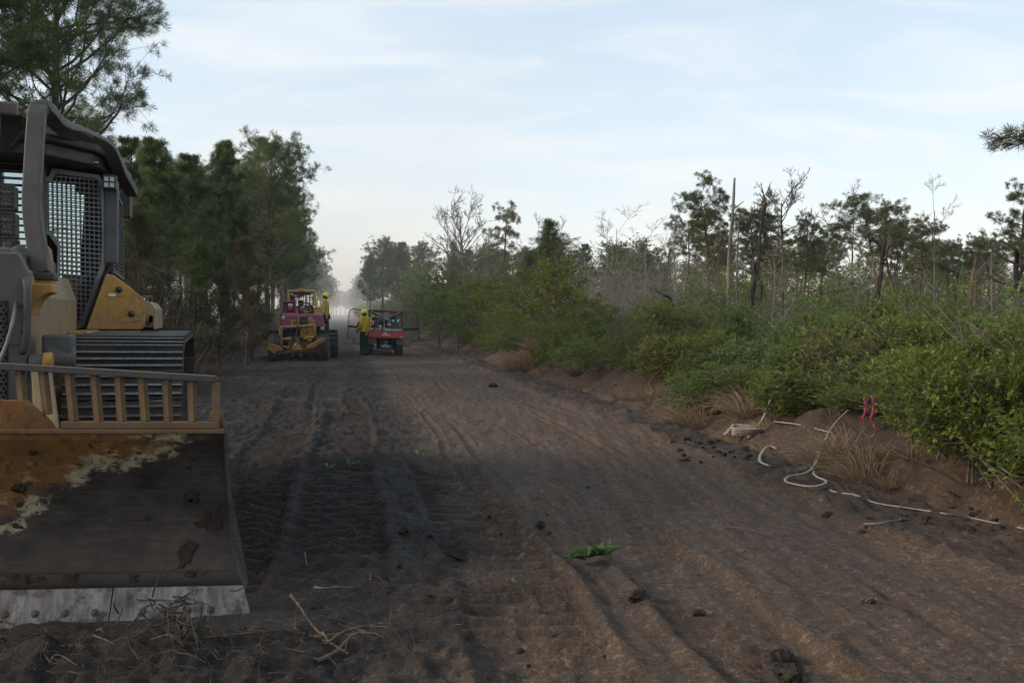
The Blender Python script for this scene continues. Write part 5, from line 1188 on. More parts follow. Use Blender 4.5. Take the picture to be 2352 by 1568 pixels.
# ---- tracks
shoe = MB().box((0, 0, 0), (.76, .188, .022))
for gy in (-.064, 0, .064): shoe.box((0, gy, .026), (.752, .016, .034))
shoe_me = shoe.mesh('track_shoe', M_STEEL)
edge = MB()
for gy in (-.064, 0, .064): edge.box((0, gy, .0445), (.742, .0145, .004))
edge_me = edge.mesh('grouser_edge', M_BRIGHT)
y1_, z1_, y2_, z2_, rt = 1.86, .90, 4.35, .92, .52
for s_ in (1, -1):
    tr_ = empty('track', (s_ * 1.0, 0, 0)); tr_.parent = dozer
    Lr = math.hypot(y2_ - y1_, z2_ - z1_); per = 2 * Lr + 2 * math.pi * rt; nsh = round(per / .195)
    for k in range(nsh):
        q = per * k / nsh
        if q < Lr: t = q / Lr; y, z, ny, nz = y1_ + (y2_ - y1_) * t, z1_ + rt, 0, 1
        elif q < Lr + math.pi * rt: a = (q - Lr) / rt; y, z, ny, nz = y2_ + rt * math.sin(a), z2_ + rt * math.cos(a), math.sin(a), math.cos(a)
        elif q < 2 * Lr + math.pi * rt: t = (q - Lr - math.pi * rt) / Lr; y, z, ny, nz = y2_ + (y1_ - y2_) * t, z1_ - rt, 0, -1
        else: a = (q - 2 * Lr - math.pi * rt) / rt; y, z, ny, nz = y1_ - rt * math.sin(a), z1_ - rt * math.cos(a), -math.sin(a), -math.cos(a)
        o = link('track_shoe', shoe_me, tr_); o.location = (0, y, z); o.rotation_euler = (math.atan2(-ny, nz), 0, 0)
        if s_ > 0 and (q > 2 * Lr + math.pi * rt or q < Lr * .8):
            e = link('grouser_edge', edge_me, tr_); e.location = o.location; e.rotation_euler = o.rotation_euler
    MB().cyl((-.12, y1_, z1_), (.12, y1_, z1_), rt - .06, n=28).build('idler_wheel', M_DARK, tr_, .01)
    MB().cyl((-.12, y2_, z2_), (.12, y2_, z2_), rt - .06, n=28).build('drive_wheel', M_DARK, tr_, .01)
    MB().mm((-.14, y1_ + .2, .55), (.14, y2_ - .2, .95)).build('track_frame', M_CATY, tr_, .03)
    for k in range(6): MB().cyl((-.16, 2.0 + k * .44, .50), (.16, 2.0 + k * .44, .50), .11, n=16).build('roller', M_DARK, tr_)
# ---------------------------------------------------------------- shared materials for the far machines
M_OLDY = paint('old_yellow_paint', (.37, .20, .032), (.13, .085, .05), .65, .65, 2.6, rust=(.14, .075, .035))
M_OLDR = paint('rusted_yellow_paint', (.33, .165, .030), (.12, .075, .045), .8, .7, 3.5, rust=(.12, .06, .032))
M_CABY = paint('cab_yellow_paint', (.46, .27, .05), (.25, .17, .08), .3, .5, 2)
M_MAG = paint('faded_magenta_paint', (.235, .045, .085), (.19, .11, .12), .5, .5, 1.8, rust=(.10, .05, .05))
M_RED = paint('red_body_paint', (.47, .040, .025), (.21, .075, .055), .4, .42, 2.4)
M_REDD = plain('dark_red_frame', (.13, .022, .026), .5)
M_MUDT = paint('muddy_tyre', (.035, .031, .028), (.075, .060, .050), .6, .9, 3)
M_TRK = paint('muddy_dark_track', (.020, .019, .018), (.045, .038, .033), .5, .75, 4)
M_FLAP = plain('grey_mud_flap', (.10, .096, .092), .75)
M_TANK = plain('charcoal_tank', (.040, .044, .052), .6)
M_BLUE = plain('blue_can', (.025, .095, .26), .5)
M_YLAB = plain('yellow_label', (.50, .36, .03), .5)
M_BEACON = plain('orange_beacon', (.62, .11, .015), .3)
M_FUEL = plain('white_fuel_tank', (.60, .60, .58), .4)
M_WIRE = plain('dark_wire', (.022, .022, .022), .6)
M_STRIP = plain('pale_strip', (.36, .37, .37), .5)
M_RAIL = paint('muddy_grey_rail', (.075, .066, .056), (.10, .08, .06), .5, .7, 4)
def text_part(body, size, parent, mat, loc, rot=(math.pi / 2, 0, 0), bold=0.0, name='lettering', shear=0.0):
    cu = bpy.data.curves.new('lettering', 'FONT'); cu.body = body; cu.size = size; cu.align_x = 'CENTER'; cu.align_y = 'CENTER'; cu.extrude = .003; cu.offset = bold; cu.shear = shear
    o = bpy.data.objects.new('lettering', cu); COL.objects.link(o); bpy.context.view_layer.update()
    me = bpy.data.meshes.new_from_object(o.evaluated_get(bpy.context.evaluated_depsgraph_get())); bpy.data.objects.remove(o)
    me.materials.clear(); me.materials.append(mat); t = link(name, me, parent); t.location = loc; t.rotation_euler = rot; return t
def tyre_mesh(R, w, lugs=22, lug_h=.03, rim=.5, mat=None, name='tyre'):
    """axis along x"""
    m = MB(); pr = [(R * rim, -w * .36), (R * .78, -w * .5), (R * .94, -w * .47), (R, -w * .34), (R, w * .34), (R * .94, w * .47), (R * .78, w * .5), (R * rim, w * .36), (R * rim * .9, 0)]
    m.lathe(pr + [pr[0]], (0, 0, 0), (1, 0, 0), 36)
    for k in range(lugs):
        for s_ in (-1, 1):
            a0 = 2 * math.pi * (k + (.5 if s_ > 0 else 0)) / lugs; P = []
            for t in range(4):
                x = s_ * w * (.02 + .46 * t / 3); a = a0 + .30 * t / 3; r = R + lug_h * .4 if t < 3 else R * .965
                P.append((x, r * math.sin(a), r * math.cos(a)))
            m.tube(P, lug_h * .75, 4, True, False)
    return m.mesh(name, mat or M_MUDT)
def frame_at(px, py, Y, yaw, roll=0.0, z=None):
    p = at(px, py, Y); zz = gz(p.x, p.y) if z is None else z
    M = Matrix.Translation((p.x, p.y, zz)) @ Matrix.Rotation(rad(yaw), 4, 'Z') @ Matrix.Rotation(roll, 4, 'Y'); return M, M.inverted()
def mesh_panel(m, P, du, dv, r):
    """wire grid over the quad P"""
    a, b, c, d = [Vector(p) for p in P]; n = max(2, int((b - a).length / du)); k = max(2, int((d - a).length / dv))
    for i in range(n + 1): m.bar(a.lerp(b, i / n), d.lerp(c, i / n), r, r)
    for j in range(k + 1): m.bar(a.lerp(d, j / k), b.lerp(c, j / k), r, r)

# ---------------------------------------------------------------- crawler tractor with water tank and fire plow, seen from behind
TM, TMI = frame_at(695, 722, 31.0, 12.5)
def T5(x, y, ly): return D(597 + x * .1245, 648.6 + y * .1245, ly, TMI)
plow = empty('plow_tractor'); plow.matrix_world = TM
tag(plow, 'old yellow crawler tractor with magenta water tank and a wheeled fire plow behind it', 'tractor')
def slab(name, pts, ly, th, mat, par=None, bev=.01, lab=None): return MB().prism([T5(x, y, ly) for x, y in pts], (0, th, 0)).build(name, mat, par or plow, bev, 2, lab)
def rect(x0, y0, x1, y1): return [(x0, y0), (x1, y0), (x1, y1), (x0, y1)]
tm = tyre_mesh(.455, .40, 18, .035, .5)
for x, y, tilt in ((1168, 1215, .06), (275, 1265, -.05)):
    p = T5(x, y, .5); p.z = .43; w = empty('wheel', p, (0, -.05 if x > 700 else .04, -.12)); w.parent = plow; link('tyre', tm, w)
    MB().cyl((-.12, 0, 0), (.12, 0, 0), .22, n=18).build('rim', M_OLDY, w, .01)
slab('plow_beam', [(255, 1290), (960, 1212), (965, 1255), (262, 1335)], .0, .10, M_RUST)
for pts in ([(80, 1150), (95, 1115), (130, 1106), (200, 1120), (372, 1180), (445, 1248), (300, 1280), (262, 1330), (240, 1290), (110, 1200)], [(1215, 1045), (1200, 1020), (1150, 1022), (1010, 1095), (870, 1165), (835, 1228), (985, 1215), (1110, 1130), (1190, 1090)]):
    slab('plow_wing', pts, -.10, .14, M_OLDR, None, .025)
slab('hitch_plate', [(590, 1240), (640, 1110), (690, 1120), (795, 1240)], -.14, .05, M_OLDY, None, .01).name = 'hitch_plate'
a = T5(652, 1150, -.15); MB().mm((a.x - .02, a.y - .01, a.z - .03), (a.x + .02, a.y, a.z + .03)).build('name_plate', M_FUEL, plow)
slab('plow_mast', [(560, 1230), (655, 1110), (665, 1030), (720, 1030), (730, 1110), (790, 1238)], .05, .08, M_RUST)
# lift hoop
P = [T5(398, 1200, .4), T5(385, 1040, .42), T5(378, 850, .45), T5(400, 828, .45), T5(700, 812, .45), T5(985, 795, .45), T5(1010, 820, .45), T5(1010, 1040, .45)]
MB().tube(arc_path(P, .07, 4), .062, 8).build('lift_hoop', M_OLDR, plow)
slab('hoop_gusset', [(930, 800), (1015, 795), (1015, 870)], .42, .05, M_OLDY); slab('hoop_gusset', [(380, 835), (470, 825), (390, 930)], .42, .05, M_OLDY)
MB().cyl(T5(405, 1048, .4), T5(590, 1030, .4), .05, n=14).build('cross_tube', M_OLDY, plow); MB().cyl(T5(870, 1015, .4), T5(1005, 1005, .4), .052, n=14).build('cross_tube', M_OLDY, plow)
MB().cyl(T5(590, 1032, .4), T5(880, 1015, .4), .038, n=14).build('hydraulic_cylinder', M_DARK, plow)
slab('tube_clamp', rect(510, 1005, 590, 1060), .33, .14, M_OLDY); slab('tube_clamp', rect(800, 995, 880, 1045), .33, .14, M_OLDY); slab('tube_clamp', rect(880, 1040, 960, 1080), .33, .14, M_OLDY)
slab('hitch_guard', [(740, 850), (990, 835), (990, 1000), (745, 1010)], .75, .05, M_OLDY)
MB().tube([T5(685, 690, .5), T5(690, 850, .35), T5(660, 1010, .2), T5(655, 1110, .1)], .016, 6).build('lift_chain', M_DARK, plow)
MB().tube(smooth_path([T5(740, 850, .7), T5(800, 910, .68), T5(860, 950, .68), T5(880, 925, .68), T5(890, 860, .7)], 4), .012, 6).build('hose', M_BLACK, plow)
MB().tube(smooth_path([T5(620, 870, .7), T5(560, 900, .68), T5(545, 950, .68), T5(570, 1010, .6)], 4), .010, 6).build('hose', M_BLACK, plow)
MB().lathe([(.0, -.02), (.24, -.01), (.26, 0), (.24, .01), (0, .02)], T5(905, 1330, .25), (1, .35, 0), 24).build('disc_coulter', M_TRK, plow); MB().lathe([(.0, -.02), (.24, -.01), (.26, 0), (.24, .01), (0, .02)], T5(500, 1360, .25), (1, -.35, 0), 24).build('disc_coulter', M_TRK, plow)
for x in (610, 740): MB().lathe([(0, -.05), (.03, -.05), (.065, -.03), (.07, .06), (0, .06)], T5(x, 1335, .1), (0, 1, 0), 14).build('hub', M_RUST, plow)
slab('axle_beam', rect(330, 1270, 1080, 1330), .4, .14, M_TRK)
slab('plow_share', [(470, 1330), (840, 1320), (790, 1390), (560, 1400)], .35, .3, M_TRK)
MB().tube(arc_path([T5(428, 1195, -.05), T5(470, 1170, -.08), T5(490, 1200, -.08), T5(540, 1190, -.05)], .03, 3), .014, 6).build('green_strap', plain('pale_green_strap', (.25, .42, .22), .7), plow)
# winch
for x0, x1 in ((568, 662), (898, 1020)):
    slab('winch_bracket', rect(x0, 690, x1, 722), .9, .08, M_OLDY); slab('winch_bracket', rect(x0 + (5 if x0 < 700 else 72), 722, x1 - (48 if x0 < 700 else 2), 810), .9, .08, M_OLDY)
slab('winch_cheek', rect(700, 625, 728, 800), .95, .2, M_OLDY); slab('winch_cheek', [(895, 640), (930, 622), (965, 640), (965, 700), (895, 700)], .95, .1, M_OLDY); slab('winch_cheek', [(900, 790), (905, 745), (930, 728), (955, 745), (960, 790)], .85, .1, M_OLDY)
MB().cyl(T5(730, 650, 1.1), T5(865, 650, 1.1), .075, n=16).build('winch_drum', M_DARK, plow); MB().cyl(T5(730, 742, 1.05), T5(890, 742, 1.05), .065, n=16).build('winch_drum', M_DARK, plow)
slab('fairlead_bar', [(715, 688), (895, 684), (895, 694), (715, 698)], .86, .04, M_RAIL)
# water tank
tk = [(398, 605), (1172, 598), (1182, 790), (402, 806)]
tank = slab('water_tank', tk, 1.3, .95, M_MAG, None, .02)
A = [T5(398, 605, 1.3), T5(1172, 598, 1.3), T5(1172, 560, 1.55), T5(410, 565, 1.55)]; Bk = [Vector((p.x, 2.25, p.z)) for p in A]; Bk[0].z = Bk[3].z; Bk[1].z = Bk[2].z
MB().add(A + [Bk[3], Bk[2]] + [Vector((A[0].x, 2.25, A[0].z)), Vector((A[1].x, 2.25, A[1].z))], [(0, 1, 2, 3), (3, 2, 5, 4), (0, 3, 4, 6), (1, 7, 5, 2), (0, 6, 7, 1), (4, 5, 7, 6)]).build('tank_lid', M_MAG, tank, .012)
MB().lathe([(0, .006), (.052, .006), (.055, 0)], T5(430, 650, 1.295), (0, -1, 0), 24).build('round_decal', M_FUEL, tank)
c_ = T5(430, 650, 1.285); MB().prism([c_ + Vector((0, 0, .03)), c_ + Vector((.03, 0, -.022)), c_ + Vector((-.03, 0, -.022))], (0, .004, 0)).build('decal_mark', M_TANK, tank)
slab('tank_shelf', [(370, 815), (1230, 790), (1235, 812), (372, 838)], 1.15, 1.2, M_RAIL)
slab('tank_sheet', [(365, 600), (398, 520), (398, 800), (365, 800)], 1.35, .8, M_RUST)
# pump in its open box
box_m = MB()
x0, x1, y0, y1 = 405, 665, 345, 562
for (a, b) in (((x0, y0), (x1, y0)), ((x0 + 10, y0), (x0 + 10, y1)), ((x1 - 10, y0), (x1 - 10, y1))):
    for ly in (1.6, 2.1): box_m.bar(T5(*a, ly), T5(*b, ly), .045, .05)
for x in (x0 + 10, x1 - 10):
    p = T5(x, y0, 1.6); q = T5(x, y0, 2.1); q.x = p.x; q.z = p.z; box_m.bar(p, q, .045, .045)
pump = box_m.build('pump_frame', M_MAG, plow, .004)
a, b = T5(x0, y0 + 15, 2.12), T5(x1, y1, 2.12); MB().mm((a.x, 2.1, b.z), (b.x, 2.13, a.z)).build('pump_back', M_DARK, pump)
c_ = T5(562, 482, 1.7); MB().lathe([(0, -.03), (.05, -.035), (.085, -.02), (.092, .03), (.092, .2)], c_, (0, 1, 0), 22).build('engine_shroud', plain('red_engine_cover', (.36, .02, .05), .4), pump)
a, b = T5(520, 392, 1.72), T5(606, 440, 1.72); MB().mm((a.x, 1.7, b.z), (b.x, 1.9, a.z)).build('fuel_tank', M_FUEL, pump, .02, 3)
a, b = T5(440, 430, 1.8), T5(510, 540, 1.8); MB().mm((a.x, 1.75, b.z), (b.x, 2.0, a.z)).build('pump_body', M_TANK, pump, .02, 3)
MB().bar(T5(430, 535, 1.66), T5(520, 532, 1.66), .015, .012).build('pump_rail', M_STRIP, pump)
# hose coil and reel on the tank
hc = [T5(x, y, 1.5) for x, y in ((715, 540), (715, 470), (745, 400), (810, 372), (880, 380), (950, 430), (985, 520), (985, 560), (920, 585), (820, 595), (745, 580))]
for k in range(3):
    c0 = sum(hc, Vector()) / len(hc); q = [c0 + (p - c0) * (1 - .07 * k) + Vector((0, .05 * (k % 2), .012 * k)) for p in hc]; q.append(q[0])
    MB().tube(smooth_path(q, 3), .021, 8).build('hose_loop', M_BLACK, plow)
hl = [T5(x, y, 1.48) for x, y in ((830, 395), (830, 450), (870, 510), (925, 535), (955, 500), (940, 440), (890, 395))]; MB().tube(smooth_path(hl, 4), .016, 8).build('hose_loop', M_BLACK, plow)
MB().cyl(T5(760, 470, 1.7), T5(830, 455, 1.7), .05, n=14).build('valve_body', M_STRIP, plow); MB().cyl(T5(860, 440, 1.7), T5(900, 450, 1.75), .04, n=14).build('valve_body', M_RAIL, plow)
slab('reel_base', rect(745, 500, 820, 565), 1.65, .2, M_MAG); slab('reel_drum', [(880, 470), (920, 460), (930, 520), (890, 530)], 1.65, .1, M_TANK); slab('spare_part', [(900, 440), (925, 445), (915, 490), (895, 480)], 1.6, .05, M_OLDY)
MB().ball(T5(728, 398, 1.6), .022).build('hose_coupling', M_FUEL, plow); MB().ball(T5(744, 478, 1.46), .014).build('hose_coupling', M_FUEL, plow)
# body and cab
slab('body_panel', [(660, 455), (1140, 448), (1145, 560), (660, 565)], 2.5, 1.6, M_CABY)
slab('body_deck', rect(660, 435, 985, 465), 2.42, .1, M_TANK); MB().tube(arc_path([T5(960, 428, 2.4), T5(1088, 425, 2.4), T5(1090, 445, 2.4)], .02, 3), .014, 6).build('hand_rail', M_RAIL, plow)
cabm = MB()
rz_ = MB()
for x in (530, 1012): p0, p1 = T5(x, 430, 2.7), T5(x, 150, 2.7); MB().mm((p0.x - .05, 2.65, p0.z), (p0.x + .05, 2.85, p1.z)).build('cab_post', M_CABY, plow, .01); MB().mm((p0.x - .05, 3.9, p0.z), (p0.x + .05, 4.05, p1.z)).build('cab_post', M_CABY, plow, .01)
a, b = T5(507, 136, 2.65), T5(1037, 178, 2.65); roof_t = MB().mm((a.x, 2.63, b.z), (b.x, 4.1, a.z)).build('cab_roof', M_CABY, plow, .015)
a, b = T5(728, 120, 2.62), T5(818, 172, 2.62); MB().mm((a.x, 2.6, b.z), (b.x, 2.75, a.z + .01)).build('beacon_bracket', M_CABY, roof_t, .008)
a, b = T5(745, 127, 2.58), T5(804, 160, 2.58); MB().mm((a.x, 2.55, b.z), (b.x, 2.60, a.z)).build('beacon', M_BEACON, roof_t, .012, 3)
a, b = T5(556, 178, 2.7), T5(990, 232, 2.7); MB().mm((a.x, 2.72, b.z), (b.x, 2.8, a.z)).build('window_header', M_DARK, plow, .01)
for x in (587, 955): a, b = T5(x - 24, 196, 2.68), T5(x + 24, 226, 2.68); MB().mm((a.x, 2.66, b.z), (b.x, 2.72, a.z)).build('work_lamp', M_LAMP, plow, .01)
gmesh = MB(); mesh_panel(gmesh, [T5(556, 420, 2.78), T5(990, 420, 2.78), T5(990, 232, 2.78), T5(556, 232, 2.78)], .07, .07, .010); gmesh.build('window_guard', M_WIRE, plow)
for x0, x1 in ((560, 615), (968, 990)): a, b = T5(x0, 240, 2.85), T5(x1, 425, 2.85); MB().mm((a.x, 2.83, b.z), (b.x, 2.86, a.z)).build('window_post', M_DARK, plow)
gm2 = MB(); mesh_panel(gm2, [T5(556, 425, 4.0), T5(990, 425, 4.0), T5(990, 180, 4.0), T5(556, 180, 4.0)], .12, .10, .014); gm2.build('windscreen_guard', M_WIRE, plow)
a, b = T5(700, 330, 3.3), T5(800, 470, 3.3); MB().mm((a.x, 3.2, b.z), (b.x, 3.35, a.z)).build('operator_seat', M_BLACK, plow, .04, 3)
for sx_ in (490, 1052): MB().tube([T5(sx_, 300, 2.9), T5(sx_ + (8 if sx_ > 700 else -8), 330, 2.9), T5(sx_ + (8 if sx_ > 700 else -8), 400, 2.9), T5(sx_, 420, 2.9)], .014, 6).build('grab_rail', M_RAIL, plow)
slab('engine_hood', rect(600, 440, 940, 560), 4.1, 1.0, M_CABY)
slab('tractor_belly', rect(420, 800, 1120, 1090), 1.6, 3.0, M_TRK)
# crawler tracks
tsh = MB().box((0, 0, 0), (.62, .19, .03)).box((0, .06, .035), (.61, .025, .05)).mesh('track_shoe', M_TRK)
xr = T5(1440, 1000, 2.4).x; xl = T5(155, 1000, 2.4).x
yA, yB, rT = 2.75, 4.45, .42
for xc in (xr - .31, xl + .31):
    tk_ = empty('track', (xc, 0, .02)); tk_.parent = plow; Lr = yB - yA; per = 2 * Lr + 2 * math.pi * rT; nsh = round(per / .2)
    zc_ = rT + .08
    for k in range(nsh):
        q = per * k / nsh
        if q < Lr: y, z, ny, nz = yA + q, zc_ + rT, 0, 1
        elif q < Lr + math.pi * rT: a = (q - Lr) / rT; y, z, ny, nz = yB + rT * math.sin(a), zc_ + rT * math.cos(a), math.sin(a), math.cos(a)
        elif q < 2 * Lr + math.pi * rT: y, z, ny, nz = yB - (q - Lr - math.pi * rT), zc_ - rT, 0, -1
        else: a = (q - 2 * Lr - math.pi * rT) / rT; y, z, ny, nz = yA - rT * math.sin(a), zc_ - rT * math.cos(a), -math.sin(a), -math.cos(a)
        o = link('track_shoe', tsh, tk_); o.location = (0, y, z); o.rotation_euler = (math.atan2(-ny, nz), 0, 0)
    MB().mm((-.2, yA, .3), (.2, yB, .7)).build('track_frame', M_TRK, tk_, .02)
    for y in (yA, yB): MB().cyl((-.1, y, zc_), (.1, y, zc_), rT - .05, n=20).build('track_wheel', M_TRK, tk_)
# front step and blade beyond the tracks
slab('step_deck', rect(1050, 1020, 1400, 1045), 4.9, .6, M_TRK); a = T5(760, 1000, 5.6); MB().mm((xl, 5.5, .15), (xr, 5.62, .95)).build('push_blade', M_OLDY, plow, .02)
deck_z = T5(1200, 1020, 5.1).z

# ---------------------------------------------------------------- utility vehicle, seen from behind
UM, UMI = frame_at(885, 722, 36.1, 9.5, .045)
def U6(x, y, ly): return D(780.6 + x * .08788, 688.8 + y * .08788, ly, UMI)
utv = empty('utility_vehicle'); utv.matrix_world = UM
tag(utv, 'red utility vehicle with a firefighting skid unit and its wire cage doors swung open', 'utility vehicle')
def us(name, pts, ly, th, mat, par=None, bev=.006): return MB().prism([U6(x, y, ly) for x, y in pts], (0, th, 0)).build(name, mat, par or utv, bev)
gate = us('tailgate', [(748, 818), (1655, 838), (1668, 990), (1640, 1005), (1000, 990), (745, 960)], 0, .05, M_RED, None, .015)
us('gate_panel', [(905, 880), (1090, 885), (1105, 945), (930, 935)], -.012, .02, M_RED, gate); us('gate_panel', [(1345, 890), (1540, 900), (1510, 955), (1335, 950)], -.012, .02, M_RED, gate)
for x in (830, 1600): us('tail_lamp', [(x - 30, 815), (x + 28, 817), (x + 22, 855), (x - 24, 853)], -.02, .03, plain('red_lamp_lens', (.55, .05, .03), .25), gate, .008)
a = U6(1212, 913, -.004); text_part('KUBOTA', .078, gate, M_FUEL, a, (math.pi / 2, 0, 0), .004)
us('emblem', rect(1170, 852, 1230, 880), -.01, .012, M_FUEL, gate, .002)
a = U6(1603, 967, -.004); text_part('4x4', .05, gate, M_FUEL, a, (math.pi / 2, 0, 0), .002, 'lettering', .25)
us('bed_rail', [(735, 795), (1680, 818), (1680, 842), (735, 822)], .0, .05, M_RAIL)
sp = us('name_strip', [(862, 742), (1555, 762), (1555, 812), (862, 795)], .10, .02, M_RAIL); us('name_strip_panel', [(1140, 757), (1340, 763), (1340, 804), (1140, 798)], .09, .012, M_STRIP, sp); us('name_strip_panel', [(1352, 765), (1548, 770), (1548, 810), (1352, 806)], .09, .012, M_STRIP, sp)
a = U6(1010, 774, .088); text_part('ROTAX', .062, sp, M_STRIP, a, (math.pi / 2, 0, 0), .003)
us('bed_floor', [(745, 790), (1660, 812), (1660, 835), (745, 815)], .05, 1.3, M_RAIL)
for x0, x1 in ((740, 775), (1630, 1668)): us('bed_wall', [(x0, 800), (x1, 800), (x1, 990), (x0, 975)], .05, 1.3, M_RED)
# roof and posts
rf = us('canopy_roof', [(735, 243), (1180, 262), (1635, 290), (1635, 304), (735, 258)], .75, 1.4, M_RED)
us('roof_header', [(755, 262), (1610, 305), (1610, 352), (755, 312)], .78, .06, M_DARK)
for pts in ([(752, 262), (800, 265), (800, 735), (760, 730)], [(1590, 305), (1622, 307), (1632, 745), (1600, 742)]): us('canopy_post', pts, .8, .06, M_TANK)
us('canopy_brace', [(1575, 345), (1590, 340), (1622, 410), (1610, 420)], .78, .03, M_RAIL)
for x, y in ((835, 298), (1240, 328), (1535, 328)): us('roof_lamp', rect(x - 36, y - 9, x + 36, y + 9), .72, .06, M_STRIP, None, .01)
sm = MB(); mesh_panel(sm, [U6(800, 735, .86), U6(1600, 750, .86), U6(1600, 352, .86), U6(800, 312, .86)], .035, .035, .004); sm.build('cab_screen', M_WIRE, utv)
for (a, b) in (((820, 310), (1000, 430)), ((1340, 450), (1580, 380))): MB().bar(U6(*a, 1.5), U6(*b, 1.5), .05, .06).build('seat_harness_bar', M_DARK, utv)
us('seat_back', [(830, 460), (1000, 460), (1000, 730), (830, 730)], 1.6, .12, M_BLACK, None, .04); us('seat_back', [(1180, 440), (1560, 460), (1560, 740), (1180, 730)], 1.6, .12, M_BLACK, None, .04)
us('cab_body', [(760, 760), (1640, 780), (1650, 1000), (755, 980)], 1.45, 1.6, M_RED, None, .04)
# skid unit
us('skid_tank', [(1350, 560), (1375, 512), (1560, 520), (1590, 570), (1595, 742), (1345, 735)], .32, .6, M_TANK, None, .02)
for x, y, r in ((1393, 545, .043), (1523, 552, .043)): MB().lathe([(0, .012), (r * .8, .012), (r, .006), (r * 1.05, -.02)], U6(x, y, .30), (0, -1, 0), 20).build('gauge', M_FUEL, utv); MB().lathe([(0, .016), (.010, .016), (.010, .01)], U6(x, y, .30), (0, -1, 0), 10).build('gauge_needle', M_DARK, utv)
MB().lathe([(0, .012), (.015, .012), (.018, 0)], U6(1457, 608, .318), (0, -1, 0), 12).build('tank_cap', M_FUEL, utv)
can = us('fuel_can', [(1245, 530), (1262, 515), (1290, 470), (1330, 468), (1345, 520), (1340, 690), (1325, 715), (1262, 712)], .28, .2, M_BLUE, None, .015); us('can_label', rect(1240, 615, 1335, 665), .27, .012, M_YLAB, can, .002); MB().tube([U6(1225, 455, .3), U6(1265, 500, .3), U6(1240, 510, .3), U6(1195, 480, .3)], .012, 6).build('can_spout', M_FUEL, can)
rl = us('reel_stand', [(935, 560), (990, 560), (990, 665), (1110, 668), (1110, 560), (1160, 562), (1155, 705), (935, 700)], .40, .25, M_REDD, None, .01)
c_ = U6(1068, 545, .5); MB().lathe([(.05, -.085), (.19, -.085), (.20, -.07), (.165, -.06), (.175, 0), (.165, .06), (.20, .07), (.19, .085), (.05, .085)], c_, (1, 0, 0), 26).build('hose_reel', M_BLACK, rl)
for k in range(5): MB().lathe([(.176, -.012), (.186, 0), (.176, .012)], c_ + Vector((-.05 + .025 * k, 0, 0)), (1, 0, 0), 24).build('hose_turn', M_TANK, rl)
MB().tube([U6(1130, 490, .45), U6(1180, 490, .45), U6(1218, 455, .45)], .010, 6).build('hose_end', plain('tan_hose', (.33, .27, .17), .6), utv)
us('battery_box', rect(815, 540, 890, 640), .35, .15, M_FUEL, None, .008); us('box_print', rect(828, 560, 874, 618), .342, .01, M_TANK, None, .002)
us('pump_engine', [(880, 520), (990, 515), (995, 620), (885, 625)], .5, .25, M_RAIL, None, .02); us('pump_manifold', [(810, 640), (940, 645), (940, 715), (810, 710)], .45, .3, M_DARK, None, .02)
for q in ((870, 385), (968, 440), (1050, 436), (1215, 412), (1318, 440), (1480, 390)): MB().ball(U6(*q, .45), .017, 8, 6).build('hose_coupling', M_FUEL, utv)
MB().ball(U6(1198, 385, .5), (.045, .03, .025), 12, 8).build('red_valve', plain('red_valve', (.55, .04, .015), .4), utv)
for q in (((820, 640), (850, 520), (900, 440), (990, 470)), ((830, 420), (860, 350), (845, 310)), ((1140, 600), (1200, 560), (1240, 600)), ((1345, 500), (1420, 470), (1500, 480), (1580, 440)), ((1180, 690), (1230, 640), (1250, 690))): MB().tube(smooth_path([U6(x, y, .5) for x, y in q], 4), .013, 6).build('hose', M_BLACK, utv)
MB().tube([U6(1430, 500, .4), U6(1540, 470, .4)], .014, 6).build('red_pipe', M_REDD, utv); MB().cyl(U6(1500, 500, .4), U6(1580, 505, .4), .014, n=8).build('nozzle', M_FUEL, utv)
us('extinguisher', rect(1560, 540, 1590, 620), .3, .05, plain('red_can', (.40, .03, .04), .4), None, .012); us('hazard_label', rect(1557, 618, 1586, 680), .29, .02, M_YLAB, None, .003)
us('strap_knot', [(1020, 655), (1090, 660), (1085, 690), (1025, 685)], .36, .03, M_FUEL, None, .005); MB().tube([U6(1058, 690, .35), U6(1068, 760, .08)], .009, 6).build('strap', M_FUEL, utv)
us('skid_rail', [(1250, 715), (1640, 725), (1640, 752), (1250, 742)], .3, .05, M_RAIL)
# under the bed
for pts in ([(712, 985), (945, 990), (950, 1100), (930, 1138), (740, 1142), (715, 1100)], [(1450, 1020), (1670, 1020), (1675, 1140), (1655, 1178), (1480, 1165), (1455, 1120)]):
    fl_ = us('mud_flap', pts, .12, .03, M_FLAP, None, .008); cx_ = sum(p[0] for p in pts) / len(pts); us('flap_slot', rect(cx_ - 55, 1060 + (cx_ > 1000) * 28, cx_ + 55, 1074 + (cx_ > 1000) * 28), .115, .02, M_DARK, fl_, .002)
ut = tyre_mesh(.325, .255, 20, .022, .55)
for x, y, ly in ((800, 1180, .55), (1558, 1222, .55), (800, 1180, 2.55), (1558, 1222, 2.55)):
    p = U6(x, y, .55); p.y = ly; p.z = .31; w = empty('wheel', p); w.parent = utv; link('tyre', ut, w); MB().cyl((-.09, 0, 0), (.09, 0, 0), .18, n=18).build('rim', M_DARK, w, .01)
pl_ = us('number_plate', [(1048, 1158), (1360, 1168), (1362, 1260), (1300, 1320), (1110, 1312), (1042, 1250)], .10, .02, M_TANK, None, .01)
a = U6(1200, 1202, .092); text_part('UTV-2', .098, pl_, M_FUEL, a, (math.pi / 2, 0, 0), .005)
for x in (1128, 1265): us('plate_slot', rect(x - 40, 1286, x + 40, 1308), .095, .02, M_BLACK, pl_, .002)
us('gearbox', [(1060, 1060), (1150, 1035), (1240, 1050), (1270, 1100), (1240, 1160), (1080, 1150)], .28, .3, M_TANK, None, .02)
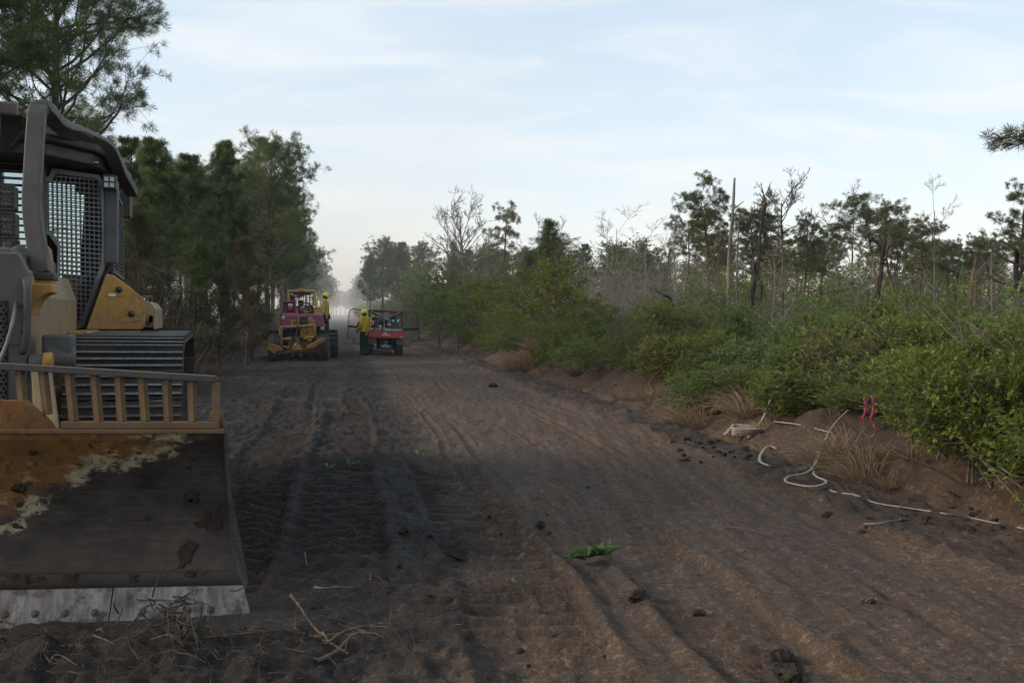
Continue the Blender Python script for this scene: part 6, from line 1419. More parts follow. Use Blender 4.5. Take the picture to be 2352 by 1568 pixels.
for x, y, r in ((1228, 1095, .045), (1188, 1140, .032), (1155, 1058, .030)): MB().lathe([(r * .45, .02), (r, .02), (r, -.08)], U6(x, y, .26), (0, -1, 0), 18).build('pulley', M_STRIP, utv); MB().lathe([(0, .01), (r * .5, .01)], U6(x, y, .26), (0, -1, 0), 14).build('pulley_hub', M_DARK, utv)
for pts in ([(1010, 1010), (1040, 1010), (1065, 1160), (1045, 1180)], [(1365, 1020), (1395, 1022), (1370, 1170), (1350, 1165)]): us('frame_strut', pts, .16, .04, M_TANK)
for a, b in (((890, 1210), (1045, 1230)), ((930, 1275), (1045, 1270)), ((1360, 1240), (1480, 1245)), ((1355, 1280), (1480, 1300))): MB().bar(U6(*a, .45), U6(*b, .4), .04, .04).build('suspension_arm', M_TANK, utv)
us('skid_plate', [(890, 1300), (930, 1302), (1150, 1330), (1365, 1335), (1368, 1378), (1200, 1385), (1080, 1370), (885, 1355)], .5, .1, M_FLAP, None, .012)
us('chassis', [(960, 1000), (1440, 1010), (1420, 1300), (980, 1290)], .75, 2.0, M_BLACK)
# cage doors
for nm, pts, barp in (('left', [(752, 300), (330, 222), (268, 268), (236, 345), (215, 560), (215, 760), (180, 950), (200, 985), (330, 1005), (348, 1030), (362, 1130), (385, 1146), (540, 1152), (752, 1150)], ((225, 685), (748, 735))), ('right', [(1628, 322), (1970, 296), (2040, 360), (2058, 420), (2060, 720), (2066, 1035), (2050, 1055), (1880, 1066), (1868, 1150), (1850, 1185), (1800, 1215), (1735, 1212), (1660, 1188), (1640, 1150)], ((1640, 775), (2055, 752)))):
    ly = 1.35; P = [U6(x, y, ly) for x, y in pts]; dr = MB().tube(P + [P[0]], .017, 8).build('cage_door', M_DARK, utv)
    b = MB()
    xs_ = [p[0] for p in pts]; ys_ = [p[1] for p in pts]
    for k in range(int((max(xs_) - min(xs_)) / 13)):
        x = min(xs_) + 7 + k * 13
        for t0, t1 in clip_spans(lambda t: (x, t), min(ys_), max(ys_), pts, 90): b.bar(U6(x, t0, ly), U6(x, t1, ly), .0032, .0032)
    for k in range(int((max(ys_) - min(ys_)) / 16)):
        y = min(ys_) + 7 + k * 16
        for t0, t1 in clip_spans(lambda t: (t, y), min(xs_), max(xs_), pts, 90): b.bar(U6(t0, y, ly), U6(t1, y, ly), .0032, .0032)
    b.build('wire_mesh', M_WIRE, dr)
    MB().bar(U6(*barp[0], ly - .02), U6(*barp[1], ly - .02), .03, .08).build('door_bar', M_BLACK, dr, .006)
MB().tube([U6(415, 288, 1.3), U6(545, 495, 1.3)], .010, 6).build('door_stay', M_BLACK, utv); MB().tube([U6(425, 780, 1.3), U6(520, 875, 1.3)], .010, 6).build('door_stay', M_BLACK, utv)
# ---------------------------------------------------------------- two firefighters
tsh_ = NT('yellow_shirt'); v = tsh_.noise(9, 5, .6); c = tsh_.mix(tsh_.ramp(v, .3, .7), (.36, .235, .016), (.50, .345, .03)); tsh_.pbr(c, .85, 0, tsh_.bump(tsh_.noise(14, 4, .6), .7, .03), .2); M_SHIRT = tsh_.m
M_SHIRT2 = plain('faded_yellow_shirt', (.36, .275, .075), .85, 0, .2, .3, 9)
M_TROU = plain('dark_green_trousers', (.022, .036, .030), .9, 0, .15, .35, 8)
M_SKIN = plain('skin', (.115, .068, .047), .6, 0, .3, .15)
M_HAIR = plain('dark_hair', (.012, .010, .009), .7)
M_BOOT = plain('dusty_boots', (.030, .026, .023), .8, 0, .2, .4)
M_HELM = plain('lime_helmet', (.55, .62, .010), .35, 0, .5, .06)
def blob(name, limbs, mat, parent, voxel=.014, balls=(), sm=4):
    """one continuous surface grown over tapered limbs"""
    m = MB()
    for P, R in limbs:
        Q = smooth_path(P, 4) if len(P) > 2 else [Vector(P[0]), Vector(P[1])]; k = len(Q) - 1; n = len(R) - 1
        rr = [R[min(int(i / k * n), n - 1)] * (1 - (i / k * n - min(int(i / k * n), n - 1))) + R[min(int(i / k * n), n - 1) + 1] * (i / k * n - min(int(i / k * n), n - 1)) for i in range(k + 1)]
        m.tube(Q, rr, 12); m.ball(Q[0], rr[0]); m.ball(Q[-1], rr[-1])
    for c, r in balls: m.ball(c, r, 14, 10)
    o = m.build(name, mat, parent); r = o.modifiers.new('remesh', 'REMESH'); r.mode = 'VOXEL'; r.voxel_size = voxel; r.use_smooth_shade = True
    s = o.modifiers.new('smooth', 'SMOOTH'); s.iterations = sm; s.factor = .5; return o
def person(label, loc, rz, look, lean, hands, feet, shirt, brim=False, group=None):
    """local frame: x is the way the body faces, y to its left, z up"""
    o = empty('person', loc, (0, 0, rz)); tag(o, label, 'person', group)
    hip = Vector((0, 0, .93)); chest = hip + Vector((lean * .32, 0, .40)); neck = hip + Vector((lean * .45, 0, .56)); head = neck + Vector((.02 + lean * .10, 0, .155))
    sh = {s: neck + Vector((-.01, s * .185, -.055)) for s in (-1, 1)}; hp = {s: hip + Vector((0, s * .095, -.02)) for s in (-1, 1)}
    el_ = {}; 
    for s in (-1, 1):
        mid = (sh[s] + Vector(hands[s])) / 2; ax_ = Vector(hands[s]) - sh[s]; L = .30; need = math.sqrt(max(0, L * L - (ax_.length / 2) ** 2)); el_[s] = mid + Vector((-.75, s * .55, -.1)).normalized() * need
    kn = {s: hp[s].lerp(Vector(feet[s]) + Vector((0, 0, .09)), .52) + Vector((.035, 0, 0)) for s in (-1, 1)}; an = {s: Vector(feet[s]) + Vector((0, 0, .09)) for s in (-1, 1)}
    body = [([hip, chest, neck + Vector((0, 0, -.04))], [.115, .125, .07]), ([neck + Vector((0, 0, -.05)), head + Vector((-.01, 0, -.03))], [.058, .055])]
    for s in (-1, 1):
        hd = Vector(hands[s]); dirh = (hd - el_[s]).normalized()
        body += [([sh[s], el_[s], hd], [.055, .042, .030]), ([hp[s], kn[s], an[s]], [.080, .056, .040]), ([hd, hd + dirh * .09], [.034, .036])]
        side = dirh.cross(Vector((0, 0, 1))); side = side.normalized() if side.length > .1 else Vector((0, 1, 0))
        for q in range(4): b0 = hd + dirh * .085 + side * (.026 - .017 * q); body.append(([b0, b0 + dirh * (.05, .06, .056, .042)[q] * .6 - Vector((0, 0, .008)), b0 + dirh * (.05, .06, .056, .042)[q] - Vector((0, 0, .022))], [.0095, .009, .008]))
        body.append(([hd + dirh * .03 + side * .03, hd + dirh * .06 + side * .055, hd + dirh * .085 + side * .055], [.012, .011, .009]))
        body.append(([an[s], Vector(feet[s]) + Vector((.06, 0, .05)), Vector(feet[s]) + Vector((.15, 0, .035))], [.042, .038, .03]))
    R3 = Matrix.Rotation(look[0], 3, 'Z') @ Matrix.Rotation(look[1], 3, 'Y')
    def hpnt(x, y, z): return head + R3 @ Vector((x, y, z))
    balls = [(head, (.095, .078, .115)), (hpnt(.02, 0, -.06), (.070, .060, .070)), (hpnt(.100, 0, -.010), (.020, .013, .024)), (hpnt(.088, 0, -.062), (.012, .028, .010)), (hpnt(.075, 0, -.10), (.028, .034, .022)), (hpnt(0, .08, -.01), (.022, .010, .032)), (hpnt(0, -.08, -.01), (.022, .010, .032)), (hpnt(.085, .032, .012), (.010, .016, .008)), (hpnt(.085, -.032, .012), (.010, .016, .008))]
    blob('body', body, M_SKIN, o, .012, balls, 2)
    for sy in (-1, 1): MB().ball(hpnt(.090, sy * .032, .008), .0105, 8, 6).build('eye', M_HAIR, o)
    hr = MB(); 
    hr.ball((0, 0, 0), (.100, .084, .105), 14, 10); hro = hr.build('hair', M_HAIR, o); hro.location = hpnt(-.012, 0, .018); hro.rotation_euler = (0, look[1], look[0])
    # clothing
    sl = [([hip + Vector((0, 0, -.03)), hip + Vector((.0, 0, .08)), chest, neck + Vector((-.01, 0, -.03))], [.150, .155, .165, .085])]
    for s in (-1, 1): sl.append(([neck + Vector((-.01, s * .05, -.045)), sh[s], el_[s], Vector(hands[s]) - (Vector(hands[s]) - el_[s]).normalized() * .02], [.085, .088, .070, .052])); sl.append(([hip + Vector((0, s * .06, -.03)), chest + Vector((0, s * .075, .02))], [.125, .128]))
    blob('shirt', sl, shirt, o, .016, [], 3)
    MB().tube([neck + Vector((-.03, -.06, -.02)), neck + Vector((-.055, 0, .015)), neck + Vector((-.03, .06, -.02))], .022, 8).build('collar', shirt, o)
    tr_l = [([hip + Vector((0, s * .05, -.02)), hp[s] + Vector((0, 0, -.05)), kn[s], an[s] + Vector((0, 0, .0))], [.13, .115, .088, .078]) for s in (-1, 1)]
    blob('trousers', tr_l, M_TROU, o, .016, [], 3)
    for s in (-1, 1): blob('boot', [([an[s] + Vector((-.01, 0, .06)), Vector(feet[s]) + Vector((-.02, 0, .055))], [.058, .055]), ([Vector(feet[s]) + Vector((-.03, 0, .045)), Vector(feet[s]) + Vector((.10, 0, .045)), Vector(feet[s]) + Vector((.18, 0, .038))], [.052, .048, .042])], M_BOOT, o, .014, [], 2)
    MB().tube([hip + Vector((.16 * math.cos(a), .17 * math.sin(a), -.02)) for a in [2 * math.pi * k / 18 for k in range(19)]], .02, 6).build('belt', M_BOOT, o)
    he = MB(); pr = [(0, .135), (.05, .130), (.09, .105), (.115, .06), (.122, .0)]
    he.lathe([(.122, -.005)] + pr[::-1], (0, 0, 0), (0, 0, 1), 24)
    he.lathe([(.118, -.008), (.175 if brim else .135, -.022), (.178 if brim else .138, -.016), (.122, .008)], (0, 0, 0), (0, 0, 1), 24)
    if not brim: he.add([(.10, -.09, -.005), (.17, -.06, -.02), (.185, 0, -.022), (.17, .06, -.02), (.10, .09, -.005), (.10, .09, .012), (.165, .06, -.008), (.18, 0, -.010), (.165, -.06, -.008), (.10, -.09, .012)], [(0, 1, 2, 3, 4), (9, 8, 7, 6, 5), (1, 0, 9, 8), (2, 1, 8, 7), (3, 2, 7, 6), (4, 3, 6, 5)])
    heo = he.build('helmet', M_HELM, o); heo.location = hpnt(.005, 0, .035); heo.rotation_euler = (0, look[1], look[0]); heo.modifiers.new('s', 'SOLIDIFY').thickness = .004
    MB().lathe([(.124, .008), (.126, .016), (.124, .024)], (0, 0, 0), (0, 0, 1), 24).build('helmet_band', M_BLACK if brim else M_HELM, heo)
    return o
# on the deck of the plow tractor, side on, looking down
pw = TM @ T5(1215, 1020, 5.15)
p1 = person('firefighter in yellow shirt and lime helmet standing on the plow tractor, looking down', pw, rad(12.5 + 6), (-.15, .42), -.05, {1: (.03, .20, .84), -1: (.02, -.235, .80)}, {1: (.05, .10, 0), -1: (-.02, -.10, 0)}, M_SHIRT2)
MB().mm((.10, -.20, .74), (.16, -.12, .90)).build('radio', M_BLACK, p1, .01)
# beside the utility vehicle, back to the camera, head turned to the left
q = at(780.6 + 640 * .08788, 722, 35.6); qz = gz(q.x, q.y)
p2 = person('firefighter in bright yellow shirt and brimmed helmet standing beside the red utility vehicle', (q.x, q.y, qz), rad(150), (.15, .05), -.04, {1: (.22, .14, .98), -1: (.14, -.22, .92)}, {1: (.03, .10, 0), -1: (-.03, -.11, 0)}, M_SHIRT, True)
MB().tube([(.10, .20, 1.32), (.24, .14, 1.12)], .03, 8).build('radio_harness', M_BLACK, p2); MB().mm((.17, .10, 1.02), (.24, .18, 1.18)).build('radio', M_BLACK, p2, .01)
MB().tube([(-.14, .10, 1.42), (-.155, .02, 1.25), (-.14, -.06, 1.0)], .012, 6).build('harness_strap', M_BLACK, p2); MB().tube([(-.14, -.12, 1.42), (-.155, -.04, 1.25), (-.14, .06, 1.0)], .012, 6).build('harness_strap', M_BLACK, p2)
# ---------------------------------------------------------------- hoses, ribbons, branches and clods on the ground
def gp(px, py, lift=0.0):
    """the point of the ground that the picture shows at (px, py)"""
    d = ray(px, py); o = Vector((0, 0, CAM_H)); t = (CAM_H - .1) / max(.02, -d.z); z = 0.0
    for _ in range(12):
        p = o + d * t; z = gz(p.x, p.y); t = .5 * t + .5 * (CAM_H - z) / max(.02, -d.z)
    p = o + d * t; return Vector((p.x, p.y, gz(p.x, p.y) + lift))
M_HOSE = paint('white_canvas_hose', (.30, .28, .255), (.16, .13, .105), .65, .8, 6)
M_HOSEG = paint('dirty_grey_hose', (.26, .245, .225), (.16, .13, .105), .5, .8, 6)
M_PINK = leaf_mat('pink_ribbon', ((.50, .06, .17), (.62, .11, .24), (.66, .24, .34)), .35, 9, .5, .3)
M_CLOD = bark_mat('peat_clod', (.018, .015, .013), (.055, .043, .036), 18)
M_STICK = bark_mat('root_wood', (.060, .044, .034), (.15, .115, .085), 14)
M_SPRIG = leaf_mat('fresh_leaves', ((.055, .100, .028), (.095, .150, .040), (.19, .24, .085)), .35, 14, .45, .35)
def hose(name, pts, r, mat, label, flat=.55, cat='hose', par=None):
    P = smooth_path(pts, 6); c = P[0].copy(); o = MB().tube([p - c for p in P], r, 10, True, True, flat, (0, 0, 1)).build(name, mat, par); o.location = c; tag(o, label, cat); return o
def G(l, lift=.03): return [gp(x, y, lift) for x, y in l]
lp = G([(1948, 975), (1915, 1010), (1890, 1045), (1872, 1078), (1850, 1098), (1815, 1105), (1803, 1112), (1815, 1122), (1860, 1130), (1893, 1128), (1896, 1116), (1875, 1106), (1868, 1090), (1880, 1060), (1898, 1030)], .05)
lp[0].z += .28; lp[1].z += .14; lp[13].z += .02
hose('fire_hose', lp, .0125, M_HOSEG, 'dirty grey fire hose doubled into a loop at the foot of the bank')
hose('fire_hose', G([(1785, 1018), (1765, 1030), (1748, 1048), (1746, 1066), (1766, 1076)], .03), .016, M_HOSE, 'short curved piece of white hose left of the looped hose')
fh = empty('folded_hose', gp(1718, 997)); tag(fh, 'flat bundle of folded white hose under the drooping dry grass', 'hose')
for i in range(5):
    a = fh.location; pth = [Vector((-.30 + .03 * i, .02 * i, .03 + .022 * i)), Vector((-.1, .06 + .03 * i, .035 + .022 * i)), Vector((.16, .04, .035 + .02 * i)), Vector((.30 - .02 * i, -.04, .03 + .02 * i)), Vector((.05, -.10 - .02 * i, .03 + .02 * i)), Vector((-.22, -.07, .03 + .02 * i))]
    MB().tube(smooth_path(pth, 5), .022, 8, True, True, .45, (0, 0, 1)).build('hose_fold', M_HOSE, fh)
lp = G([(1718, 1003), (1735, 998), (1752, 985), (1765, 968), (1776, 956)], .05); lp[2].z += .06; lp[3].z += .14; lp[4].z += .2
hose('fire_hose', lp, .015, M_HOSEG, 'grey hose end rising from the folded bundle into the shrubs')
hose('fire_hose', [gp(1778, 996, .03), gp(1908, 1000, .03).lerp(gp(1778, 996, .03), .5) + Vector((0, 0, .02)), gp(1908, 1000, .03)], .012, M_HOSE, 'white hose lying straight along the edge of the shrubs')
lp = [gp(2356, 1112, .05)] + [at(x, y, Y) for x, y, Y in ((2325, 1090, 7.15), (2275, 1052, 7.3), (2240, 1010, 7.4), (2225, 970, 7.5), (2200, 935, 7.6), (2178, 908, 7.8))]
hose('fire_hose', lp, .014, M_HOSEG, 'pale hose hanging down over the large bright shrub at far right')
hose('fire_hose', G([(1896, 1118), (1916, 1130), (1966, 1138), (2010, 1155), (2062, 1164), (2118, 1172), (2170, 1180), (2230, 1190), (2290, 1202), (2360, 1216)], .004), .0105, M_HOSEG, 'long pale hose half buried along the verge, trailing right from the loop')
# pink ribbons tied in the shrubs
for px, py, Y, ln, lab in ((1985, 940, 8.05, .20, 'left pink flagging ribbon hanging on a shrub'), (2003, 938, 8.0, .24, 'upper right pink flagging ribbon with a long tail'), (2007, 990, 7.9, .12, 'lowest pink flagging ribbon near the ground')):
    c = at(px, py, Y); rr_ = random.Random(int(px)); vs = []; fs = []
    for t in range(1 + (ln > .13)):
        b = len(vs)
        for k in range(6):
            z = -ln * k / 5 * (1 - .25 * t); w = .0075 * (1 + .5 * math.sin(k * 1.9 + t)); x = .02 * math.sin(k * .9 + t * 2) + .025 * t; vs += [(x - w, .015 * math.cos(k + t), z), (x + w, .015 * math.sin(k * 1.3), z)]
        fs += [(b + 2 * k, b + 2 * k + 1, b + 2 * k + 3, b + 2 * k + 2) for k in range(5)]
    o = MB().add(vs, fs, True).build('flagging_ribbon', M_PINK); o.location = c + Vector((0, 0, ln / 2)); o.modifiers.new('s', 'SOLIDIFY').thickness = .001; tag(o, lab, 'ribbon')
    W_ = Wood(); st = c + Vector((0, 0, ln / 2)); g0 = Vector((c.x + .05, c.y + .25, gz(c.x, c.y + .25))); W_.tube([g0 - st, (g0 - st) * .5 + Vector((0, -.05, .1)), Vector((0, 0, .02))], [.004, .003, .002], 4); tw = link('twig', W_.mesh('twig', M_TWIG), o)
# a ribbon far off
o = MB().add([(-.05, 0, 0), (.05, 0, 0), (.04, .02, -.3), (-.05, 0, -.3), (.03, 0, -.62), (-.03, .02, -.6)], [(0, 1, 2, 3), (3, 2, 4, 5)], True).build('flagging_ribbon', plain('faded_red_ribbon', (.34, .05, .04), .6)); o.location = at(1745, 752, 24); tag(o, 'faded red ribbon on a stem deep in the thicket', 'ribbon')
# clods of peat
def clod(px, py, sx, sy, sz, seed, label, group=None):
    p = gp(px, py); m = MB(); n, k = 34, 22; m.ball((0, 0, 0), 1.0, n, k); sx *= .72; sy *= .72; sz *= .8
    vs = []
    for v in m.v:
        v = Vector(v); q = v * 1.7 + Vector((seed * 3.1, seed, 0)); f = .9 + .5 * mnoise.fractal(q, .65, 2.1, 5) + .30 * abs(mnoise.noise(v * 5 + Vector((seed, 0, 0)))) + .14 * mnoise.noise(v * 13 + Vector((seed, 2, 0))); vs.append((v.x * sx * f, v.y * sy * f, v.z * sz * f))
    m.v = vs; o = m.build('dirt_clod', M_CLOD); o.location = p + Vector((0, 0, sz * .15)); o.rotation_euler = (0, 0, seed); tag(o, label, 'dirt clod', group); return o
clod(1465, 1373, .105, .055, .045, 1, 'long black peat clod right of the yellow leaf')
clod(1775, 1533, .15, .12, .075, 23, 'largest black peat clod at the bottom edge'); clod(1810, 1548, .09, .07, .045, 24, 'black peat clod leaning on the largest clod')
clod(1243, 1211, .055, .045, .045, 4, 'round black peat clod left of the leafy branch'); clod(1262, 1226, .025, .022, .02, 5, 'small black clod just below the round clod')
clod(1995, 1383, .05, .03, .02, 6, 'flat dark clod on the right side of the road'); clod(1605, 1412, .06, .035, .03, 7, 'crumbly dark clod in the wheel rut right of the long clod')
clod(930, 1222, .07, .05, .04, 8, 'dark clod on the churned ground right of the blade'); clod(1050, 1280, .085, .045, .03, 9, 'low dark clod in the crawler print'); clod(1132, 888, .16, .10, .075, 10, 'lone dark clod on the middle of the far road')
clod(2065, 1195, .075, .05, .045, 11, 'dark clod on the right verge below the white hose strip'); clod(2290, 1215, .06, .04, .035, 12, 'dark clod by the half buried hose'); clod(1350, 1120, .03, .025, .02, 13, 'small clod in the wheel rut at mid road')
rc = random.Random(21)
for i in range(46):
    if i < 30: px, py = rc.uniform(1540, 1720), rc.uniform(1010, 1062)
    else: px, py = rc.uniform(1870, 2300), rc.uniform(1165, 1225)
    s_ = rc.uniform(.02, .06); clod(px, py, s_, s_ * .8, s_ * .6, 30 + i, 'black crumbled clod in the dark heap along the right verge' if i < 30 else 'black crumbled clod on the verge under the earth bank', 'clods in the dark heap' if i < 30 else 'clods under the bank')
for i in range(26):
    px, py = rc.uniform(640, 1420), rc.uniform(1180, 1540); s_ = rc.uniform(.008, .024); clod(px, py, s_ * 1.3, s_, s_ * .7, 70 + i, 'small dark crumb of peat on the churned ground', 'small crumbs of peat')
# green sprigs
def sprig(px, py, n, ln, leaf, seed, label, az=0.0, lift=.03):
    p = gp(px, py); rr_ = random.Random(seed); rng = np.random.default_rng(seed); o = empty('leafy_branch', p); tag(o, label, 'branch')
    W_ = Wood(); d = Vector((math.cos(az), math.sin(az), 0)); P = [Vector((0, 0, lift)) + d * ln * (k / 4 - .5) + Vector((0, rr_.gauss(0, .01), rr_.uniform(0, .02))) for k in range(5)]
    W_.tube(P, [.006, .005, .004, .003, .002], 5); P_, D_, L2 = [], [], []
    for i in range(n):
        f = rr_.uniform(.2, 1) * 4; k = min(int(f), 3); b = P[k].lerp(P[k + 1], f - k); dd = (d * rr_.uniform(.0, .8) + Vector((rr_.gauss(0, .7), rr_.gauss(0, .7), rr_.uniform(-.05, .75)))).normalized(); P_.append(b[:]); D_.append(dd[:]); L2.append(leaf * rr_.uniform(.7, 1.2))
    link('stem', W_.mesh('stem', M_TWIG), o); V, F_ = leaves((np.array(P_), np.array(D_), np.array(L2)), rng); link('leaves', np_mesh('leaves', V, F_, M_SPRIG), o)
sprig(1345, 1300, 46, .30, .095, 1, 'fresh green leafy branch lying on the brown road', .2, .05); sprig(1390, 1282, 10, .12, .08, 7, 'upright leafy twig at the tip of the fresh green branch', 1.2, .06)
sprig(810, 1082, 7, .12, .10, 2, 'small green sprig on the dark crawler prints', .5); sprig(966, 1050, 5, .16, .09, 3, 'pale wilted sprig right of the small green sprig', 2.0); sprig(753, 1088, 2, .04, .06, 4, 'single pale leaf left of the small green sprig')
sprig(1182, 1350, 2, .03, .065, 5, 'single yellow-green leaf on the churned ground', 1.0, .02); sprig(1650, 1360, 4, .10, .035, 8, 'tiny green sprig in the right wheel rut'); sprig(2010, 1395, 3, .12, .03, 9, 'tiny dark sprig at the lower right')
sprig(1415, 895, 9, .35, .09, 10, 'green cut sprig on the dark bank below the thicket')
# sticks and roots thrown up by the blade
def stick(pts, r, label, mat=None, group=None, lift=.02, kids=2):
    P = [gp(x, y, lift + q) for x, y, q in pts]; c = P[0].copy(); rr_ = random.Random(int(pts[0][0] * 3 + pts[0][1])); W_ = Wood(); Q = smooth_path([p - c for p in P], 5); m = len(Q) - 1
    W_.tube(Q, [r * (1 - .6 * i / m) * (1 + .15 * rr_.gauss(0, 1)) for i in range(m + 1)], 6)
    for k in range(kids):
        b = Q[rr_.randint(1, m)]; W_.tube(wander(rr_, b, Vector((rr_.gauss(0, 1), rr_.gauss(0, 1), rr_.uniform(-.2, .5))), rr_.uniform(.06, .22), 4, .25), [r * .45, r * .4, r * .3, r * .25, r * .15], 4)
    o = link('stick', W_.mesh('stick', mat or M_STICK)); o.location = c; tag(o, label, 'stick', group)
stick([(668, 1400, .06), (690, 1425, .05), (715, 1450, .02), (740, 1470, 0)], .009, 'thick forked root sticking up right of the blade corner', kids=4)
stick([(725, 1530, .0), (770, 1512, .01), (805, 1492, .03), (840, 1468, .02)], .011, 'knotty pale root lying at the bottom near the blade', kids=5)
stick([(470, 1478, .01), (560, 1474, .02), (640, 1466, .02), (700, 1460, .01)], .007, 'long thin root lying across in front of the blade', kids=5)
stick([(745, 1500, .02), (800, 1470, .03), (880, 1455, .03), (960, 1452, .01)], .007, 'curved thin root reaching towards the road', kids=6); stick([(740, 1470, .02), (760, 1500, .03), (800, 1520, .02)], .008, 'dark root crossing the knotty pale root', kids=4)
stick([(722, 1360, .01), (745, 1366, .02), (775, 1358, .01)], .006, 'pale twig on the dark ground right of the blade', M_BARK_G); stick([(700, 1285, .03), (705, 1310, .01)], .007, 'short orange splinter of wood on the dark ground')
stick([(1665, 1220, .01), (1700, 1224, .02), (1745, 1232, .01)], .006, 'thin dark stick in the right wheel rut', kids=1); stick([(1985, 1212, .01), (2020, 1214, .02), (2045, 1208, .02), (2090, 1200, .01)], .007, 'broken grey stick on the right verge', M_BARK_G)
rs = random.Random(31)
for i in range(120):
    if i < 75: px, py = rs.uniform(-20, 640), rs.uniform(1445, 1560)
    else: px, py = rs.uniform(540, 900), rs.uniform(1010, 1540)
    dx, dy = rs.uniform(-75, 75), rs.uniform(-22, 22); q = rs.uniform(0, .07)
    stick([(px, py, q * rs.random()), (px + dx * .5 + rs.uniform(-12, 12), py + dy * .5 + rs.uniform(-8, 8), q), (px + dx, py + dy, q * rs.random())], rs.uniform(.0016, .0042), 'thin root or twig in the litter pushed up before the blade' if i < 75 else 'thin root or twig on the churned ground beside the blade', M_TWIG_D if i % 3 else M_STICK, 'roots in front of the blade' if i < 75 else 'roots beside the blade', kids=2)
# root ball hanging before the cutting edge
rt_ = empty('root_clump', gp(395, 1462)); tag(rt_, 'tangled clump of black roots caught on the blade edge', 'root clump'); rr_ = random.Random(4)
W_ = Wood()
for i in range(60): W_.tube(wander(rr_, (rr_.gauss(0, .10), rr_.gauss(0, .06), rr_.uniform(.02, .20)), (rr_.gauss(0, .8), rr_.gauss(-.3, .5), rr_.gauss(-.5, .5)), rr_.uniform(.08, .24), 5, .22), [.0045, .0045, .004, .003, .002, .0015], 4)
link('roots', W_.mesh('roots', M_TWIG_D), rt_)
# straw and wood bits strewn on the soil
rng = np.random.default_rng(8); k = 8000
v_ = 3.2 * np.exp(rng.uniform(0, 2.2, k)); u_ = rng.uniform(-3.6, 5.4, k); x_ = u_ - RS * v_; keep = (np.abs(x_) < v_ * .62); v_, x_, u_ = v_[keep], x_[keep], u_[keep]; k = len(v_)
zg = ground_parts(x_, v_)[0]; a_ = rng.uniform(0, 6.28, k); L_n = rng.uniform(.012, .06, k) * (1 + .03 * v_); wv = rng.uniform(.0009, .0022, k) * (1 + .04 * v_)
dn_ = np.stack([np.cos(a_), np.sin(a_), rng.normal(0, .18, k)], 1); c0 = np.stack([x_, v_, zg + .006], 1); pw_ = np.stack([-np.sin(a_), np.cos(a_), np.zeros(k)], 1) * wv[:, None]
A_ = c0 - dn_ * L_n[:, None] * .5; B_ = c0 + dn_ * L_n[:, None] * .5; up_ = np.stack([np.zeros(k), np.zeros(k), wv * 1.2], 1)
V = np.stack([A_ - pw_, A_ + pw_, A_ + up_, B_ - pw_, B_ + pw_, B_ + up_], 1).reshape(-1, 3); i_ = np.arange(k)[:, None] * 6
F_ = np.concatenate([i_ + np.array([[0, 1, 4, 3]]), i_ + np.array([[1, 2, 5, 4]]), i_ + np.array([[2, 0, 3, 5]])], 0)
M_CHAFF = leaf_mat('straw_bits', ((.06, .043, .032), (.12, .09, .066), (.26, .21, .16)), .1, 40, .9, .1)
lo = link('litter', np_mesh('litter', V, F_, M_CHAFF)); lo['kind'] = 'stuff'; lo['label'] = 'straw, bark and twig bits strewn over the soil'
# ---------------------------------------------------------------- things that look alike are told apart by where they stand
def scr(o):
    p = o.matrix_world.translation if o.parent is None else o.location
    return 1176 + FPX * o.location.x / max(.5, o.location.y)
ORD = ['first', 'second', 'third', 'fourth', 'fifth', 'sixth', 'seventh', 'eighth', 'ninth', 'tenth', 'eleventh', 'twelfth', 'thirteenth', 'fourteenth', 'fifteenth', 'sixteenth', 'seventeenth', 'eighteenth', 'nineteenth', 'twentieth'] + [q for a, t in (('twenty', 'thirtieth'), ('thirty', 'fortieth'), ('forty', 'fiftieth'), ('fifty', 'sixtieth'), ('sixty', 'seventieth'), ('seventy', 'eightieth'), ('eighty', 'ninetieth')) for q in [a + '-' + b for b in ('first', 'second', 'third', 'fourth', 'fifth', 'sixth', 'seventh', 'eighth', 'ninth')] + [t]]
A_LEFT = [(60, 'bulldozer hood'), (200, 'bulldozer cab door'), (300, 'bulldozer fender'), (400, 'bulldozer track'), (500, 'end of the rack'), (585, 'plow tractor wing'), (690, 'plow tractor cab'), (760, 'gap of the road')]
A_RIGHT = [(830, 'firefighter at the vehicle'), (900, 'utility vehicle'), (1000, 'right cage door'), (1080, 'big leafless pine'), (1180, 'leaning sparse pine'), (1260, 'bay tree'), (1362, 'slim sapling'), (1450, 'grey brush'), (1540, 'broken-topped dead pine'), (1632, 'tall slender pine'), (1676, 'tall pale snag'), (1740, 'black leaning snag'), (1800, 'tall dead pine'), (1885, 'round pine'), (1960, 'twisted bare sapling'), (2030, 'crooked black trunk'), (2112, 'narrow pine'), (2150, 'layered pine'), (2236, 'spreading pine'), (2330, 'burnt tree at the edge')]
A_BANK = [(1000, 'right cage door'), (1215, 'pale grass clump'), (1400, 'thin dry grass'), (1640, 'drooping dry grass'), (1720, 'folded white hose'), (1860, 'looped hose'), (1995, 'pink ribbons'), (2120, 'half buried hose'), (2240, 'hanging hose'), (2352, 'right picture edge'), (2550, 'corner beyond the right edge')]
A_GROUND = [(60, 'left end of the blade'), (250, 'middle of the blade edge'), (400, 'root clump'), (560, 'blade corner'), (690, 'forked root'), (800, 'small green sprig'), (960, 'wilted sprig'), (1180, 'yellow leaf'), (1345, 'leafy branch'), (1465, 'long clod'), (1640, 'dark heap'), (1870, 'looped hose'), (2065, 'white hose strip'), (2290, 'half buried hose')]
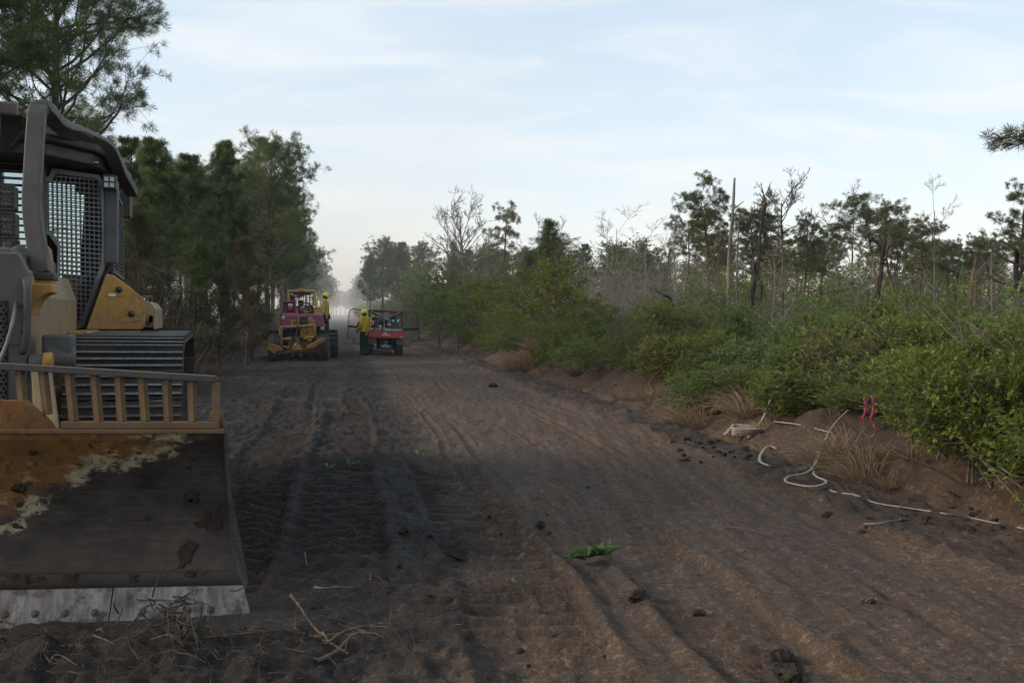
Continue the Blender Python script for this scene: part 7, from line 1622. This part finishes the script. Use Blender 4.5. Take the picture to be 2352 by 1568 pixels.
SHORT = {'pines of the roadside stand': None,
    'pines deeper in the left stand': ('pine deep in the smoky stand', A_LEFT), 'far pines along the left road edge': ('hazy pine far along the left road edge', None), 'burnt brush along the left shoulder': ('grey burnt brush', A_LEFT), 'burnt twig tangles on the left shoulder': ('low burnt twig tangle', A_LEFT), 'leafless saplings in the left stand': ('thin leafless sapling', A_LEFT),
    'pines of the right background wood': ('pine in the low far wood', A_RIGHT), 'leafy saplings in the right wood': ('green leafy sapling', A_RIGHT), 'bare saplings in the right wood': ('thin bare sapling', A_RIGHT), 'grey brush in the right thicket': ('grey leafless brush clump', A_RIGHT), 'far pines along the right road edge': ('hazy pine far along the right road edge', None), 'far shrubs along the right road edge': ('hazy shrub far along the right road edge', None), 'far shrubs along the left road edge': ('hazy shrub far along the left road edge', None),
    'front shrubs on the bank': ('front shrub on the bank', A_BANK), 'thicket shrubs on the bank': ('green shrub set back on the bank', A_BANK), 'verge shrubs beyond the grass': ('verge shrub', A_RIGHT), 'far thicket shrubs': ('far thicket shrub', A_RIGHT), 'shrubs behind the bank': ('open thicket shrub', A_RIGHT), 'dead stems in the thicket': ('grey dead stem clump', A_RIGHT), 'leafy bushes above the thicket': None, 'dry grass tufts on the bank': ('short dry grass tuft on the bank', A_BANK),
    'clods in the dark heap': ('black crumbled clod of the dark heap', None), 'clods under the bank': ('black clod under the bank', A_GROUND), 'small crumbs of peat': ('small crumb of dark peat', A_GROUND), 'roots in front of the blade': ('thin root in the litter', A_GROUND), 'roots beside the blade': ('thin twig on churned ground', A_GROUND)}
by = {}
for o in S.objects:
    if o.parent is None and o.get('group'): by.setdefault(o['group'], []).append(o)
for g, obs in by.items():
    if g.startswith('dry grass: '): spec = (None, None)
    else: spec = SHORT.get(g)
    if spec is None: continue
    if spec[1] is None:
        base = spec[0] or g[len('dry grass: '):]; key = (lambda o: o.location.y) if spec[0] and 'road edge' in base else scr
        for i, o in enumerate(sorted(obs, key=key)): o['label'] = ORD[i] + ' ' + base + (', near to far' if key is not scr else ', left to right')
        continue
    cl = {}
    for o in obs: x = scr(o); a = min(spec[1], key=lambda q: abs(q[0] - x)); cl.setdefault(a[1], []).append(o)
    for a, l in cl.items():
        rel = 'by the' if spec[1] in (A_GROUND, A_BANK) else 'behind the'
        for i, o in enumerate(sorted(l, key=scr)): o['label'] = (ORD[i] + ' ' if len(l) > 1 else 'lone ') + spec[0] + ' ' + rel + ' ' + a + (', left to right' if len(l) > 1 else '')
for g, obs in by.items():
    if g.startswith('dry grass: '):
        for o in obs: o['group'] = g[len('dry grass: '):]
for o in S.objects:
    if o.parent is None and o.get('label') and len(o['label'].replace(',', ' ').split()) > 16: o['label'] = o['label'].split(',')[0]
